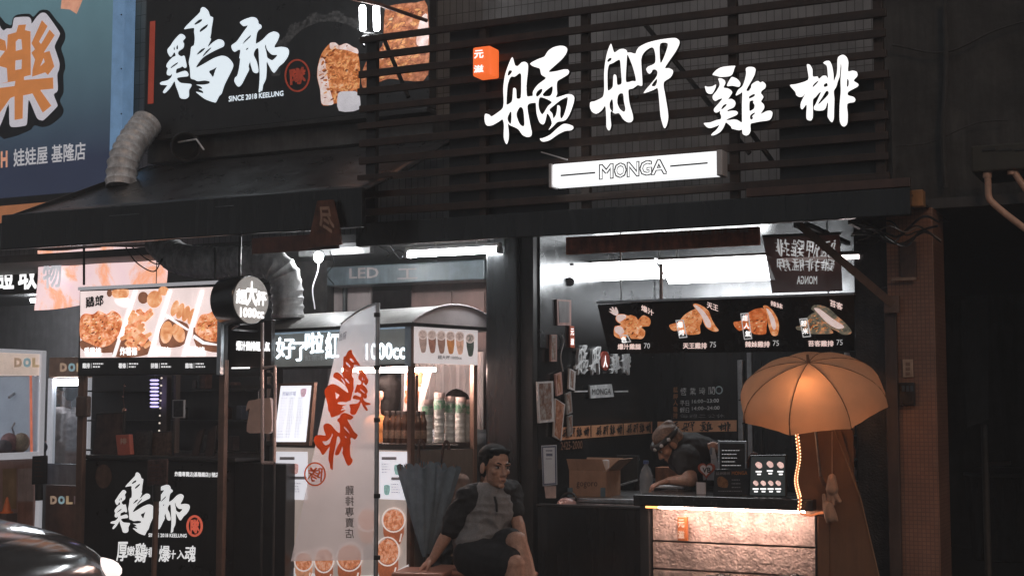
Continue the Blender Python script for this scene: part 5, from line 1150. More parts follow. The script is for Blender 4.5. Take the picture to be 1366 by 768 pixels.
mo('dish_picture', MFG, Z10([(875, 225), (905, 195), (960, 192), (1050, 225), (1130, 300), (1200, 360), (1260, 430), (1255, 470), (1180, 475), (1120, 440), (1020, 390), (950, 290), (900, 250)]), .004)
mo('dish_picture_meat', MWP, Z10([(905, 225), (960, 230), (1080, 320), (1180, 385), (1190, 410), (1130, 420), (1040, 370), (960, 290)]), .005)
for i_, poly in enumerate((Z9([(240, 262), (262, 224), (440, 245), (465, 275), (530, 235), (590, 300), (575, 340), (500, 355), (535, 390), (500, 468), (390, 460), (350, 440), (280, 465), (225, 420), (230, 345), (290, 320)]), Z9([(785, 335), (870, 302), (930, 232), (1060, 170), (1105, 300), (1090, 410), (950, 420), (830, 385)]), Z10([(140, 360), (240, 292), (410, 228), (455, 330), (440, 465), (330, 465), (190, 435)]), Z10([(735, 405), (830, 322), (890, 272), (980, 255), (1050, 400), (1080, 455), (880, 462)]))): crumbs(TM, poly, .0034, mn, 55, 1, 3.2, .5, 10 + i_, .7)
for q, body in ((rq(855.5, 410, 872, 418, .5), '爆汁'), (rq(943, 405, 958, 413, .35), '天王'), (rq(1028, 403, 1044, 410, .3), '辣妹'), (rq(1107, 402, 1124, 411, .35), '苔客')):
    lettering('lettering', PKL, TM, body, q, .006, mn, .02)
for q, body, pr in ((rq(824, 458.5, 855, 466), '爆汁雞腿', '70'), (rq(911, 457, 943, 465), '天王雞排', '75'), (rq(994, 455, 1027, 463), '辣妹雞排', '75'), (rq(1078, 454, 1112, 462), '苔客雞排', '75')):
    lettering('lettering', PKL, TM, body, q, .006, mn, .03)
    x1, y0 = q[1][0], q[1][1]
    lettering('price', DIMW, TM, pr, rq(x1 + 4, y0 - 1, x1 + 12, y0 + 6), .006, mn, -.01)
for x, y, h_, ch in ((826, 447, 9, '色'), (901, 427, 23, '爆烤'), (987.5, 418, 34, '超人氣'), (1066, 425, 24, '粉米')):
    n_ = len(ch); w_ = 13
    o_ = [(x, y), (x + w_ - 2, y - 1), (x + w_ + 3, y + h_), (x + 5, y + h_ + 1)]
    i_ = [(x + 1.4, y + 1.4), (x + w_ - 3.4, y + .6), (x + w_ + 1.4, y + h_ - 1.2), (x + 6, y + h_ - .4)]
    outline('badge_edge', DIMW, TM, [o_, i_], .0006, .006, mn, 1)
    for j, c_ in enumerate(ch): lettering('badge_lettering', WLET, TM, c_, rq(x + 2.5 + j * 2, y + 2 + j * 10.5, x + 10 + j * 2, y + 10 + j * 10.5), .0065, mn, .03)
# brown pennant with mirrored writing
pe = thing('brown_pennant', 'brown translucent pennant with mirrored white handwriting hanging before the tube lamp', 'pennant', at(1075, 392, 7.86))
PP = YP(7.86)
slab('cloth', cloth_mat('brown_cloth', (.17, .085, .075), .12, .5), PP, [(1017, 316), (1120, 312), (1124, 388), (1030, 391), (1025, 360)], .002, 0, pe)
lettering('lettering', DIMW, PP, '艋舺雞排', [(1118, 321), (1033, 319), (1036, 341), (1110, 344)], .004, pe, .0, .15)
lettering('lettering', DIMW, PP, '雞排艋舺', [(1114, 346), (1036, 344), (1037, 361), (1112, 362)], .004, pe, -.005, .15)
lettering('lettering', DIMW, PP, 'MONGA', rq(1090, 368, 1063, 379), .004, pe, .02)
MB().tube([at(1017, 315, 7.86), at(1122, 311, 7.86)], .008, 6).build('top_rod', DARK, pe)
# diagonal brown brace
br_ = thing('diagonal_brace', 'diagonal brown steel brace between the fascia and the tiled column', 'brace', at(1193, 410, 7.72))
MB().tube([at(1062, 296, 7.55), at(1190, 405, 7.84)], .030, 4).build('beam', POSTB, br_)
MB().box(at(1190, 405, 7.84).x - .04, at(1190, 405, 7.84).x + .04, 7.825, 7.855, at(1190, 405, 7.84).z - .05, at(1190, 405, 7.84).z + .04).build('end_plate', POSTB, br_)

# left wall: steel letters, plaque, pictures
lw = thing('wall_lettering', 'raised white brush characters with a red dot on the black side wall', 'wall lettering', SW.hit(800, 500))
SWB = XP(XL + .006)
WPL = mat('painted_white_letter', (.82, .82, .84), .4)
Wd = [('meng', (768, 460, 785, 500)), ('jia', (788, 462, 802, 500)), ('ji', (815, 468, 828, 498)), ('pai', (830, 468, 842, 500))]
for k_, (x0, y0, x1, y1) in Wd:
    L_ = CH[k_]; xs = [p[0] for lp in L_ for p in lp]; ys = [p[1] for lp in L_ for p in lp]
    outline('raised_character', WPL, SWL, remap(L_, (min(xs), min(ys), max(xs), max(ys)), rq(x0, y0, x1, y1)), .02, .02, lw, 1)
outline('red_dot', mat('red_badge', (.35, .06, .04), .4), SWL, [ellpts(807.5, 481, 6, 13)], .015, .018, lw, 1)
lettering('red_dot_mark', WLET, SWL, '人', rq(805, 474, 810.5, 490), .022, lw, .03)
slab('white_plaque', WPL, SWL, [(787, 514), (816, 512), (819, 529), (788, 531)], .012, .014, lw)
lettering('plaque_lettering', INK, SWL, 'MONGA', rq(790, 518, 815, 526, -.03), .017, lw, .0)
for x0, x1 in ((767, 784), (821, 838)): slab('white_rule', WPL, SWL, [(x0, 521), (x1, 520.5), (x1, 522.5), (x0, 523)], .008, .012, lw)
# orange strip around the walls, one strip per wall
OST = mat('orange_strip', (.78, .38, .21), .5, var=.12)
ot = thing('orange_wall_strip', 'orange strip with black brush writing along the black shop walls', 'wall strip', BW.hit(928, 578))
slab('side_length', OST, SWB, [(744, 570), (870, 562), (870, 577.5), (744, 587)], .004, .003, ot)
slab('back_length', OST, BW, [(877, 562), (982.5, 560), (982.5, 575), (877, 577)], .004, .003, ot)
def strip_char(key, pl, q):
    L_ = CH[key]; xs = [p[0] for lp in L_ for p in lp]; ys = [p[1] for lp in L_ for p in lp]
    outline('strip_character', INK, pl, remap(L_, (min(xs), min(ys), max(xs), max(ys)), q), .001, .006, ot, 1)
for i, k_ in enumerate(('meng', 'jia', 'ji', 'pai')):
    x0 = (888, 909, 933, 957)[i]; strip_char(k_, BW, rq(x0, 562, x0 + 18, 575.5, -.01))
    for base_x, wd_ in ((750, 9.5), (795, 9.2), (836, 8.5)):
        x = base_x + i * wd_; y = 571 - (x - 744) * .065; strip_char(k_, SWB, rq(x, y, x + wd_ - 1.5, y + 13, -.06))
for x in (788, 831, 867): slab('strip_divider', INK, SWB, [(x, 568 - (x - 744) * .055), (x + 1, 568 - (x - 744) * .055), (x + 1, 585 - (x - 744) * .065), (x, 585 - (x - 744) * .065)], .001, .006, ot)
ph = thing('painted_number', 'faint brown telephone number painted under the orange strip', 'lettering', SWB.hit(760, 600))
lettering('lettering', mat('brown_wall_print', (.20, .10, .06), .6), SWB, '2425-2000', [(748, 589), (777, 587), (777, 598), (748, 600)], .003, ph, .02)
# business hours on the back wall
bh = thing('painted_hours', 'white painted opening hours with a clock mark on the black back wall', 'wall lettering', BW.hit(940, 556))
CHK = mat('chalk_white', (.8, .8, .8), .7, var=.4, scale=60)
for i, ch in enumerate('營業時間'): lettering('lettering', CHK, BW, ch, rq(907.5 + i * 12.6, 517 - i * .4, 915.5 + i * 12.6, 527 - i * .4), .002, bh, .0, .1)
outline('clock_mark', mat('pale_teal_mark', (.4, .5, .52), .6), BW, ringloops(959, 520, 5.2, 5.6, 1.7, 20), .001, .002, bh, 1)
lettering('lettering', CHK, BW, '平日', rq(907, 534, 919, 541), .002, bh, .0, .1); lettering('lettering', CHK, BW, '16:00~23:00', rq(923, 532, 959, 537, -.04), .002, bh, .015)
lettering('lettering', CHK, BW, '假日', rq(907, 543, 919, 550), .002, bh, .0, .1); lettering('lettering', CHK, BW, '14:00~24:00', rq(923, 541.5, 960, 546.5, -.03), .002, bh, .015)
lettering('lettering', mat('grey_chalk', (.22, .22, .23), .7), BW, '每週二公休', rq(907, 552, 967, 557), .002, bh, .0, .1)
for i, ch in enumerate('艋舺人雞排'): lettering('lettering', mat('orange_chalk', (.35, .14, .06), .7), BW, ch, rq(898, 516 + i * 8.6, 904, 523.5 + i * 8.6), .002, bh, .02, .1)
tag(obox('steel_corner_trim', STEELB, 984, 480, 991, 600, YB - .05, YB - .013), 'vertical grey metal trim beside the painted opening hours', 'trim')
# pictures and cards on the side wall
PHOTO = ramp_mat('photo_print', [(.3, (.05, .03, .025)), (.45, (.22, .10, .06)), (.58, (.35, .30, .28)), (.72, (.6, .55, .5))], 22)
PHOTO2 = ramp_mat('warm_photo_print', [(.3, (.08, .03, .02)), (.5, (.40, .15, .07)), (.7, (.6, .45, .38))], 26)
FRW = mat('white_frame', (.70, .66, .66), .5); FRPk = mat('pink_frame', (.55, .32, .28), .5)
for lab, pts, fm, pm, bd_ in (
    ('pink framed picture high on the black side wall', [(743, 399), (762, 400), (762, 434), (744, 434)], FRPk, mat('grey_matte', (.25, .22, .22), .4, var=.3), 2.5),
    ('tall narrow framed card beside the switch cable', [(735, 446), (743, 446), (743, 482), (735, 482)], FRPk, PHOTO, 1.5),
    ('instant photograph with white border on the side wall', [(717, 509), (738, 508), (739, 562), (719, 564)], FRW, PHOTO, 2.5),
    ('tilted pink framed photograph on the side wall', [(741, 499), (749, 496), (751, 525), (743, 528)], FRPk, PHOTO2, 2),
    ('large tilted photograph hanging below the pink frame', [(741, 531), (754, 539), (749, 588), (739, 582)], FRW, PHOTO2, 1.2),
    ('white framed photograph beside the raised characters', [(760, 491), (768, 495), (767, 521), (759, 518)], FRW, PHOTO, 2),
    ('grey photograph under the white framed one', [(755, 525), (762, 522), (764, 550), (757, 553)], mat('grey_frame', (.3, .3, .3), .5), PHOTO, 1.2),
    ('lowest grey photograph hanging over the orange strip', [(758, 555), (764, 553), (764, 578), (759, 582)], mat('grey_frame', (.3, .3, .3), .5), PHOTO, 1.2)):
    t_ = thing('wall_picture', lab, 'picture', SWL.hit((pts[2][0] + pts[3][0]) / 2, (pts[2][1] + pts[3][1]) / 2), 'pictures on the black side wall')
    cx_ = sum(p[0] for p in pts) / 4; cy_ = sum(p[1] for p in pts) / 4
    slab('frame', fm, SWL, pts, .012, .014, t_)
    slab('print', pm, SWL, [(x + (bd_ if x < cx_ else -bd_), y + (bd_ if y < cy_ else -bd_ * 1.6)) for x, y in pts], .002, .0165, t_)
tg = thing('red_wall_tag', 'small red vertical tag with white characters on the side wall', 'tag', SWL.hit(763, 464))
slab('plate', mat('red_tag', (.62, .13, .06), .5), SWL, [(760, 434), (766, 435), (767, 464), (761, 463)], .012, .014, tg)
for i, ch in enumerate('元滋'): lettering('lettering', WLET, SWL, ch, rq(761.3, 438 + i * 13, 765.8, 447 + i * 13), .0155, tg, .03)
wc_ = tag(MB().tube(spline([SWL.hit(749, 446, .01), SWL.hit(752, 455, .01), SWL.hit(748, 475, .01), SWL.hit(751, 495, .01)]), .004, 6).build('wall_cable', WHITE), 'short grey cable dangling on the black side wall', 'cable')
qr = thing('payment_card', 'white payment notice with a navy border on the side wall post', 'notice', SWL.hit(733, 648))
slab('card', mat('pale_blue_paper', (.52, .57, .62), .5, var=.05), YP(7.93), [(722, 594), (742, 593), (743, 646), (724, 648)], .006, 0, qr)
outline('border', mat('navy_border', (.10, .13, .20), .5), YP(7.93), [[(722.6, 595), (741.6, 594), (742.4, 645.5), (724.4, 647)], [(724.4, 597), (740, 596.2), (740.6, 643.4), (726, 644.8)]], .001, .002, qr, 1)
bars('small_print', MATS['navy_border'], YP(7.93), [(728, 600, 737, 601.5), (728.5, 604.5, 737, 608), (728, 611, 736, 612)], .002, qr)
slab('holder', PINKM, YP(7.94), [(726, 648), (741, 648), (741, 664), (728, 664)], .01, 0, qr)

# ================================================================== FRONT COUNTER WITH ROCK FACE
YR = 7.75
GP = YP(YR)
rc = thing('rock_counter', 'serving counter with rough pale rock face lit by a warm strip under its black top', 'counter', (Xat(978, YR), YR + .2, .12))
rx0, rx1 = Xat(869, YR, 720), Xat(1088, YR, 720)
zt_ = Zat(978, 676, YR)
MB().box(rx0 - .055, rx1 + .015, YR + .07, YR + .45, .12, zt_ - .002).build('carcass', BLACK, rc)
MB().box(rx0 - .06, rx1 + .02, YR - .13, YR + .48, zt_, zt_ + .062).build('top', mat('black_counter_top', (.02, .019, .019), .25, var=.3), rc, bevel=.006)
MB().box(rx0 - .058, rx0 - .004, YR - .03, YR + .069, .12, zt_ - .001).build('side_stile', BLACK, rc, bevel=.004)
MB().box(rx1 + .002, rx1 + .014, YR - .03, YR + .069, .12, zt_ - .001).build('side_stile', BLACK, rc, bevel=.004)
ROCK = mat('pale_rock', (.62, .47, .42), .88, var=.25, scale=18, bump=.35, bscale=90, spec=.15)
seams = [zt_ - .012, Zat(978, 726, YR), Zat(978, 764, YR), .56 - .22, .13]
for k in range(4):
    za, zb_ = seams[k + 1] + .0022, seams[k] - .0022; nx = 190; nz_ = max(8, int((za - zb_) / -.0055)); V = []; Fq = []
    for j in range(nz_ + 1):
        for i in range(nx + 1):
            x = rx0 + (rx1 - rx0) * i / nx; z = za + (zb_ - za) * j / nz_
            d = noise.noise((x * 26, z * 34, k)) * .003 + noise.noise((x * 80 + 50 * z, z * 90, 3)) * .0048 + noise.noise((x * 150 + 70 * z, z * 170, 7)) * .0030 + abs(noise.noise((x * 9, z * 12, 5))) * .004
            e = min(i, nx - i, j, nz_ - j); d *= min(1, e / 1.5)
            V.append((x, YR + .035 - .022 * min(1, e / 1.0) - d, z))
    for j in range(nz_):
        for i in range(nx): a_ = j * (nx + 1) + i; Fq.append((a_, a_ + 1, a_ + nx + 2, a_ + nx + 1))
    MB().add(V, Fq).build('rock_slab', ROCK, rc, smooth=True)
MB().box(rx0 + .004, rx1 - .004, YR + .037, YR + .066, .124, zt_ - .002).build('backing', BLACK, rc)
MB().box(rx0 + .09, rx1 - .03, YR - .118, YR - .100, zt_ - .011, zt_ - .001).build('light_strip', mat('warm_strip', (.9, .8, .75), .4, em=46, ec=(1, .72, .60)), rc)
MB().box(rx0 + .01, rx0 + .085, YR - .118, YR - .100, zt_ - .011, zt_ - .001).build('light_strip', mat('orange_led_strip', (.9, .6, .3), .4, em=3, ec=(1, .36, .10)), rc)
tgp = thing('orange_counter_tag', 'small orange upright tag with two characters fixed on the rock face', 'tag', GP.hit(909, 722))
obox('plate', mat('orange_tag', (.5, .14, .04), .4), 903.5, 689, 916.5, 721, YR - .045, YR - .02, tgp, .004)
for i, ch in enumerate('元滋'): lettering('lettering', mat('cream_letter', (.7, .55, .45), .5), YP(YR - .045), ch, rq(904.5, 692 + i * 15, 913, 703 + i * 15), .002, tgp, .04)
# dark lamp heads low at the rock face
for px, lab in ((962, 'dark spot lamp clipped low on the rock face near its middle'), (1060, 'dark spot lamp clipped low on the rock face near the brown tarpaulin')):
    t_ = thing('spot_lamp', lab, 'lamp', at(px, 772, 7.62))
    MB().ell(at(px, 771, 7.62), (.035, .035, .03)).build('lamp_head', BLACKG, t_, smooth=True)
    MB().tube([at(px - 20, 768, 7.66), at(px + 12, 767, 7.66)], .006, 6).build('arm', DARK, t_)
    MB().tube([at(px, 775, 7.63), Vector((at(px, 775, 7.63).x, 7.63, .12))], .008, 6).build('stem', DARK, t_)
# lower black front left of it
bf_ = thing('black_front_panel', 'plain black front panel closing the shop left of the rock counter', 'panel', (Xat(795, 7.96), 7.96, .12))
MB().box(Xat(716, 7.96), rx0 - .062, 7.96, 8.0, .12, Zat(790, 677, 7.96)).build('panel', BLACKG, bf_, bevel=.004)
MB().box(Xat(716, 7.96), rx0 - .064, 7.95, 8.02, Zat(790, 677, 7.96) + .001, Zat(790, 674, 7.96)).build('cap_rail', DARK, bf_)
# stainless worktop behind
wt = thing('steel_worktop', 'stainless steel worktop inside the shop carrying a box and a bottle', 'worktop', (Xat(830, 8.4), 8.4, .12))
zw = Zat(790, 664, 8.12)
MB().box(Xat(757, 8.12), Xat(960, 8.12), 8.12, 8.95, zw - .03, zw).build('top', STEELB, wt, bevel=.006)
MB().box(Xat(757, 8.12), Xat(960, 8.12), 8.118, 8.14, zw - .14, zw - .032).build('apron', mat('pinkish_steel', (.5, .45, .45), .35, metal=.7, var=.3, scale=6), wt, bevel=.004)
for px in (762, 945):
    for y in (8.16, 8.9): MB().tube([(Xat(px, 8.12), y, .12), (Xat(px, 8.12), y, zw - .03)], .018, 8).build('leg', STEELB, wt)
MB().tube([at(822, 648, 8.5), at(850, 640, 8.7)], .006, 6).build('rail', STEELB, wt)
pbow = thing('pink_bowl', 'pink upturned bowl at the end of the steel worktop', 'bowl', at(756, 672, 8.06))
bc = at(756, 673, 8.07)
MB().lathe(bc, [(.062, 0), (.058, .02), (.04, .036), (.015, .044), (.001, .045)], 20).build('bowl', mat('pink_plastic', (.55, .33, .31), .3), pbow, smooth=True)
MB().tube([bc + Vector((.05 * math.cos(t), .03 + .05 * math.sin(t) * .3, .03 + .04 * math.sin(t))) for t in [k * .35 for k in range(10)]], .008, 6).build('handle', BLACK, pbow)
# cardboard box with letters
bx_ = thing('cardboard_box', 'open brown cardboard box with a lettered side on the steel worktop', 'box', at(792, 664, 8.25))
BY = 8.25
b0, b1, zb0, zb1 = Xat(759, BY), Xat(808, BY), zw + .001, Zat(785, 628, BY)
dpt = .24
MB().box(b0, b1, BY, BY + .006, zb0, zb1).build('side', CARD, bx_); MB().box(b0, b1, BY + dpt - .006, BY + dpt, zb0, zb1).build('side', CARD, bx_)
MB().box(b0, b0 + .006, BY + .007, BY + dpt - .007, zb0, zb1).build('side', CARD, bx_); MB().box(b1 - .006, b1, BY + .007, BY + dpt - .007, zb0, zb1).build('side', CARD, bx_)
MB().box(b0 + .007, b1 - .007, BY + .007, BY + dpt - .007, zb0, zb0 + .005).build('bottom', CARD, bx_)
fl_h = Zat(785, 612, BY) - zb1
MB().hexa([(b0, BY, zb1 + .001), (b1, BY, zb1 + .001), (b1 - .02, BY - .02, zb1 + fl_h), (b0 - .01, BY - .02, zb1 + fl_h)], [(b0, BY + .005, zb1 + .001), (b1, BY + .005, zb1 + .001), (b1 - .02, BY - .015, zb1 + fl_h), (b0 - .01, BY - .015, zb1 + fl_h)]).build('flap', CARD, bx_)
MB().hexa([(b1, BY + .01, zb1 + .001), (b1, BY + dpt, zb1 + .001), (b1 + .085, BY + dpt, zb1 + fl_h), (b1 + .085, BY + .01, zb1 + fl_h)], [(b1 - .005, BY + .01, zb1 + .004), (b1 - .005, BY + dpt, zb1 + .004), (b1 + .08, BY + dpt, zb1 + fl_h + .003), (b1 + .08, BY + .01, zb1 + fl_h + .003)]).build('flap', CARD, bx_)
MB().hexa([(b0, BY + dpt, zb1 + .001), (b1, BY + dpt, zb1 + .001), (b1, BY + dpt + .05, zb1 + fl_h), (b0, BY + dpt + .05, zb1 + fl_h)], [(b0, BY + dpt - .005, zb1 + .002), (b1, BY + dpt - .005, zb1 + .002), (b1, BY + dpt + .045, zb1 + fl_h), (b0, BY + dpt + .045, zb1 + fl_h)]).build('flap', CARD, bx_)
lettering('lettering', mat('faded_ink', (.04, .022, .02), .7), YP(BY), 'gogoro', rq(769, 642.5, 797, 651, .0), .002, bx_, .0)
for x0, x1 in ((757, 764), (801, 807.5)): bars('blue_tape', mat('blue_tape', (.12, .19, .24), .4), YP(BY), [(x0, 650, x1, 662)], .0025, bx_)
MB().box(b1 - .05, b1 - .01, BY + .05, BY + .09, zb1 - .03, zb1 + .07).build('packing_paper', PAPER, bx_, bevel=.01)
# water bottle
wb = thing('water_bottle', 'clear plastic water bottle with a blue cap on the steel worktop', 'bottle', at(862, 657, 8.3))
p = at(862, 657, 8.3); p.z = zw + .001
MB().lathe(p, [(.038, 0), (.042, .006), (.041, .03), (.043, .04), (.041, .06), (.043, .075), (.041, .10), (.043, .115), (.041, .135), (.028, .175), (.015, .195), (.014, .205)], 18).build('bottle_body', mat('clear_bottle', (.42, .47, .52), .12, var=.2, alpha=.55), wb, smooth=True)
MB().lathe(p + Vector((0, 0, .206)), [(.017, 0), (.017, .018), (.015, .02)], 14).build('cap', mat('blue_cap', (.12, .18, .40), .4), wb, smooth=True)
# small things around the worker
for nm, lab, m_, q, Y0, dp in (
    ('orange_carton', 'orange printed carton beside the water bottle', mat('orange_carton', (.52, .20, .10), .5, var=.3, scale=25), (874, 623, 903, 646), 8.62, .12),
    ('dark_monitor', 'dark monitor standing behind the cardboard box', mat('dark_screen', (.05, .055, .06), .25), (823, 607, 851, 642), 8.85, .05),
    ('white_tray', 'white paper tray on the worktop under the worker hands', PAPER, (872, 648, 912, 651), 8.3, .16)):
    tag(obox(nm, m_, *q, Y0, Y0 + dp, None, .004), lab, nm.split('_')[1])
kr = tag(MB().box(Xat(845, 9.0), Xat(880, 9.0), 9.0, 9.35, .12, Zat(850, 640, 9.0)).build('equipment_cabinet', BLACK, None, bevel=.01), 'low black equipment cabinet behind the steel worktop', 'cabinet')
# things on the rock counter
zk = zt_ + .062
YT = 7.82
sg = thing('framed_counter_notice', 'grey framed black notice standing on the rock counter', 'notice', at(977, 661, YT + .12)); sg.location.z = zk; wbase[sg.name] = Vector(sg.location)
slab('frame', STEELB, YP(YT + .12), [(957.5, 587.5), (996, 588), (996, 655), (957.5, 655)], .015, 0, sg, .002); slab('sheet', mat('black_sheet', (.03, .03, .03), .4), YP(YT + .12), [(960, 590.5), (993.5, 591), (993.5, 655), (960, 655)], .002, .003, sg)
bars('small_print', DIMW, YP(YT + .12), textbars(963, 600, 991, 6, 5, .8, 5), .005, sg)
MB().box(at(960, 650, YT + .13).x, at(992, 650, YT + .13).x, YT + .12, YT + .17, zk, at(977, 655, YT + .12).z).build('foot', STEELB, sg)
sg = thing('black_menu_card', 'black counter menu card with an orange heading and a burger picture', 'menu card', at(973, 661, YT)); sg.location.z = zk; wbase[sg.name] = Vector(sg.location)
slab('card', mat('menu_card_black', (.03, .033, .038), .35, var=.4), YP(YT), [(953, 626), (1000, 624), (999, 662), (951, 660)], .014, 0, sg, .002)
lettering('lettering', mat('dim_white_ink', (.35, .35, .36), .5), YP(YT), '艋舺雞排', rq(955, 629, 974, 633, -.02), .003, sg, .02); lettering('lettering', mat('dim_orange_ink', (.50, .20, .06), .5), YP(YT), 'MONGA', rq(976, 628, 997, 633, -.02), .003, sg, .04)
outline('burger_picture', ramp_mat('dim_burger', [(.3, (.10, .04, .015)), (.6, (.35, .17, .07))], 40), YP(YT), [[(957, 637), (963, 635), (971, 641), (970, 650), (958, 648)]], .001, .003, sg, 2)
bars('small_print', mat('dim_white_ink', (.35, .35, .36), .5), YP(YT), textbars(976, 639, 990, 3, 5, 1.2, 9) + textbars(958, 654, 996, 1, 3, 1.2, 10), .003, sg)
sg = thing('menu_tablet', 'dark lit tablet menu with seven small food pictures on the counter', 'tablet', at(1026, 664, YT - .02)); sg.location.z = zk; wbase[sg.name] = Vector(sg.location)
TBP = YP(YT - .03)
slab('case', BLACKG, TBP, [(1000, 607), (1049, 606), (1049, 664), (998, 662.5)], .02, 0, sg, .003)
slab('screen', mat('screen_dark', (.03, .035, .035), .3, em=.5, ec=(.03, .036, .036)), TBP, [(1002, 609), (1047, 608.5), (1047, 661), (1000.5, 660)], .001, .002, sg)
FS = mat('screen_food', (.75, .5, .45), .4, em=.75, var=.3, scale=50)
for x, y in ((1012, 620), (1027, 619), (1041, 620), (1008, 644), (1018, 644), (1028, 644), (1038, 644)):
    s_ = 4.6 if y < 630 else 3.6
    outline('dish_picture', FS, TBP, [[(x - s_, y - s_ * .3), (x - s_ * .3, y - s_), (x + s_ * .8, y - s_ * .5), (x + s_, y + s_ * .6), (x + .5, y + s_), (x - s_ * .6, y + s_ * .4)]], .0006, .003, sg, 2)
    bars('screen_print', LEDW, TBP, [(x - 4, y + s_ + 3, x + 4, y + s_ + 5), (x - 2, y + s_ + 6.5, x + 3, y + s_ + 8.5)], .003, sg)
ht = thing('heart_sign', 'white heart sign with a red edge standing on the counter', 'sign', at(942, 640, YT + .1)); ht.location.z = zk; wbase[ht.name] = Vector(ht.location)
hp = [(942 + 12 * (math.sin(t) ** 3) * .95, 626 - (13 * math.cos(t) - 5 * math.cos(2 * t) - 2 * math.cos(3 * t) - math.cos(4 * t)) * .72) for t in [2 * math.pi * k / 30 for k in range(30)]]
outline('heart_edge', mat('heart_red', (.40, .09, .05), .5), YP(YT + .1), [hp], .012, 0, ht, 1); outline('heart_face', PAPER, YP(YT + .1), [[(942 + (x - 942) * .72, 626 + (y - 626) * .72) for x, y in hp]], .002, .003, ht, 1)
lettering('lettering', INK, YP(YT + .1), 'VB', rq(937, 623, 948, 630), .006, ht, .02)
MB().tube([at(942, 638, YT + .11), Vector((at(942, 638, YT + .11).x, YT + .11, zk))], .004, 6).build('stem', DARK, ht)
cdx = tag(obox('white_card', PAPER, 929, 643, 941, 660, YT + .02, YT + .03, None, .001), 'small white card standing before the heart sign', 'card')
rh = tag(MB().tube(spline([at(996, 640, 8.2), at(997, 620, 8.2), at(1003, 606, 8.2), at(1011, 606, 8.2)]), .01, 8).build('red_hook', RUST), 'curved reddish hook behind the tablet menu', 'hook')
hd = thing('door_frame_post', 'grey metal frame post behind the umbrella', 'post', at(1000, 640, 9.2))
MB().box(Xat(997, 9.2), Xat(1003, 9.2), 9.2, 9.24, .12, Zat(1000, 470, 9.2)).build('shaft', STEELB, hd)
MB().box(Xat(1014, 9.2), Xat(1016, 9.2), 9.2, 9.23, .12, Zat(1014, 480, 9.2)).build('rail', DARK, hd)
# right side shelf clutter seen past the umbrella
sh_ = thing('right_shelf', 'shelf with small jars and packs behind the umbrella', 'shelf', at(1130, 660, 8.6))
MB().box(Xat(1118, 8.6), Xat(1142, 8.6), 8.6, 8.62, .12, Zat(1130, 470, 8.6)).build('back_panel', DARK, sh_)
for py in (487, 580, 612, 640): MB().box(Xat(1060, 8.5) if py == 487 else Xat(1118, 8.5), Xat(1141, 8.5), 8.42, 8.598, Zat(1130, py + 2, 8.5), Zat(1130, py, 8.5)).build('board', STEELB, sh_)
for px, py, c in ((1135, 579, (.6, .3, .08)), (1137, 611, (.55, .2, .13)), (1138, 639, (.4, .4, .45)), (1080, 486, (.5, .5, .52)), (1095, 486, (.55, .5, .5)), (1130, 486, (.5, .52, .55))):
    p = at(px, py, 8.45); p.z += .001
    MB().lathe(p, [(.020, 0), (.022, .004), (.022, .05), (.015, .06), (.015, .07)], 12).build('jar', mat('jar_%d' % px, c, .3), sh_, smooth=True)

# ================================================================== UMBRELLA, ROPE LIGHT, TARPAULIN
UC = at(1084, 538, 7.45)
axu = (Vector((0, 0, 1)) + (-FW) * .40 - RT * .17); axu.normalize()
ux = RT - axu * RT.dot(axu); ux.normalize(); uy = axu.cross(ux)
UR, UH = .397, .232
um = thing('orange_umbrella', 'open tan orange eight panel umbrella glowing over the counter end', 'umbrella', UC - axu * .5)
UMB = cloth_mat('umbrella_cloth', (.78, .50, .33), .0, .45, .08)
def upt(k, t):
    a_ = 2 * math.pi * k / 8 + .30; r_ = UR * math.sin(t * math.pi / 2 * .98); h_ = UH * (math.cos(t * math.pi / 2) ** .85 if t < 1 else 0)
    return UC + ux * (r_ * math.cos(a_)) + uy * (r_ * math.sin(a_)) + axu * h_
for k in range(8):
    V = []; Fq = []; n = 10; mseg = 8
    for j in range(n + 1):
        t = j / n
        A_, B_ = upt(k, t), upt(k + 1, t)
        for i in range(mseg + 1):
            s_ = i / mseg; q = A_.lerp(B_, s_); sag = 4 * s_ * (1 - s_)
            bulge = (q - UC - axu * (q - UC).dot(axu)).length
            q = q + (q - UC).normalized() * (.018 * sag * math.sin(t * math.pi) + .004 * noise.noise(q * 22) * t + .0025 * math.sin(s_ * 34 + k) * t ** 3) + axu * (.006 * sag * t ** 4)
            V.append(q)
    for j in range(n):
        for i in range(mseg): a_ = j * (mseg + 1) + i; Fq.append((a_, a_ + 1, a_ + mseg + 2, a_ + mseg + 1))
    MB().add(V, Fq).build('canopy_panel', UMB, um, smooth=True)
    MB().tube([upt(k, t / 8) - (upt(k, t / 8) - UC).normalized() * .004 for t in range(9)], .003, 6).build('rib', mat('umbrella_rib', (.12, .07, .05), .4, metal=.5), um)
    MB().tube([upt(k, t / 8) + (upt(k, t / 8) - UC).normalized() * .0012 for t in range(9)], .0022, 6).build('seam', mat('seam_thread', (.30, .13, .07), .8), um)
    MB().lathe(upt(k, 1), [(.004, -.012), (.004, .012)], 6, (upt(k, 1) - UC)).build('rib_tip', DARK, um)
MB().tube([UC + axu * (UH - .01), UC + axu * (UH + .045)], [.010, .007], 10).build('ferrule', mat('umbrella_tip', (.22, .12, .08), .5), um)
MB().tube([UC + axu * (UH - .01), UC - axu * .42], .007, 8).build('shaft', STEELB, um)
MB().tube(spline([UC - axu * .42, UC - axu * .48 + ux * .02, UC - axu * .50 + ux * .06, UC - axu * .46 + ux * .08]), .011, 8).build('handle', POSTB, um)
rl = thing('rope_light', 'twisted warm glowing rope light hanging from the umbrella to the counter', 'rope light', at(1066, 684, 7.58))
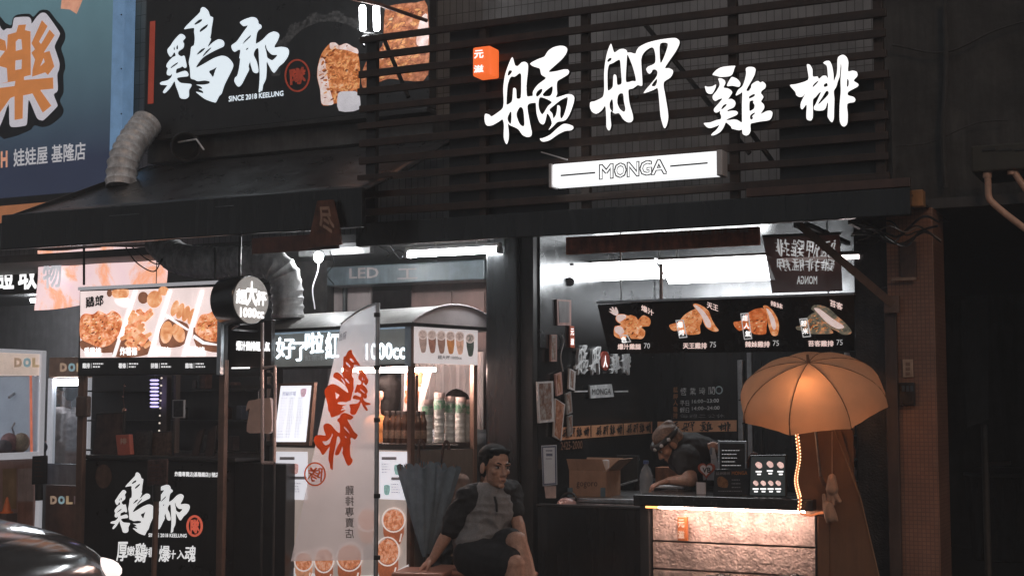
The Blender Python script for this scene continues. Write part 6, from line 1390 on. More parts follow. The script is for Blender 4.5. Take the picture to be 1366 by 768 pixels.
ROPE = mat('rope_glow', (.9, .7, .5), .4, em=3.2, ec=(1, .52, .26), sample=True)
core = dense(spline([at(1070, 505, 7.50), at(1064, 540, 7.48), at(1063, 575, 7.48), at(1066, 610, 7.50), at(1062, 640, 7.52), at(1067, 665, 7.56), at(1067, 682, 7.58), at(1080, 687, 7.58), at(1092, 684, 7.57), at(1106, 682, 7.55)]), .006)
MB().tube(core, .006, 8).build('core_tube', mat('rope_sheath', (.35, .15, .08), .35, em=.5, ec=(1, .25, .08)), rl)
for k in range(0, len(core) - 26, 2):
    d_ = (core[k + 1] - core[k]).normalized(); s_ = Vector((.0065, 0, .0045)); MB().cap(core[k] - s_, core[k] + s_, .0042, .0042, 6).build('diode', ROPE, rl)
MB().tube([UC - FW * .19 - RT * .06 + axu * (.0 + .001 * k) + (ux * math.cos(k * .35) + uy * math.sin(k * .35)) * .035 for k in range(90)], .006, 8).build('added_coil', mat('added_coil_glow', (.9, .7, .5), .4, em=8, ec=(1, .50, .25)), rl)  # coil added inside the umbrella to make its cloth glow
tpn = thing('brown_tarpaulin', 'brown tarpaulin sheet leaning beside the counter under the umbrella', 'tarpaulin', (Xat(1115, 7.68), 7.68, .12))
TARP = mat('brown_tarp', (.20, .095, .045), .6, var=.2, scale=4, bump=.15, bscale=8)
T1, T2 = YP(7.70), YP(7.66)
slab('upper_sheet', TARP, T1, [(1068, 560), (1138, 566), (1140, 690), (1064, 684)], .01, 0, tpn)
slab('lower_sheet', TARP, T2, [(1112, 572), (1122, 574), (1150, 670), (1172, 770), (1200, 900), (1092, 900), (1090, 688), (1116, 690)], .012, 0, tpn)
MB().tube([T2.hit(1113, 572, .006), T2.hit(1148, 665, .006), T2.hit(1173, 770, .006)], .005, 6).build('hem', mat('tarp_edge', (.30, .16, .08), .6), tpn)
MB().tube(spline([T1.hit(1118, 580, .02), T1.hit(1132, 640, .02), T1.hit(1150, 680, .02)]), .004, 6).build('tie_cord', DARK, tpn)
slab('fold', TARP, YP(7.645), [(1092, 688), (1106, 690), (1106, 900), (1092, 900)], .01, 0, tpn)
CLO = mat('peach_cloth', (.48, .30, .21), .8, var=.2, scale=25, bump=.3)
gl = thing('hanging_cloth_glove', 'pale cloth glove hanging on a cord under the umbrella', 'glove', at(1110, 670, 7.57))
MB().tube([at(1110, 575, 7.57), at(1110, 633, 7.57)], .003, 6).build('cord', CLO, gl)
g = MB(); g.cap(at(1110, 637, 7.57), at(1110, 652, 7.57), .022, .034); g.cap(at(1112, 655, 7.57), at(1120, 668, 7.57), .016, .012); g.cap(at(1107, 655, 7.57), at(1104, 672, 7.57), .016, .012); g.cap(at(1110, 655, 7.57), at(1112, 672, 7.57), .014, .010)
def fuse(g, name, m_, parent, vox=.005, it=4, disp=0.0):
    me = bpy.data.meshes.new('tmp'); me.from_pydata(g.v, [], g.f); o = bpy.data.objects.new('tmp', me); col.objects.link(o)
    r_ = o.modifiers.new('r', 'REMESH'); r_.mode = 'VOXEL'; r_.voxel_size = vox; r_.use_smooth_shade = True
    s_ = o.modifiers.new('s', 'SMOOTH'); s_.iterations = it; s_.factor = .5
    dg = bpy.context.evaluated_depsgraph_get(); m2 = bpy.data.meshes.new_from_object(o.evaluated_get(dg), depsgraph=dg)
    V = [v.co.copy() for v in m2.vertices]; Fc = [tuple(p.vertices) for p in m2.polygons]
    if disp:
        m2.vertices.foreach_get; nr = [v.normal.copy() for v in m2.vertices]
        V = [v + n_ * disp * (.7 * noise.noise(v * 9) + .55 * (1 - 2.4 * abs(noise.noise(Vector((v.x * 9 + v.z * 7, v.y * 9, v.z * 15 - v.x * 5))))) + .3 * noise.noise(v * 34)) for v, n_ in zip(V, nr)]
    bpy.data.objects.remove(o); bpy.data.meshes.remove(me); bpy.data.meshes.remove(m2)
    ob_ = finish(bpy.data.meshes.new(name), V, Fc, name, m_, parent, False, 0)
    ob_.data.polygons.foreach_set('use_smooth', [True] * len(ob_.data.polygons)); return ob_
fuse(g, 'glove_body', CLO, gl, .004, 3)
gl = thing('hanging_cloth_mitt', 'folded pale cloth mitt hanging below the cloth glove', 'mitt', at(1108, 697, 7.56))
g = MB(); g.cap(at(1099, 660, 7.56), at(1101, 676, 7.56), .010, .014); g.cap(at(1105, 676, 7.56), at(1108, 688, 7.56), .030, .034); g.cap(at(1103, 688, 7.56), at(1104, 696, 7.56), .016, .008); g.cap(at(1113, 686, 7.56), at(1116, 693, 7.56), .014, .010)
fuse(g, 'mitt_body', CLO, gl, .004, 3)

# ================================================================== PEOPLE
def head(g, c, f, u, s=1.0):
    """adds skull, face and ears to g; returns frame"""
    f = f.normalized(); u = (u - f * u.dot(f)).normalized(); r_ = f.cross(u)
    fr_ = (r_, f, u); H = lambda x, y, z: c + (r_ * x + f * y + u * z) * s
    E_ = lambda p, q, : g.ell(H(*p), [v * s for v in q], fr_)
    E_((0, -.012, .035), (.075, .092, .082)); E_((0, .020, -.03), (.057, .068, .085)); E_((0, .040, -.085), (.033, .036, .028)); E_((0, .078, -.098), (.018, .016, .016))
    g.cap(H(0, .088, .004), H(0, .106, -.034), .008 * s, .0125 * s); E_((.011, .096, -.040), (.008, .009, .007)); E_((-.011, .096, -.040), (.008, .009, .007))
    g.cap(H(-.042, .076, .020), H(.042, .076, .020), .010 * s, .010 * s)
    for sx in (-1, 1): E_((sx * .039, .060, -.024), (.020, .020, .017)); E_((sx * .078, -.006, -.012), (.010, .022, .032))
    g.cap(H(-.017, .088, -.064), H(.017, .088, -.064), .0065 * s, .0065 * s); g.cap(H(-.014, .087, -.074), H(.014, .087, -.074), .007 * s, .007 * s)
    return H, fr_
def face_details(H, fr_, parent, s=1.0):
    for sx in (-1, 1):
        MB().ell(H(sx * .031, .0785, .001), (.013 * s, .007 * s, .0065 * s), fr_).build('eye', mat('eye_white', (.55, .52, .5), .3), parent, smooth=True)
        MB().ell(H(sx * .031, .0835, .001), (.006 * s, .004 * s, .006 * s), fr_).build('iris', mat('eye_dark', (.015, .01, .008), .15), parent, smooth=True)
        MB().tube([H(sx * .014, .086, .020), H(sx * .032, .087, .026), H(sx * .050, .074, .021)], [.003 * s, .004 * s, .002 * s], 8).build('eyebrow', HAIR, parent)
        MB().tube([H(sx * .018, .0855, .006), H(sx * .031, .087, .0095), H(sx * .044, .080, .005)], .0017 * s, 6).build('eyelid', HAIR, parent)
    MB().tube([H(-.021, .0895, -.0690), H(-.008, .0940, -.0686), H(.008, .0940, -.0686), H(.021, .0895, -.0690)], [.001 * s, .0036 * s, .0036 * s, .001 * s], 8).build('mouth_line', mat('lip_dark', (.12, .04, .03), .5), parent)
def hand(g, wr, d, n, s=1.0, curl=.6, thumb=1):
    """palm from wrist along d, palm normal n (towards the held thing), five bent fingers"""
    d = d.normalized(); n = (n - d * n.dot(d)).normalized(); w_ = d.cross(n)
    H = lambda a_, b_, c_: wr + (d * a_ + w_ * b_ + n * c_) * s
    g.ell(H(.045, 0, 0), (.047 * s, .040 * s, .016 * s), (d, w_, n)); g.cap(wr, H(.02, 0, 0), .024 * s, .024 * s)
    for k, (b_, L_) in enumerate(((-.031, .066), (-.0105, .078), (.0105, .072), (.031, .056))):
        p0 = H(.082, b_, 0); a_ = 0.0; q = p0; seg = (L_ * .45, L_ * .32, L_ * .25)
        for j, sl in enumerate(seg):
            a_ += curl * (.55 if j == 0 else .85); nx_ = q + (d * math.cos(a_) + n * math.sin(a_) + w_ * (b_ * 1.2)) * sl * s
            g.cap(q, nx_, .0088 * s - j * .0006, .0084 * s - j * .0008, 8); q = nx_
    t0 = H(.022, -.034 * thumb, .004); t1 = H(.052, -.058 * thumb, .014); t2 = H(.078, -.060 * thumb, .024)
    g.cap(t0, t1, .012 * s, .010 * s, 8); g.cap(t1, t2, .0098 * s, .008 * s, 8)

# ---- seated man
D0 = 8.05
M_ = lambda px, py, d=0.0: deep(px, py, D0 + d)
man = thing('seated_person', 'seated person in grey shirt with black sleeves and dark shorts on a stool', 'person', Vector((M_(655, 755).x, M_(655, 755).y, .12)))
hip = M_(647, 738, .02); hipR = M_(636, 741, -.06); hipL = M_(655, 737, .12)
chest = M_(650, 683, -.01); neckb = M_(655, 657, 0)
shR, shL = M_(623, 664, -.04), M_(680, 655, .10)
elR, wrR = M_(600, 706, -.03), M_(577, 745, -.06)
elL, wrL = M_(689, 692, -.02), M_(698, 719, -.12)
knR = M_(686, 752, -.36); knL = M_(690, 722, -.26)
ankR = Vector((M_(690, 790, -.40).x, M_(690, 790, -.40).y, .20)); ankL = M_(716, 800, -.40); ankL.z = .40
hc = M_(660.5, 622, -.02)
hf = (RT * .52 - FW * .84 + UP * .02).normalized()
g = MB()
H, hfr = head(g, hc, hf, Vector((0, 0, 1)) + RT * .05, 1.02)
g.cap(hc - Vector((0, 0, .06)) - hf * .02, neckb, .049, .053)
g.ell(chest, (.14, .10, .165), (RT, FW, UP)); g.ell(M_(647, 715, 0), (.13, .11, .15), (RT, FW, UP)); g.cap(hipR, hipL, .11, .11)
g.cap(shR, shL, .055, .055); g.cap(neckb, M_(655, 672, 0), .06, .09)
for a_, b_, c_ in ((shR, elR, wrR), (shL, elL, wrL)):
    g.cap(a_, b_, .046, .036); g.cap(b_, b_.lerp(c_, .35), .036, .037); g.cap(b_.lerp(c_, .35), c_, .037, .024)
for hp_, kn, an in ((hipR, knR, ankR), (hipL, knL, ankL)):
    g.cap(hp_, kn, .088, .058); g.cap(kn, kn.lerp(an, .3), .056, .056); g.cap(kn.lerp(an, .3), an, .056, .036); 
    fd = Vector((.45, -.75, -.25 if an is ankR else -.5)).normalized(); g.cap(an - Vector((0, 0, .03)), an + fd * .16 - Vector((0, 0, .04)), .036, .026); g.ell(an - Vector((0, 0, .04)), (.035, .04, .035))
hand(g, wrR, (M_(563, 757, -.07) - wrR), Vector((0, 0, -1)) + RT * -.2, 1.0, .38, -1)
hand(g, wrL, (M_(694, 733, -.20) - wrL), (M_(688, 735, -.1) - wrL) * 1.0 + FW * .3, 1.0, .75, 1)
fuse(g, 'body', SKIN, man, .0045, 4)
face_details(H, hfr, man, 1.02)
g = MB()
for p_, q_ in (((0, -.022, .058), (.082, .090, .070)), ((0, -.048, .012), (.078, .060, .085)), ((0, .016, .083), (.062, .050, .028)), ((.068, -.005, .038), (.010, .044, .040)), ((-.068, -.005, .038), (.010, .044, .040)), ((.03, .042, .086), (.030, .022, .016)), ((-.035, .038, .084), (.03, .022, .016))):
    g.ell(H(*p_), [v * 1.02 for v in q_], hfr)
fuse(g, 'hair', HAIR, man, .004, 1, .007)
SH1 = mat('grey_marl_cloth', (.24, .235, .24), .85, var=.22, scale=160, bump=.25, bscale=140)
SH2 = mat('black_cloth', (.016, .016, .018), .8, var=.3, scale=90, bump=.2, bscale=120)
g = MB(); g.ell(chest, (.150, .112, .175), (RT, FW, UP)); g.ell(M_(645, 712, -.005), (.140, .128, .15), (RT, FW, UP)); g.ell(M_(636, 720, -.05), (.12, .10, .08), (RT, FW, UP)); g.cap(M_(640, 664, -.01), M_(668, 660, .05), .075, .075)
fuse(g, 'shirt_body', SH1, man, .005, 4, .015)
for a_, b_, k_ in ((shR, elR, 0), (shL, elL, 1)):
    g = MB(); e_ = a_.lerp(b_, .90 if k_ == 0 else .72)
    g.cap(a_, e_, .068, .058); g.cap(M_(642 if k_ == 0 else 670, 653, .0), a_, .046, .066); g.ell(a_.lerp(chest, .18), (.070, .08, .09), (RT, FW, UP))
    if k_ == 0: g.cap(a_.lerp(b_, .4), a_.lerp(b_, .9) + Vector((0, 0, -.01)), .064, .062)
    fuse(g, 'sleeve', SH2, man, .005, 4, .013)
MB().tube([neckb + RT * .055 * math.cos(t) - FW * .060 * math.sin(t) + UP * (.018 - .028 * max(0, math.sin(t))) for t in [k * math.pi / 10 for k in range(21)]], .013, 8).build('collar', SH2, man, smooth=True)
MB().tube([M_(660, 662, -.13), M_(662.5, 672, -.148), M_(663, 682, -.150)], .007, 8).build('placket', SH2, man)
g = MB(); g.cap(hipR, hipL, .135, .135); g.ell(hip, (.17, .17, .12), (RT, FW, UP)); g.cap(hipR, hipR.lerp(knR, .84), .120, .092); g.cap(hipL, hipL.lerp(knL, .78), .118, .090)
fuse(g, 'shorts', mat('charcoal_shorts', (.014, .014, .016), .8, var=.3, scale=60, bump=.2), man, .007, 5, .006)
for an in (ankR, ankL):
    fd = Vector((.45, -.75, -.25 if an is ankR else -.5)).normalized()
    MB().cap(an - Vector((0, 0, .075)) - fd * .04, an + fd * .18 - Vector((0, 0, .085)), .030, .032).build('sandal', BLACK, man, smooth=True)

# ---- stools
STL = mat('salmon_plastic', (.42, .18, .12), .4, var=.12, scale=5, sss=.05)
def stool(p, lab, ztop, w_=.15, rot=0.2):
    t_ = thing('plastic_stool', lab, 'stool', Vector((p.x, p.y, .12)), 'salmon plastic stools')
    c_, s_ = math.cos(rot), math.sin(rot); ex, ey = Vector((c_, s_, 0)), Vector((-s_, c_, 0)); o_ = Vector((p.x, p.y, 0))
    MB().box(-w_, w_, -w_, w_, ztop - .028, ztop, (o_, ex, ey)).build('seat', STL, t_, bevel=.012)
    MB().box(-w_ + .012, w_ - .012, -w_ + .012, w_ - .012, ztop - .085, ztop - .029, (o_, ex, ey)).build('apron', STL, t_, bevel=.01)
    for sx in (-1, 1):
        for sy in (-1, 1):
            a_ = [o_ + ex * (sx * (w_ - .045 + d1)) + ey * (sy * (w_ - .045 + d2)) for d1, d2 in ((-.022, -.022), (.022, -.022), (.022, .022), (-.022, .022))]
            b_ = [q + ex * (sx * .04) + ey * (sy * .04) for q in a_]
            MB().hexa([q + Vector((0, 0, .12)) for q in b_], [q + Vector((0, 0, ztop - .086)) for q in a_]).build('leg', STL, t_, bevel=.006)
    return t_
stool(M_(566, 768, -.10), 'salmon plastic stool under the hand of the seated person', deep(566, 761, D0 - .15).z, .15, .25)
stool(M_(607, 764, .06), 'salmon plastic stool between the blue umbrellas and the seated person', deep(607, 757, D0 + .05).z, .15, .15)
zst = hip.z - .115
stool(Vector((M_(676, 760, .02).x, M_(676, 760, .02).y, 0)), 'salmon plastic stool the person sits on', zst, .165, .35)

# ---- blue umbrellas on a stand
BLU = mat('slate_blue_cloth', (.16, .22, .27), .55, var=.25, scale=14, bump=.2)
ust = thing('umbrella_rack', 'dark metal rack carrying the folded blue umbrellas', 'rack', Vector((at(566, 760, 7.5).x, 7.55, .12)))
MB().box(at(551, 700, 7.55).x - .015, at(551, 700, 7.55).x + .015, 7.55, 7.58, .12, at(551, 500, 7.55).z).build('upright', POSTB, ust, bevel=.003)
MB().tube([at(551, 594, 7.53), at(612, 594, 7.53)], .008, 8).build('top_rail', DARK, ust)
for i, (xt, xb_, w_, yt, yb, Y, lab) in enumerate(((560, 566, 25, 621, 742, 7.36, 'folded slate blue umbrella hanging beside the white menu sheet'), (588, 572, 24, 622, 738, 7.42, 'second folded slate blue umbrella leaning towards the seated person'))):
    u_ = thing('folded_umbrella', lab, 'umbrella', at(xb_, yb + 4, Y), 'folded blue umbrellas')
    A_, B_ = at(xt, yt, Y), at(xb_, yb, Y); ax_ = (A_ - B_).normalized(); ex = RT; ey = ax_.cross(ex).normalized(); ex = ey.cross(ax_)
    n, ns = 20, 48; V = []; Fq = []
    for j in range(n + 1):
        t_ = j / n; rr_ = .010 + (w_ * .0042) * t_ ** .85
        for k in range(ns):
            an = 2 * math.pi * k / ns
            fo = 1 + .16 * math.sin(8 * an + 1.2) * min(1, t_ * 3) + .05 * math.sin(3 * an + 5 * t_)
            top = .02 * math.cos(8 * an + 1.2) if j == n else 0
            V.append(B_.lerp(A_, t_) + ex * (rr_ * fo * math.cos(an)) + ey * (rr_ * fo * .55 * math.sin(an)) + ax_ * top)
    for j in range(n):
        for k in range(ns): Fq.append((j * ns + k, j * ns + (k + 1) % ns, (j + 1) * ns + (k + 1) % ns, (j + 1) * ns + k))
    MB().add(V, Fq).build('folded_canopy', BLU, u_, smooth=True)
    MB().tube([B_ - ax_ * .05, B_], [.004, .006], 8).build('tip', DARK, u_)
    MB().tube([A_ - ax_ * .1, A_ + ax_ * .06], .006, 8).build('shaft', DARK, u_)
    MB().tube(spline([A_ + ax_ * .05, A_ + ax_ * .12, A_ + ax_ * .15 + RT * .012, A_ + ax_ * .13 + RT * .03, A_ + ax_ * .10 + RT * .033]), .009, 8).build('handle', mat('dark_wood_handle', (.07, .04, .03), .3), u_)
    for k in range(8):
        an = 2 * math.pi * k / 8 + .05; p = A_ + ex * (w_ * .0042 * 1.08 * math.cos(an)) + ey * (w_ * .0042 * .6 * math.sin(an))
        MB().tube([p - ax_ * .03, p + ax_ * .02], .003, 6).build('rib_tip', mat('copper_tip', (.4, .22, .16), .3, metal=.7), u_)
# sack and leaves behind the stools
bg_ = thing('pale_sack', 'pale cloth sack slumped between the blue umbrellas and the seated person', 'sack', at(612, 758, 7.62))
g = MB(); g.cap(at(615, 640, 7.62), at(612, 700, 7.62), .05, .06); g.cap(at(612, 700, 7.62), at(612, 765, 7.62), .06, .08)
fuse(g, 'sack_body', mat('sack_cloth', (.30, .22, .19), .8, var=.3, scale=14), bg_, .008, 3, .012)
bag = thing('dark_carrier_bag', 'dark crumpled carrier bag standing behind the stools', 'bag', at(592, 755, 7.6))
g = MB(); g.cap(at(592, 712, 7.56), at(592, 765, 7.56), .055, .085); fuse(g, 'bag_body', BLACKG, bag, .008, 2, .018)

# ---- worker bent over the counter
W_ = lambda px, py, d=0.0: deep(px, py, 8.62 + d)
wk = thing('bending_worker', 'bending worker in a black shirt with bandana writing at the counter', 'person', Vector((W_(945, 640, .2).x, W_(945, 640, .2).y, .12)))
hc2 = W_(892, 591, 0); hf2 = (-RT * .72 - FW * .12 - UP * .66).normalized(); hu2 = (UP * .70 - RT * .66 - FW * .1)
g = MB(); H2, hfr2 = head(g, hc2, hf2, hu2, .92)
sA, sB = W_(915, 612, -.10), W_(922, 600, .16); hpw = W_(972, 628, .30)
g.cap(hc2 + RT * .05, sA.lerp(sB, .5), .048, .052); g.cap(sA, sB, .065, .06); g.cap(sA.lerp(sB, .5), hpw, .12, .13)
eA, wA = W_(921, 640, -.22), W_(893, 641, -.12); eB, wB = W_(930, 604, .0), W_(952, 594, -.02)
g.cap(sA, eA, .05, .043); g.cap(eA, wA, .043, .026); g.cap(sB, eB, .05, .042); g.cap(eB, wB, .040, .026)
for sx in (-.09, .09): k0 = hpw + RT * 0 + FW * sx; g.cap(k0, Vector((k0.x, k0.y, .55)), .09, .065); g.cap(Vector((k0.x, k0.y, .55)), Vector((k0.x, k0.y, .2)), .06, .045); g.cap(Vector((k0.x, k0.y, .16)), Vector((k0.x - .12, k0.y - .05, .15)), .04, .03)
hand(g, wA, -RT * .9 - UP * .2 - FW * .1, -UP, .92, .5, 1); hand(g, wB, RT * .6 - UP * .45 - FW * .3, -UP * .4 - FW * .5, .92, .6, 1)
fuse(g, 'body', SKIN, wk, .005, 4); face_details(H2, hfr2, wk, .92)
g = MB()
for p_, q_ in (((0, -.020, .058), (.086, .092, .066)), ((0, -.060, .01), (.078, .055, .080)), ((0, -.075, .085), (.040, .040, .038)), ((.068, -.01, .0), (.016, .03, .05)), ((-.068, -.01, .0), (.016, .03, .05))):
    g.ell(H2(*p_), [v * .94 for v in q_], hfr2)
fuse(g, 'hair', mat('brown_hair', (.22, .14, .10), .5, var=.5, scale=90, bump=.5, bscale=200), wk, .005, 2, .006)
bd_ = MB(); bd_.tube([H2(.088 * math.cos(t), .095 * math.sin(t), .045) for t in [k * 2 * math.pi / 24 for k in range(25)]], .020, 10).build('bandana', BLACK, wk, smooth=True)
for k in range(3): t = .75 + k * .55 + .0; MB().ell(H2(.108 * math.cos(t + 1.3), .114 * math.sin(t + 1.3), .045), (.012, .012, .012)).build('bandana_dot', WHITE, wk)
g = MB(); g.cap(sA, sB, .085, .08); g.cap(sA.lerp(sB, .5), hpw, .142, .15); g.cap(sA, sA.lerp(eA, .45), .078, .068); g.cap(sB, sB.lerp(eB, .8), .075, .062)
fuse(g, 'shirt', SH2, wk, .007, 4, .006)
g = MB(); g.cap(hpw, hpw + Vector((0, 0, -.12)), .155, .15)
for sx in (-.09, .09): k0 = hpw + FW * sx; g.cap(k0, Vector((k0.x, k0.y, .24)), .11, .075)
fuse(g, 'trousers', SH2, wk, .008, 3)
pp = thing('held_paper', 'white printed paper sheet held up by the bending worker', 'paper', W_(948, 640, -.05))
slab('sheet', PAPER, YP(W_(948, 620, -.05).y), [(934, 594), (953, 597), (958, 620), (957, 640), (938, 640), (936, 610)], .002, 0, pp)
bars('small_print', mat('blue_grey_print', (.3, .36, .45), .6), YP(W_(948, 620, -.05).y), [(936, 596, 950, 606)] + textbars(939, 612, 953, 4, 5, .8, 2), .002, pp)

# ---- people further back
def bust(name, lab, c, f, hairm, shirtm, s=1.0, hairlen=.0):
    t_ = thing(name, lab, 'person', Vector((c.x, c.y, .12)))
    g = MB(); Hh, fr_ = head(g, c, f, Vector((0, 0, 1)), s); nb = c - Vector((0, 0, .17 * s)); r_ = fr_[0]
    g.cap(c - Vector((0, 0, .06)), nb, .05, .055)
    sa, sc_ = nb + r_ * .18 - Vector((0, 0, .05)), nb - r_ * .18 - Vector((0, 0, .05)); g.cap(sa, sc_, .06, .06)
    hp_ = nb - Vector((0, 0, .58)); g.cap(nb - Vector((0, 0, .12)), hp_, .13, .13)
    ff = fr_[1]
    for s_ in (sa, sc_):
        e_ = s_ - Vector((0, 0, .27)) + ff * .03; w_ = e_ + ff * .22 - Vector((0, 0, .05)); g.cap(s_, e_, .048, .040); g.cap(e_, w_, .040, .026); hand(g, w_, ff - Vector((0, 0, .3)), Vector((0, 0, -1)), .95, .4, 1)
    for sx in (-.09, .09):
        k0 = hp_ + r_ * sx; g.cap(k0, Vector((k0.x, k0.y, .55)), .085, .06); g.cap(Vector((k0.x, k0.y, .55)), Vector((k0.x, k0.y, .2)), .058, .042); g.cap(Vector((k0.x, k0.y, .16)), Vector((k0.x, k0.y, .15)) + ff * .14, .038, .03)
    fuse(g, 'body', SKIN, t_, .007, 3); face_details(Hh, fr_, t_, s)
    g = MB(); g.ell(Hh(0, -.022, .055), (.084, .094, .072), fr_); g.ell(Hh(0, -.050, .01), (.080, .062, .088 + hairlen), fr_)
    if hairlen: g.ell(Hh(0, -.04, -.06 - hairlen * .4), (.085, .055, .10), fr_)
    fuse(g, 'hair', hairm, t_, .006, 2, .004)
    g = MB(); g.cap(sa, sc_, .082, .082); g.cap(nb - Vector((0, 0, .13)), hp_, .155, .15); g.cap(sa, sa - Vector((0, 0, .17)), .078, .07); g.cap(sc_, sc_ - Vector((0, 0, .17)), .078, .07)
    fuse(g, 'shirt', shirtm, t_, .008, 4, .006)
    g = MB(); g.cap(hp_, hp_ - Vector((0, 0, .1)), .15, .14)
    for sx in (-.09, .09): k0 = hp_ + r_ * sx; g.cap(k0, Vector((k0.x, k0.y, .22)), .105, .07)
    fuse(g, 'trousers', mat('dark_denim', (.03, .035, .05), .8), t_, .01, 3); return t_
bust('standing_person', 'person in a pale shirt standing with their back turned by the claw machines', deep(88, 524, 13.9), (RT * -.9 + FW * .25), HAIR, mat('pale_shirt', (.55, .46, .46), .8), .98)
bust('drink_seller', 'person in an orange shirt behind the brown bottles in the drink cart', deep(512, 526, 9.3), (-RT * .8 + FW * .2), HAIR, mat('orange_shirt', (.50, .20, .06), .8, var=.15), .95, .05)
bust('drink_seller', 'dark haired person half hidden behind the cup towers', deep(610, 545, 9.25), (RT * .2 - FW * .9), HAIR, mat('grey_blue_shirt', (.20, .24, .28), .8), .95, .03)

# ================================================================== RIGHT SIDE
sp_ = thing('wall_switch', 'pale switch plate on the brown tiled column', 'switch', at(1211, 503, 7.88))
obox('plate', mat('beige_plate', (.55, .38, .28), .5), 1204, 479, 1218, 503, 7.885, 7.897, sp_, .003)
for k in range(3): obox('rocker', mat('beige_rocker', (.28, .17, .12), .5), 1208, 483 + k * 6.5, 1214, 487.5 + k * 6.5, 7.881, 7.884, sp_, .001)
mt = thing('meter_box', 'dark meter box on the tiled column under the switch plate', 'meter box', at(1209, 541, 7.86))
obox('case', BLACKG, 1199, 510, 1220, 541, 7.86, 7.897, mt, .004)
for k in range(3): obox('window', mat('meter_glass', (.05, .07, .09), .15), 1203 + k * 5.5, 514, 1207 + k * 5.5, 522, 7.856, 7.859, mt, .001)
nt_ = tag(obox('column_notice', mat('brown_plate', (.10, .06, .05), .5, var=.4, scale=25), 1201, 322, 1222, 370, 7.87, 7.897, None, .003), 'brown rusted plate high on the tiled column', 'plate')
tag(obox('bent_strip', mat('pale_tape', (.35, .25, .2), .6), 1189, 370, 1222, 374, 7.855, 7.868, None, .001), 'thin pale strip under the rusted plate on the column', 'strip')
for i in range(6):
    r_ = random.Random(i); pts = [at(1140 + k * 22 + r_.uniform(-6, 6), 300 + r_.uniform(-14, 16) + i * 3, 7.6 + r_.uniform(-.1, .15)) for k in range(6)]
    lab = ['loose black cable looping under the fascia end', 'thick black cable sagging to the tiled column', 'thin pale wire looping by the column head', 'black wire crossing below the fascia end', 'grey wire coil hanging at the column head', 'lowest dark cable drooping over the column'][i]
    tag(MB().tube(spline(pts), .004 + .003 * (i % 2), 6).build('loose_cable', BLACK if i != 2 else mat('pale_wire', (.25, .2, .17), .5)), lab, 'cable', 'loose cables at the column head')
sbx = tag(obox('lit_wood_block', mat('ochre_block', (.42, .20, .08), .6), 1216, 253, 1231, 275, 7.42, 7.5, None, .004), 'small ochre block at the end of the fascia', 'block')
for i, pts in enumerate(([(1190, 60), (1260, 70), (1330, 40), (1400, 20)], [(1195, 195), (1240, 190), (1300, 165), (1345, 160)], [(1260, 0), (1262, 90), (1258, 180), (1262, 250)])):
    tag(MB().tube(spline([at(x, y, 8.5) for x, y in pts]), (.006, .004, .014)[i], 8).build('wall_cable', CONC), ('sagging dark cable high on the wall right of the slat board', 'thin dark wire strung above the olive equipment box', 'dark drain pipe running down the upper wall beside the slat board')[i], ('cable', 'cable', 'pipe')[i])
ac = thing('dark_unit_box', 'dark olive equipment box mounted high beside the alley', 'equipment box', at(1335, 226, 7.95))
obox('case', mat('olive_dark', (.050, .047, .036), .6, var=.25), 1295, 190, 1420, 226, 7.86, 8.3, ac, .01)
for k in range(3): obox('grille_bar', DARK, 1310 + k * 22, 198, 1328 + k * 22, 201, 7.852, 7.859, ac, .001)
PIPE = mat('orange_lit_pipe', (.75, .45, .32), .35, var=.25, scale=20)  # white pipe with the orange street light put into its colour
for pts, lab in (([(1317, 228), (1318, 245), (1319, 262), (1325, 271), (1345, 288), (1385, 318)], 'pale conduit pipe bending down from the olive box'), ([(1350, 224), (1360, 240), (1380, 268)], 'second pale conduit slanting from the olive box')):
    t_ = thing('conduit_pipe', lab, 'pipe', at(pts[-1][0], pts[-1][1], 7.9)); MB().tube(spline([at(x, y, 7.9) for x, y in pts]), .018, 12).build('pipe', PIPE, t_, smooth=True)
    MB().tube([at(pts[0][0], pts[0][1] + 2, 7.9), at(pts[0][0], pts[0][1] + 9, 7.9)], .024, 12).build('coupling', PIPE, t_, smooth=True)
lv = thing('louvre_shutter', 'dark metal louvre shutter on the side of the tiled column', 'shutter', at(1266, 730, 8.9))
for k in range(15):
    p = XP(XR + .105).hit(1262, 560 + k * 11); MB().hexa([(XR + .094, 8.5, p.z), (XR + .094, 9.1, p.z), (XR + .13, 9.1, p.z - .022), (XR + .13, 8.5, p.z - .022)], [(XR + .094, 8.5, p.z + .005), (XR + .094, 9.1, p.z + .005), (XR + .13, 9.1, p.z - .017), (XR + .13, 8.5, p.z - .017)]).build('slat', mat('louvre_metal', (.06, .06, .062), .35, metal=.5), lv)
hc_ = thing('hanging_sheet', 'dark grey plastic sheet hanging in the alley', 'sheet', at(1300, 560, 10.8))
slab('sheet', mat('grey_plastic', (.10, .10, .098), .5, var=.2), YP(10.8), [(1282, 400), (1318, 398), (1319, 558), (1290, 570)], .01, 0, hc_)
MB().tube([at(1313, 566, 10.8), Vector((at(1313, 566, 10.8).x, 10.8, .12))], .025, 8).build('post', mat('grey_post', (.08, .08, .08), .5), hc_)
bi = thing('rubbish_bin', 'black lidded rubbish bin standing deep in the alley', 'bin', (at(1338, 738, 13.4).x, 13.4, .12))
p = at(1338, 738, 13.4); p.z = .12
MB().lathe(p, [(.24, 0), (.26, .02), (.30, .72), (.31, .74)], 20).build('body', BLACKG, bi, smooth=True); MB().lathe(p + Vector((0, 0, .742)), [(.32, 0), (.32, .03), (.2, .07), (.03, .08)], 20).build('lid', BLACK, bi, smooth=True)
MB().tube([p + Vector((-.15, -.1, .84)), p + Vector((.1, -.1, .86))], .02, 8).build('lid_handle', mat('pinkish_bag', (.2, .14, .12), .5), bi)

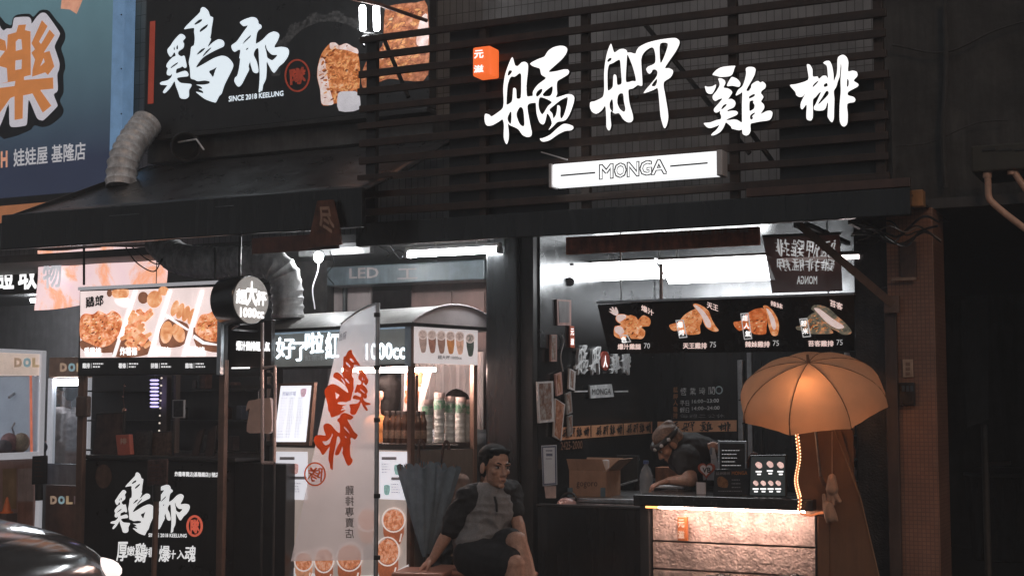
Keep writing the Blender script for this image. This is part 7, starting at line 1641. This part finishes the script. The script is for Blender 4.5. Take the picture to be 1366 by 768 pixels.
# ================================================================== PARKED CAR (front left, mostly out of frame)
CARP = mat('dark_car_paint', (.085, .087, .09), .10, metal=.35, var=.12, scale=3, spec=.8)
NX, yc = Xat(157, 5.95, 768) + .02, 5.35
car = thing('dark_car', 'dark grey car nose with a lit headlight at the kerb', 'car', (NX - 2.1, yc, 0))
st = [(0.00, .42, .60, .52), (-.06, .34, .70, .66), (-.18, .30, .80, .76), (-.45, .26, .860, .84), (-.85, .24, .905, .87), (-1.15, .24, .94, .885), (-1.35, .24, 1.02, .885), (-1.75, .24, 1.30, .88), (-2.05, .24, 1.44, .87), (-2.7, .24, 1.47, .87), (-3.3, .24, 1.42, .87), (-3.8, .26, 1.15, .86), (-4.15, .30, .98, .82), (-4.30, .40, .80, .70)]
V = []; Fq = []; ns = 20
for dx, zl, zh, hw in st:
    shoulder = min(zh, .88)
    sec = []
    for k in range(ns + 1):
        t = k / ns; a_ = math.pi * t
        y = -math.cos(a_); zz_ = math.sin(a_)
        yy = math.copysign(abs(y) ** .55, y) * hw; z = zl + (zh - zl) * (zz_ ** .42)
        if zh > 1.0 and z > shoulder: yy *= 1 - .28 * (z - shoulder) / (zh - shoulder + .01) * min(1, (zh - shoulder) / .4)
        if zh <= 1.0: z -= .03 * (abs(yy) / hw) ** 2
        sec.append((NX + dx, yc + yy, z))
    V += sec
for i in range(len(st) - 1):
    for k in range(ns): a_ = i * (ns + 1) + k; Fq.append((a_, a_ + 1, a_ + ns + 2, a_ + ns + 1))
Fq += [tuple(range(ns + 1)), tuple(reversed(range((len(st) - 1) * (ns + 1), len(st) * (ns + 1))))]
Fq += [(i * (ns + 1), (i + 1) * (ns + 1), (i + 1) * (ns + 1) + ns, i * (ns + 1) + ns) for i in range(len(st) - 1)]
bo = MB().add(V, Fq).build('body', CARP, car, smooth=True)
sbv = bo.modifiers.new('sub', 'SUBSURF'); sbv.levels = sbv.render_levels = 2
for sx in (-1, 1):
    MB().ell((NX - .17, yc + sx * .60, .605), (.15, .12, .07)).build('headlight', mat('headlight_glow', (.9, .85, .85), .2, em=.9, ec=(1, .84, .80)), car, smooth=True)
    MB().ell((NX - 1.95, yc + sx * .93, .98), (.10, .09, .07)).build('wing_mirror', CARP, car, smooth=True)
    for dx in (-.85, -3.45):
        wh = MB().lathe((NX + dx, yc + sx * .80, .32), [(.20, -.10), (.31, -.10), (.32, -.06), (.32, .06), (.31, .10), (.20, .10)], 28, (0, 1, 0)).build('wheel', mat('tyre_rubber', (.02, .02, .02), .8), car, smooth=True)
        MB().lathe((NX + dx, yc + sx * .80, .32), [(.20, -.09), (.19, .09 ), (.05, .095)], 20, (0, 1, 0)).build('rim', STEELB, wh, smooth=True)
MB().tube([(NX - .45, yc - .80, .80), (NX - .9, yc - .845, .835), (NX - 1.3, yc - .86, .85)], .008, 6).build('hood_seam', BLACK, car)
MB().prism([(NX - 1.33, yc - .60, 1.03), (NX - 1.33, yc + .60, 1.03), (NX - 1.95, yc + .52, 1.42), (NX - 1.95, yc - .52, 1.42)], (.02, 0, .03)).build('windscreen', mat('dark_car_glass', (.01, .012, .014), .05), car)
MB().box(NX - .02, NX + .012, yc - .26, yc + .26, .44, .54).build('number_plate', WHITE, car, bevel=.004)

# printed marks belong to the sheet that carries them (thing > part > sub-part)
CARR = ('panel', 'board', 'box', 'card', 'cloth', 'case', 'lit_panel', 'sheet', 'cabinet', 'lit_face', 'plate', 'sign_box', 'poster_board', 'slab')
for t_ in [o for o in col.objects if o.type == 'EMPTY']:
    ch = list(t_.children); car_ = next((c for n_ in CARR for c in ch if c.name.split('.')[0] == n_), None)
    if not car_: continue
    for c in ch:
        n_ = c.name.split('.')[0]
        if c is not car_ and any(k in n_ for k in ('lettering', 'picture', 'print', 'character', 'stamp', 'rule', 'price', 'badge', 'brushed', 'stripe', 'wrap')) and not (n_ == 'print'): c.parent = car_

# ================================================================== RAINY NIGHT AIR, HAZE ADDED TO LIFT THE BLACKS
hz = bpy.data.materials.new('black_lift_haze'); hz.use_nodes = True
for n_ in list(hz.node_tree.nodes):
    if n_.type != 'OUTPUT_MATERIAL': hz.node_tree.nodes.remove(n_)
pv = hz.node_tree.nodes.new('ShaderNodeVolumePrincipled'); pv.inputs['Density'].default_value = 0.0085; pv.inputs['Color'].default_value = (.95, .95, .97, 1)
hz.node_tree.links.new(pv.outputs[0], hz.node_tree.nodes['Material Output'].inputs['Volume'])
stuff(MB().box(-62, 62, -42, 62, -1, 8.2).build('haze', hz))
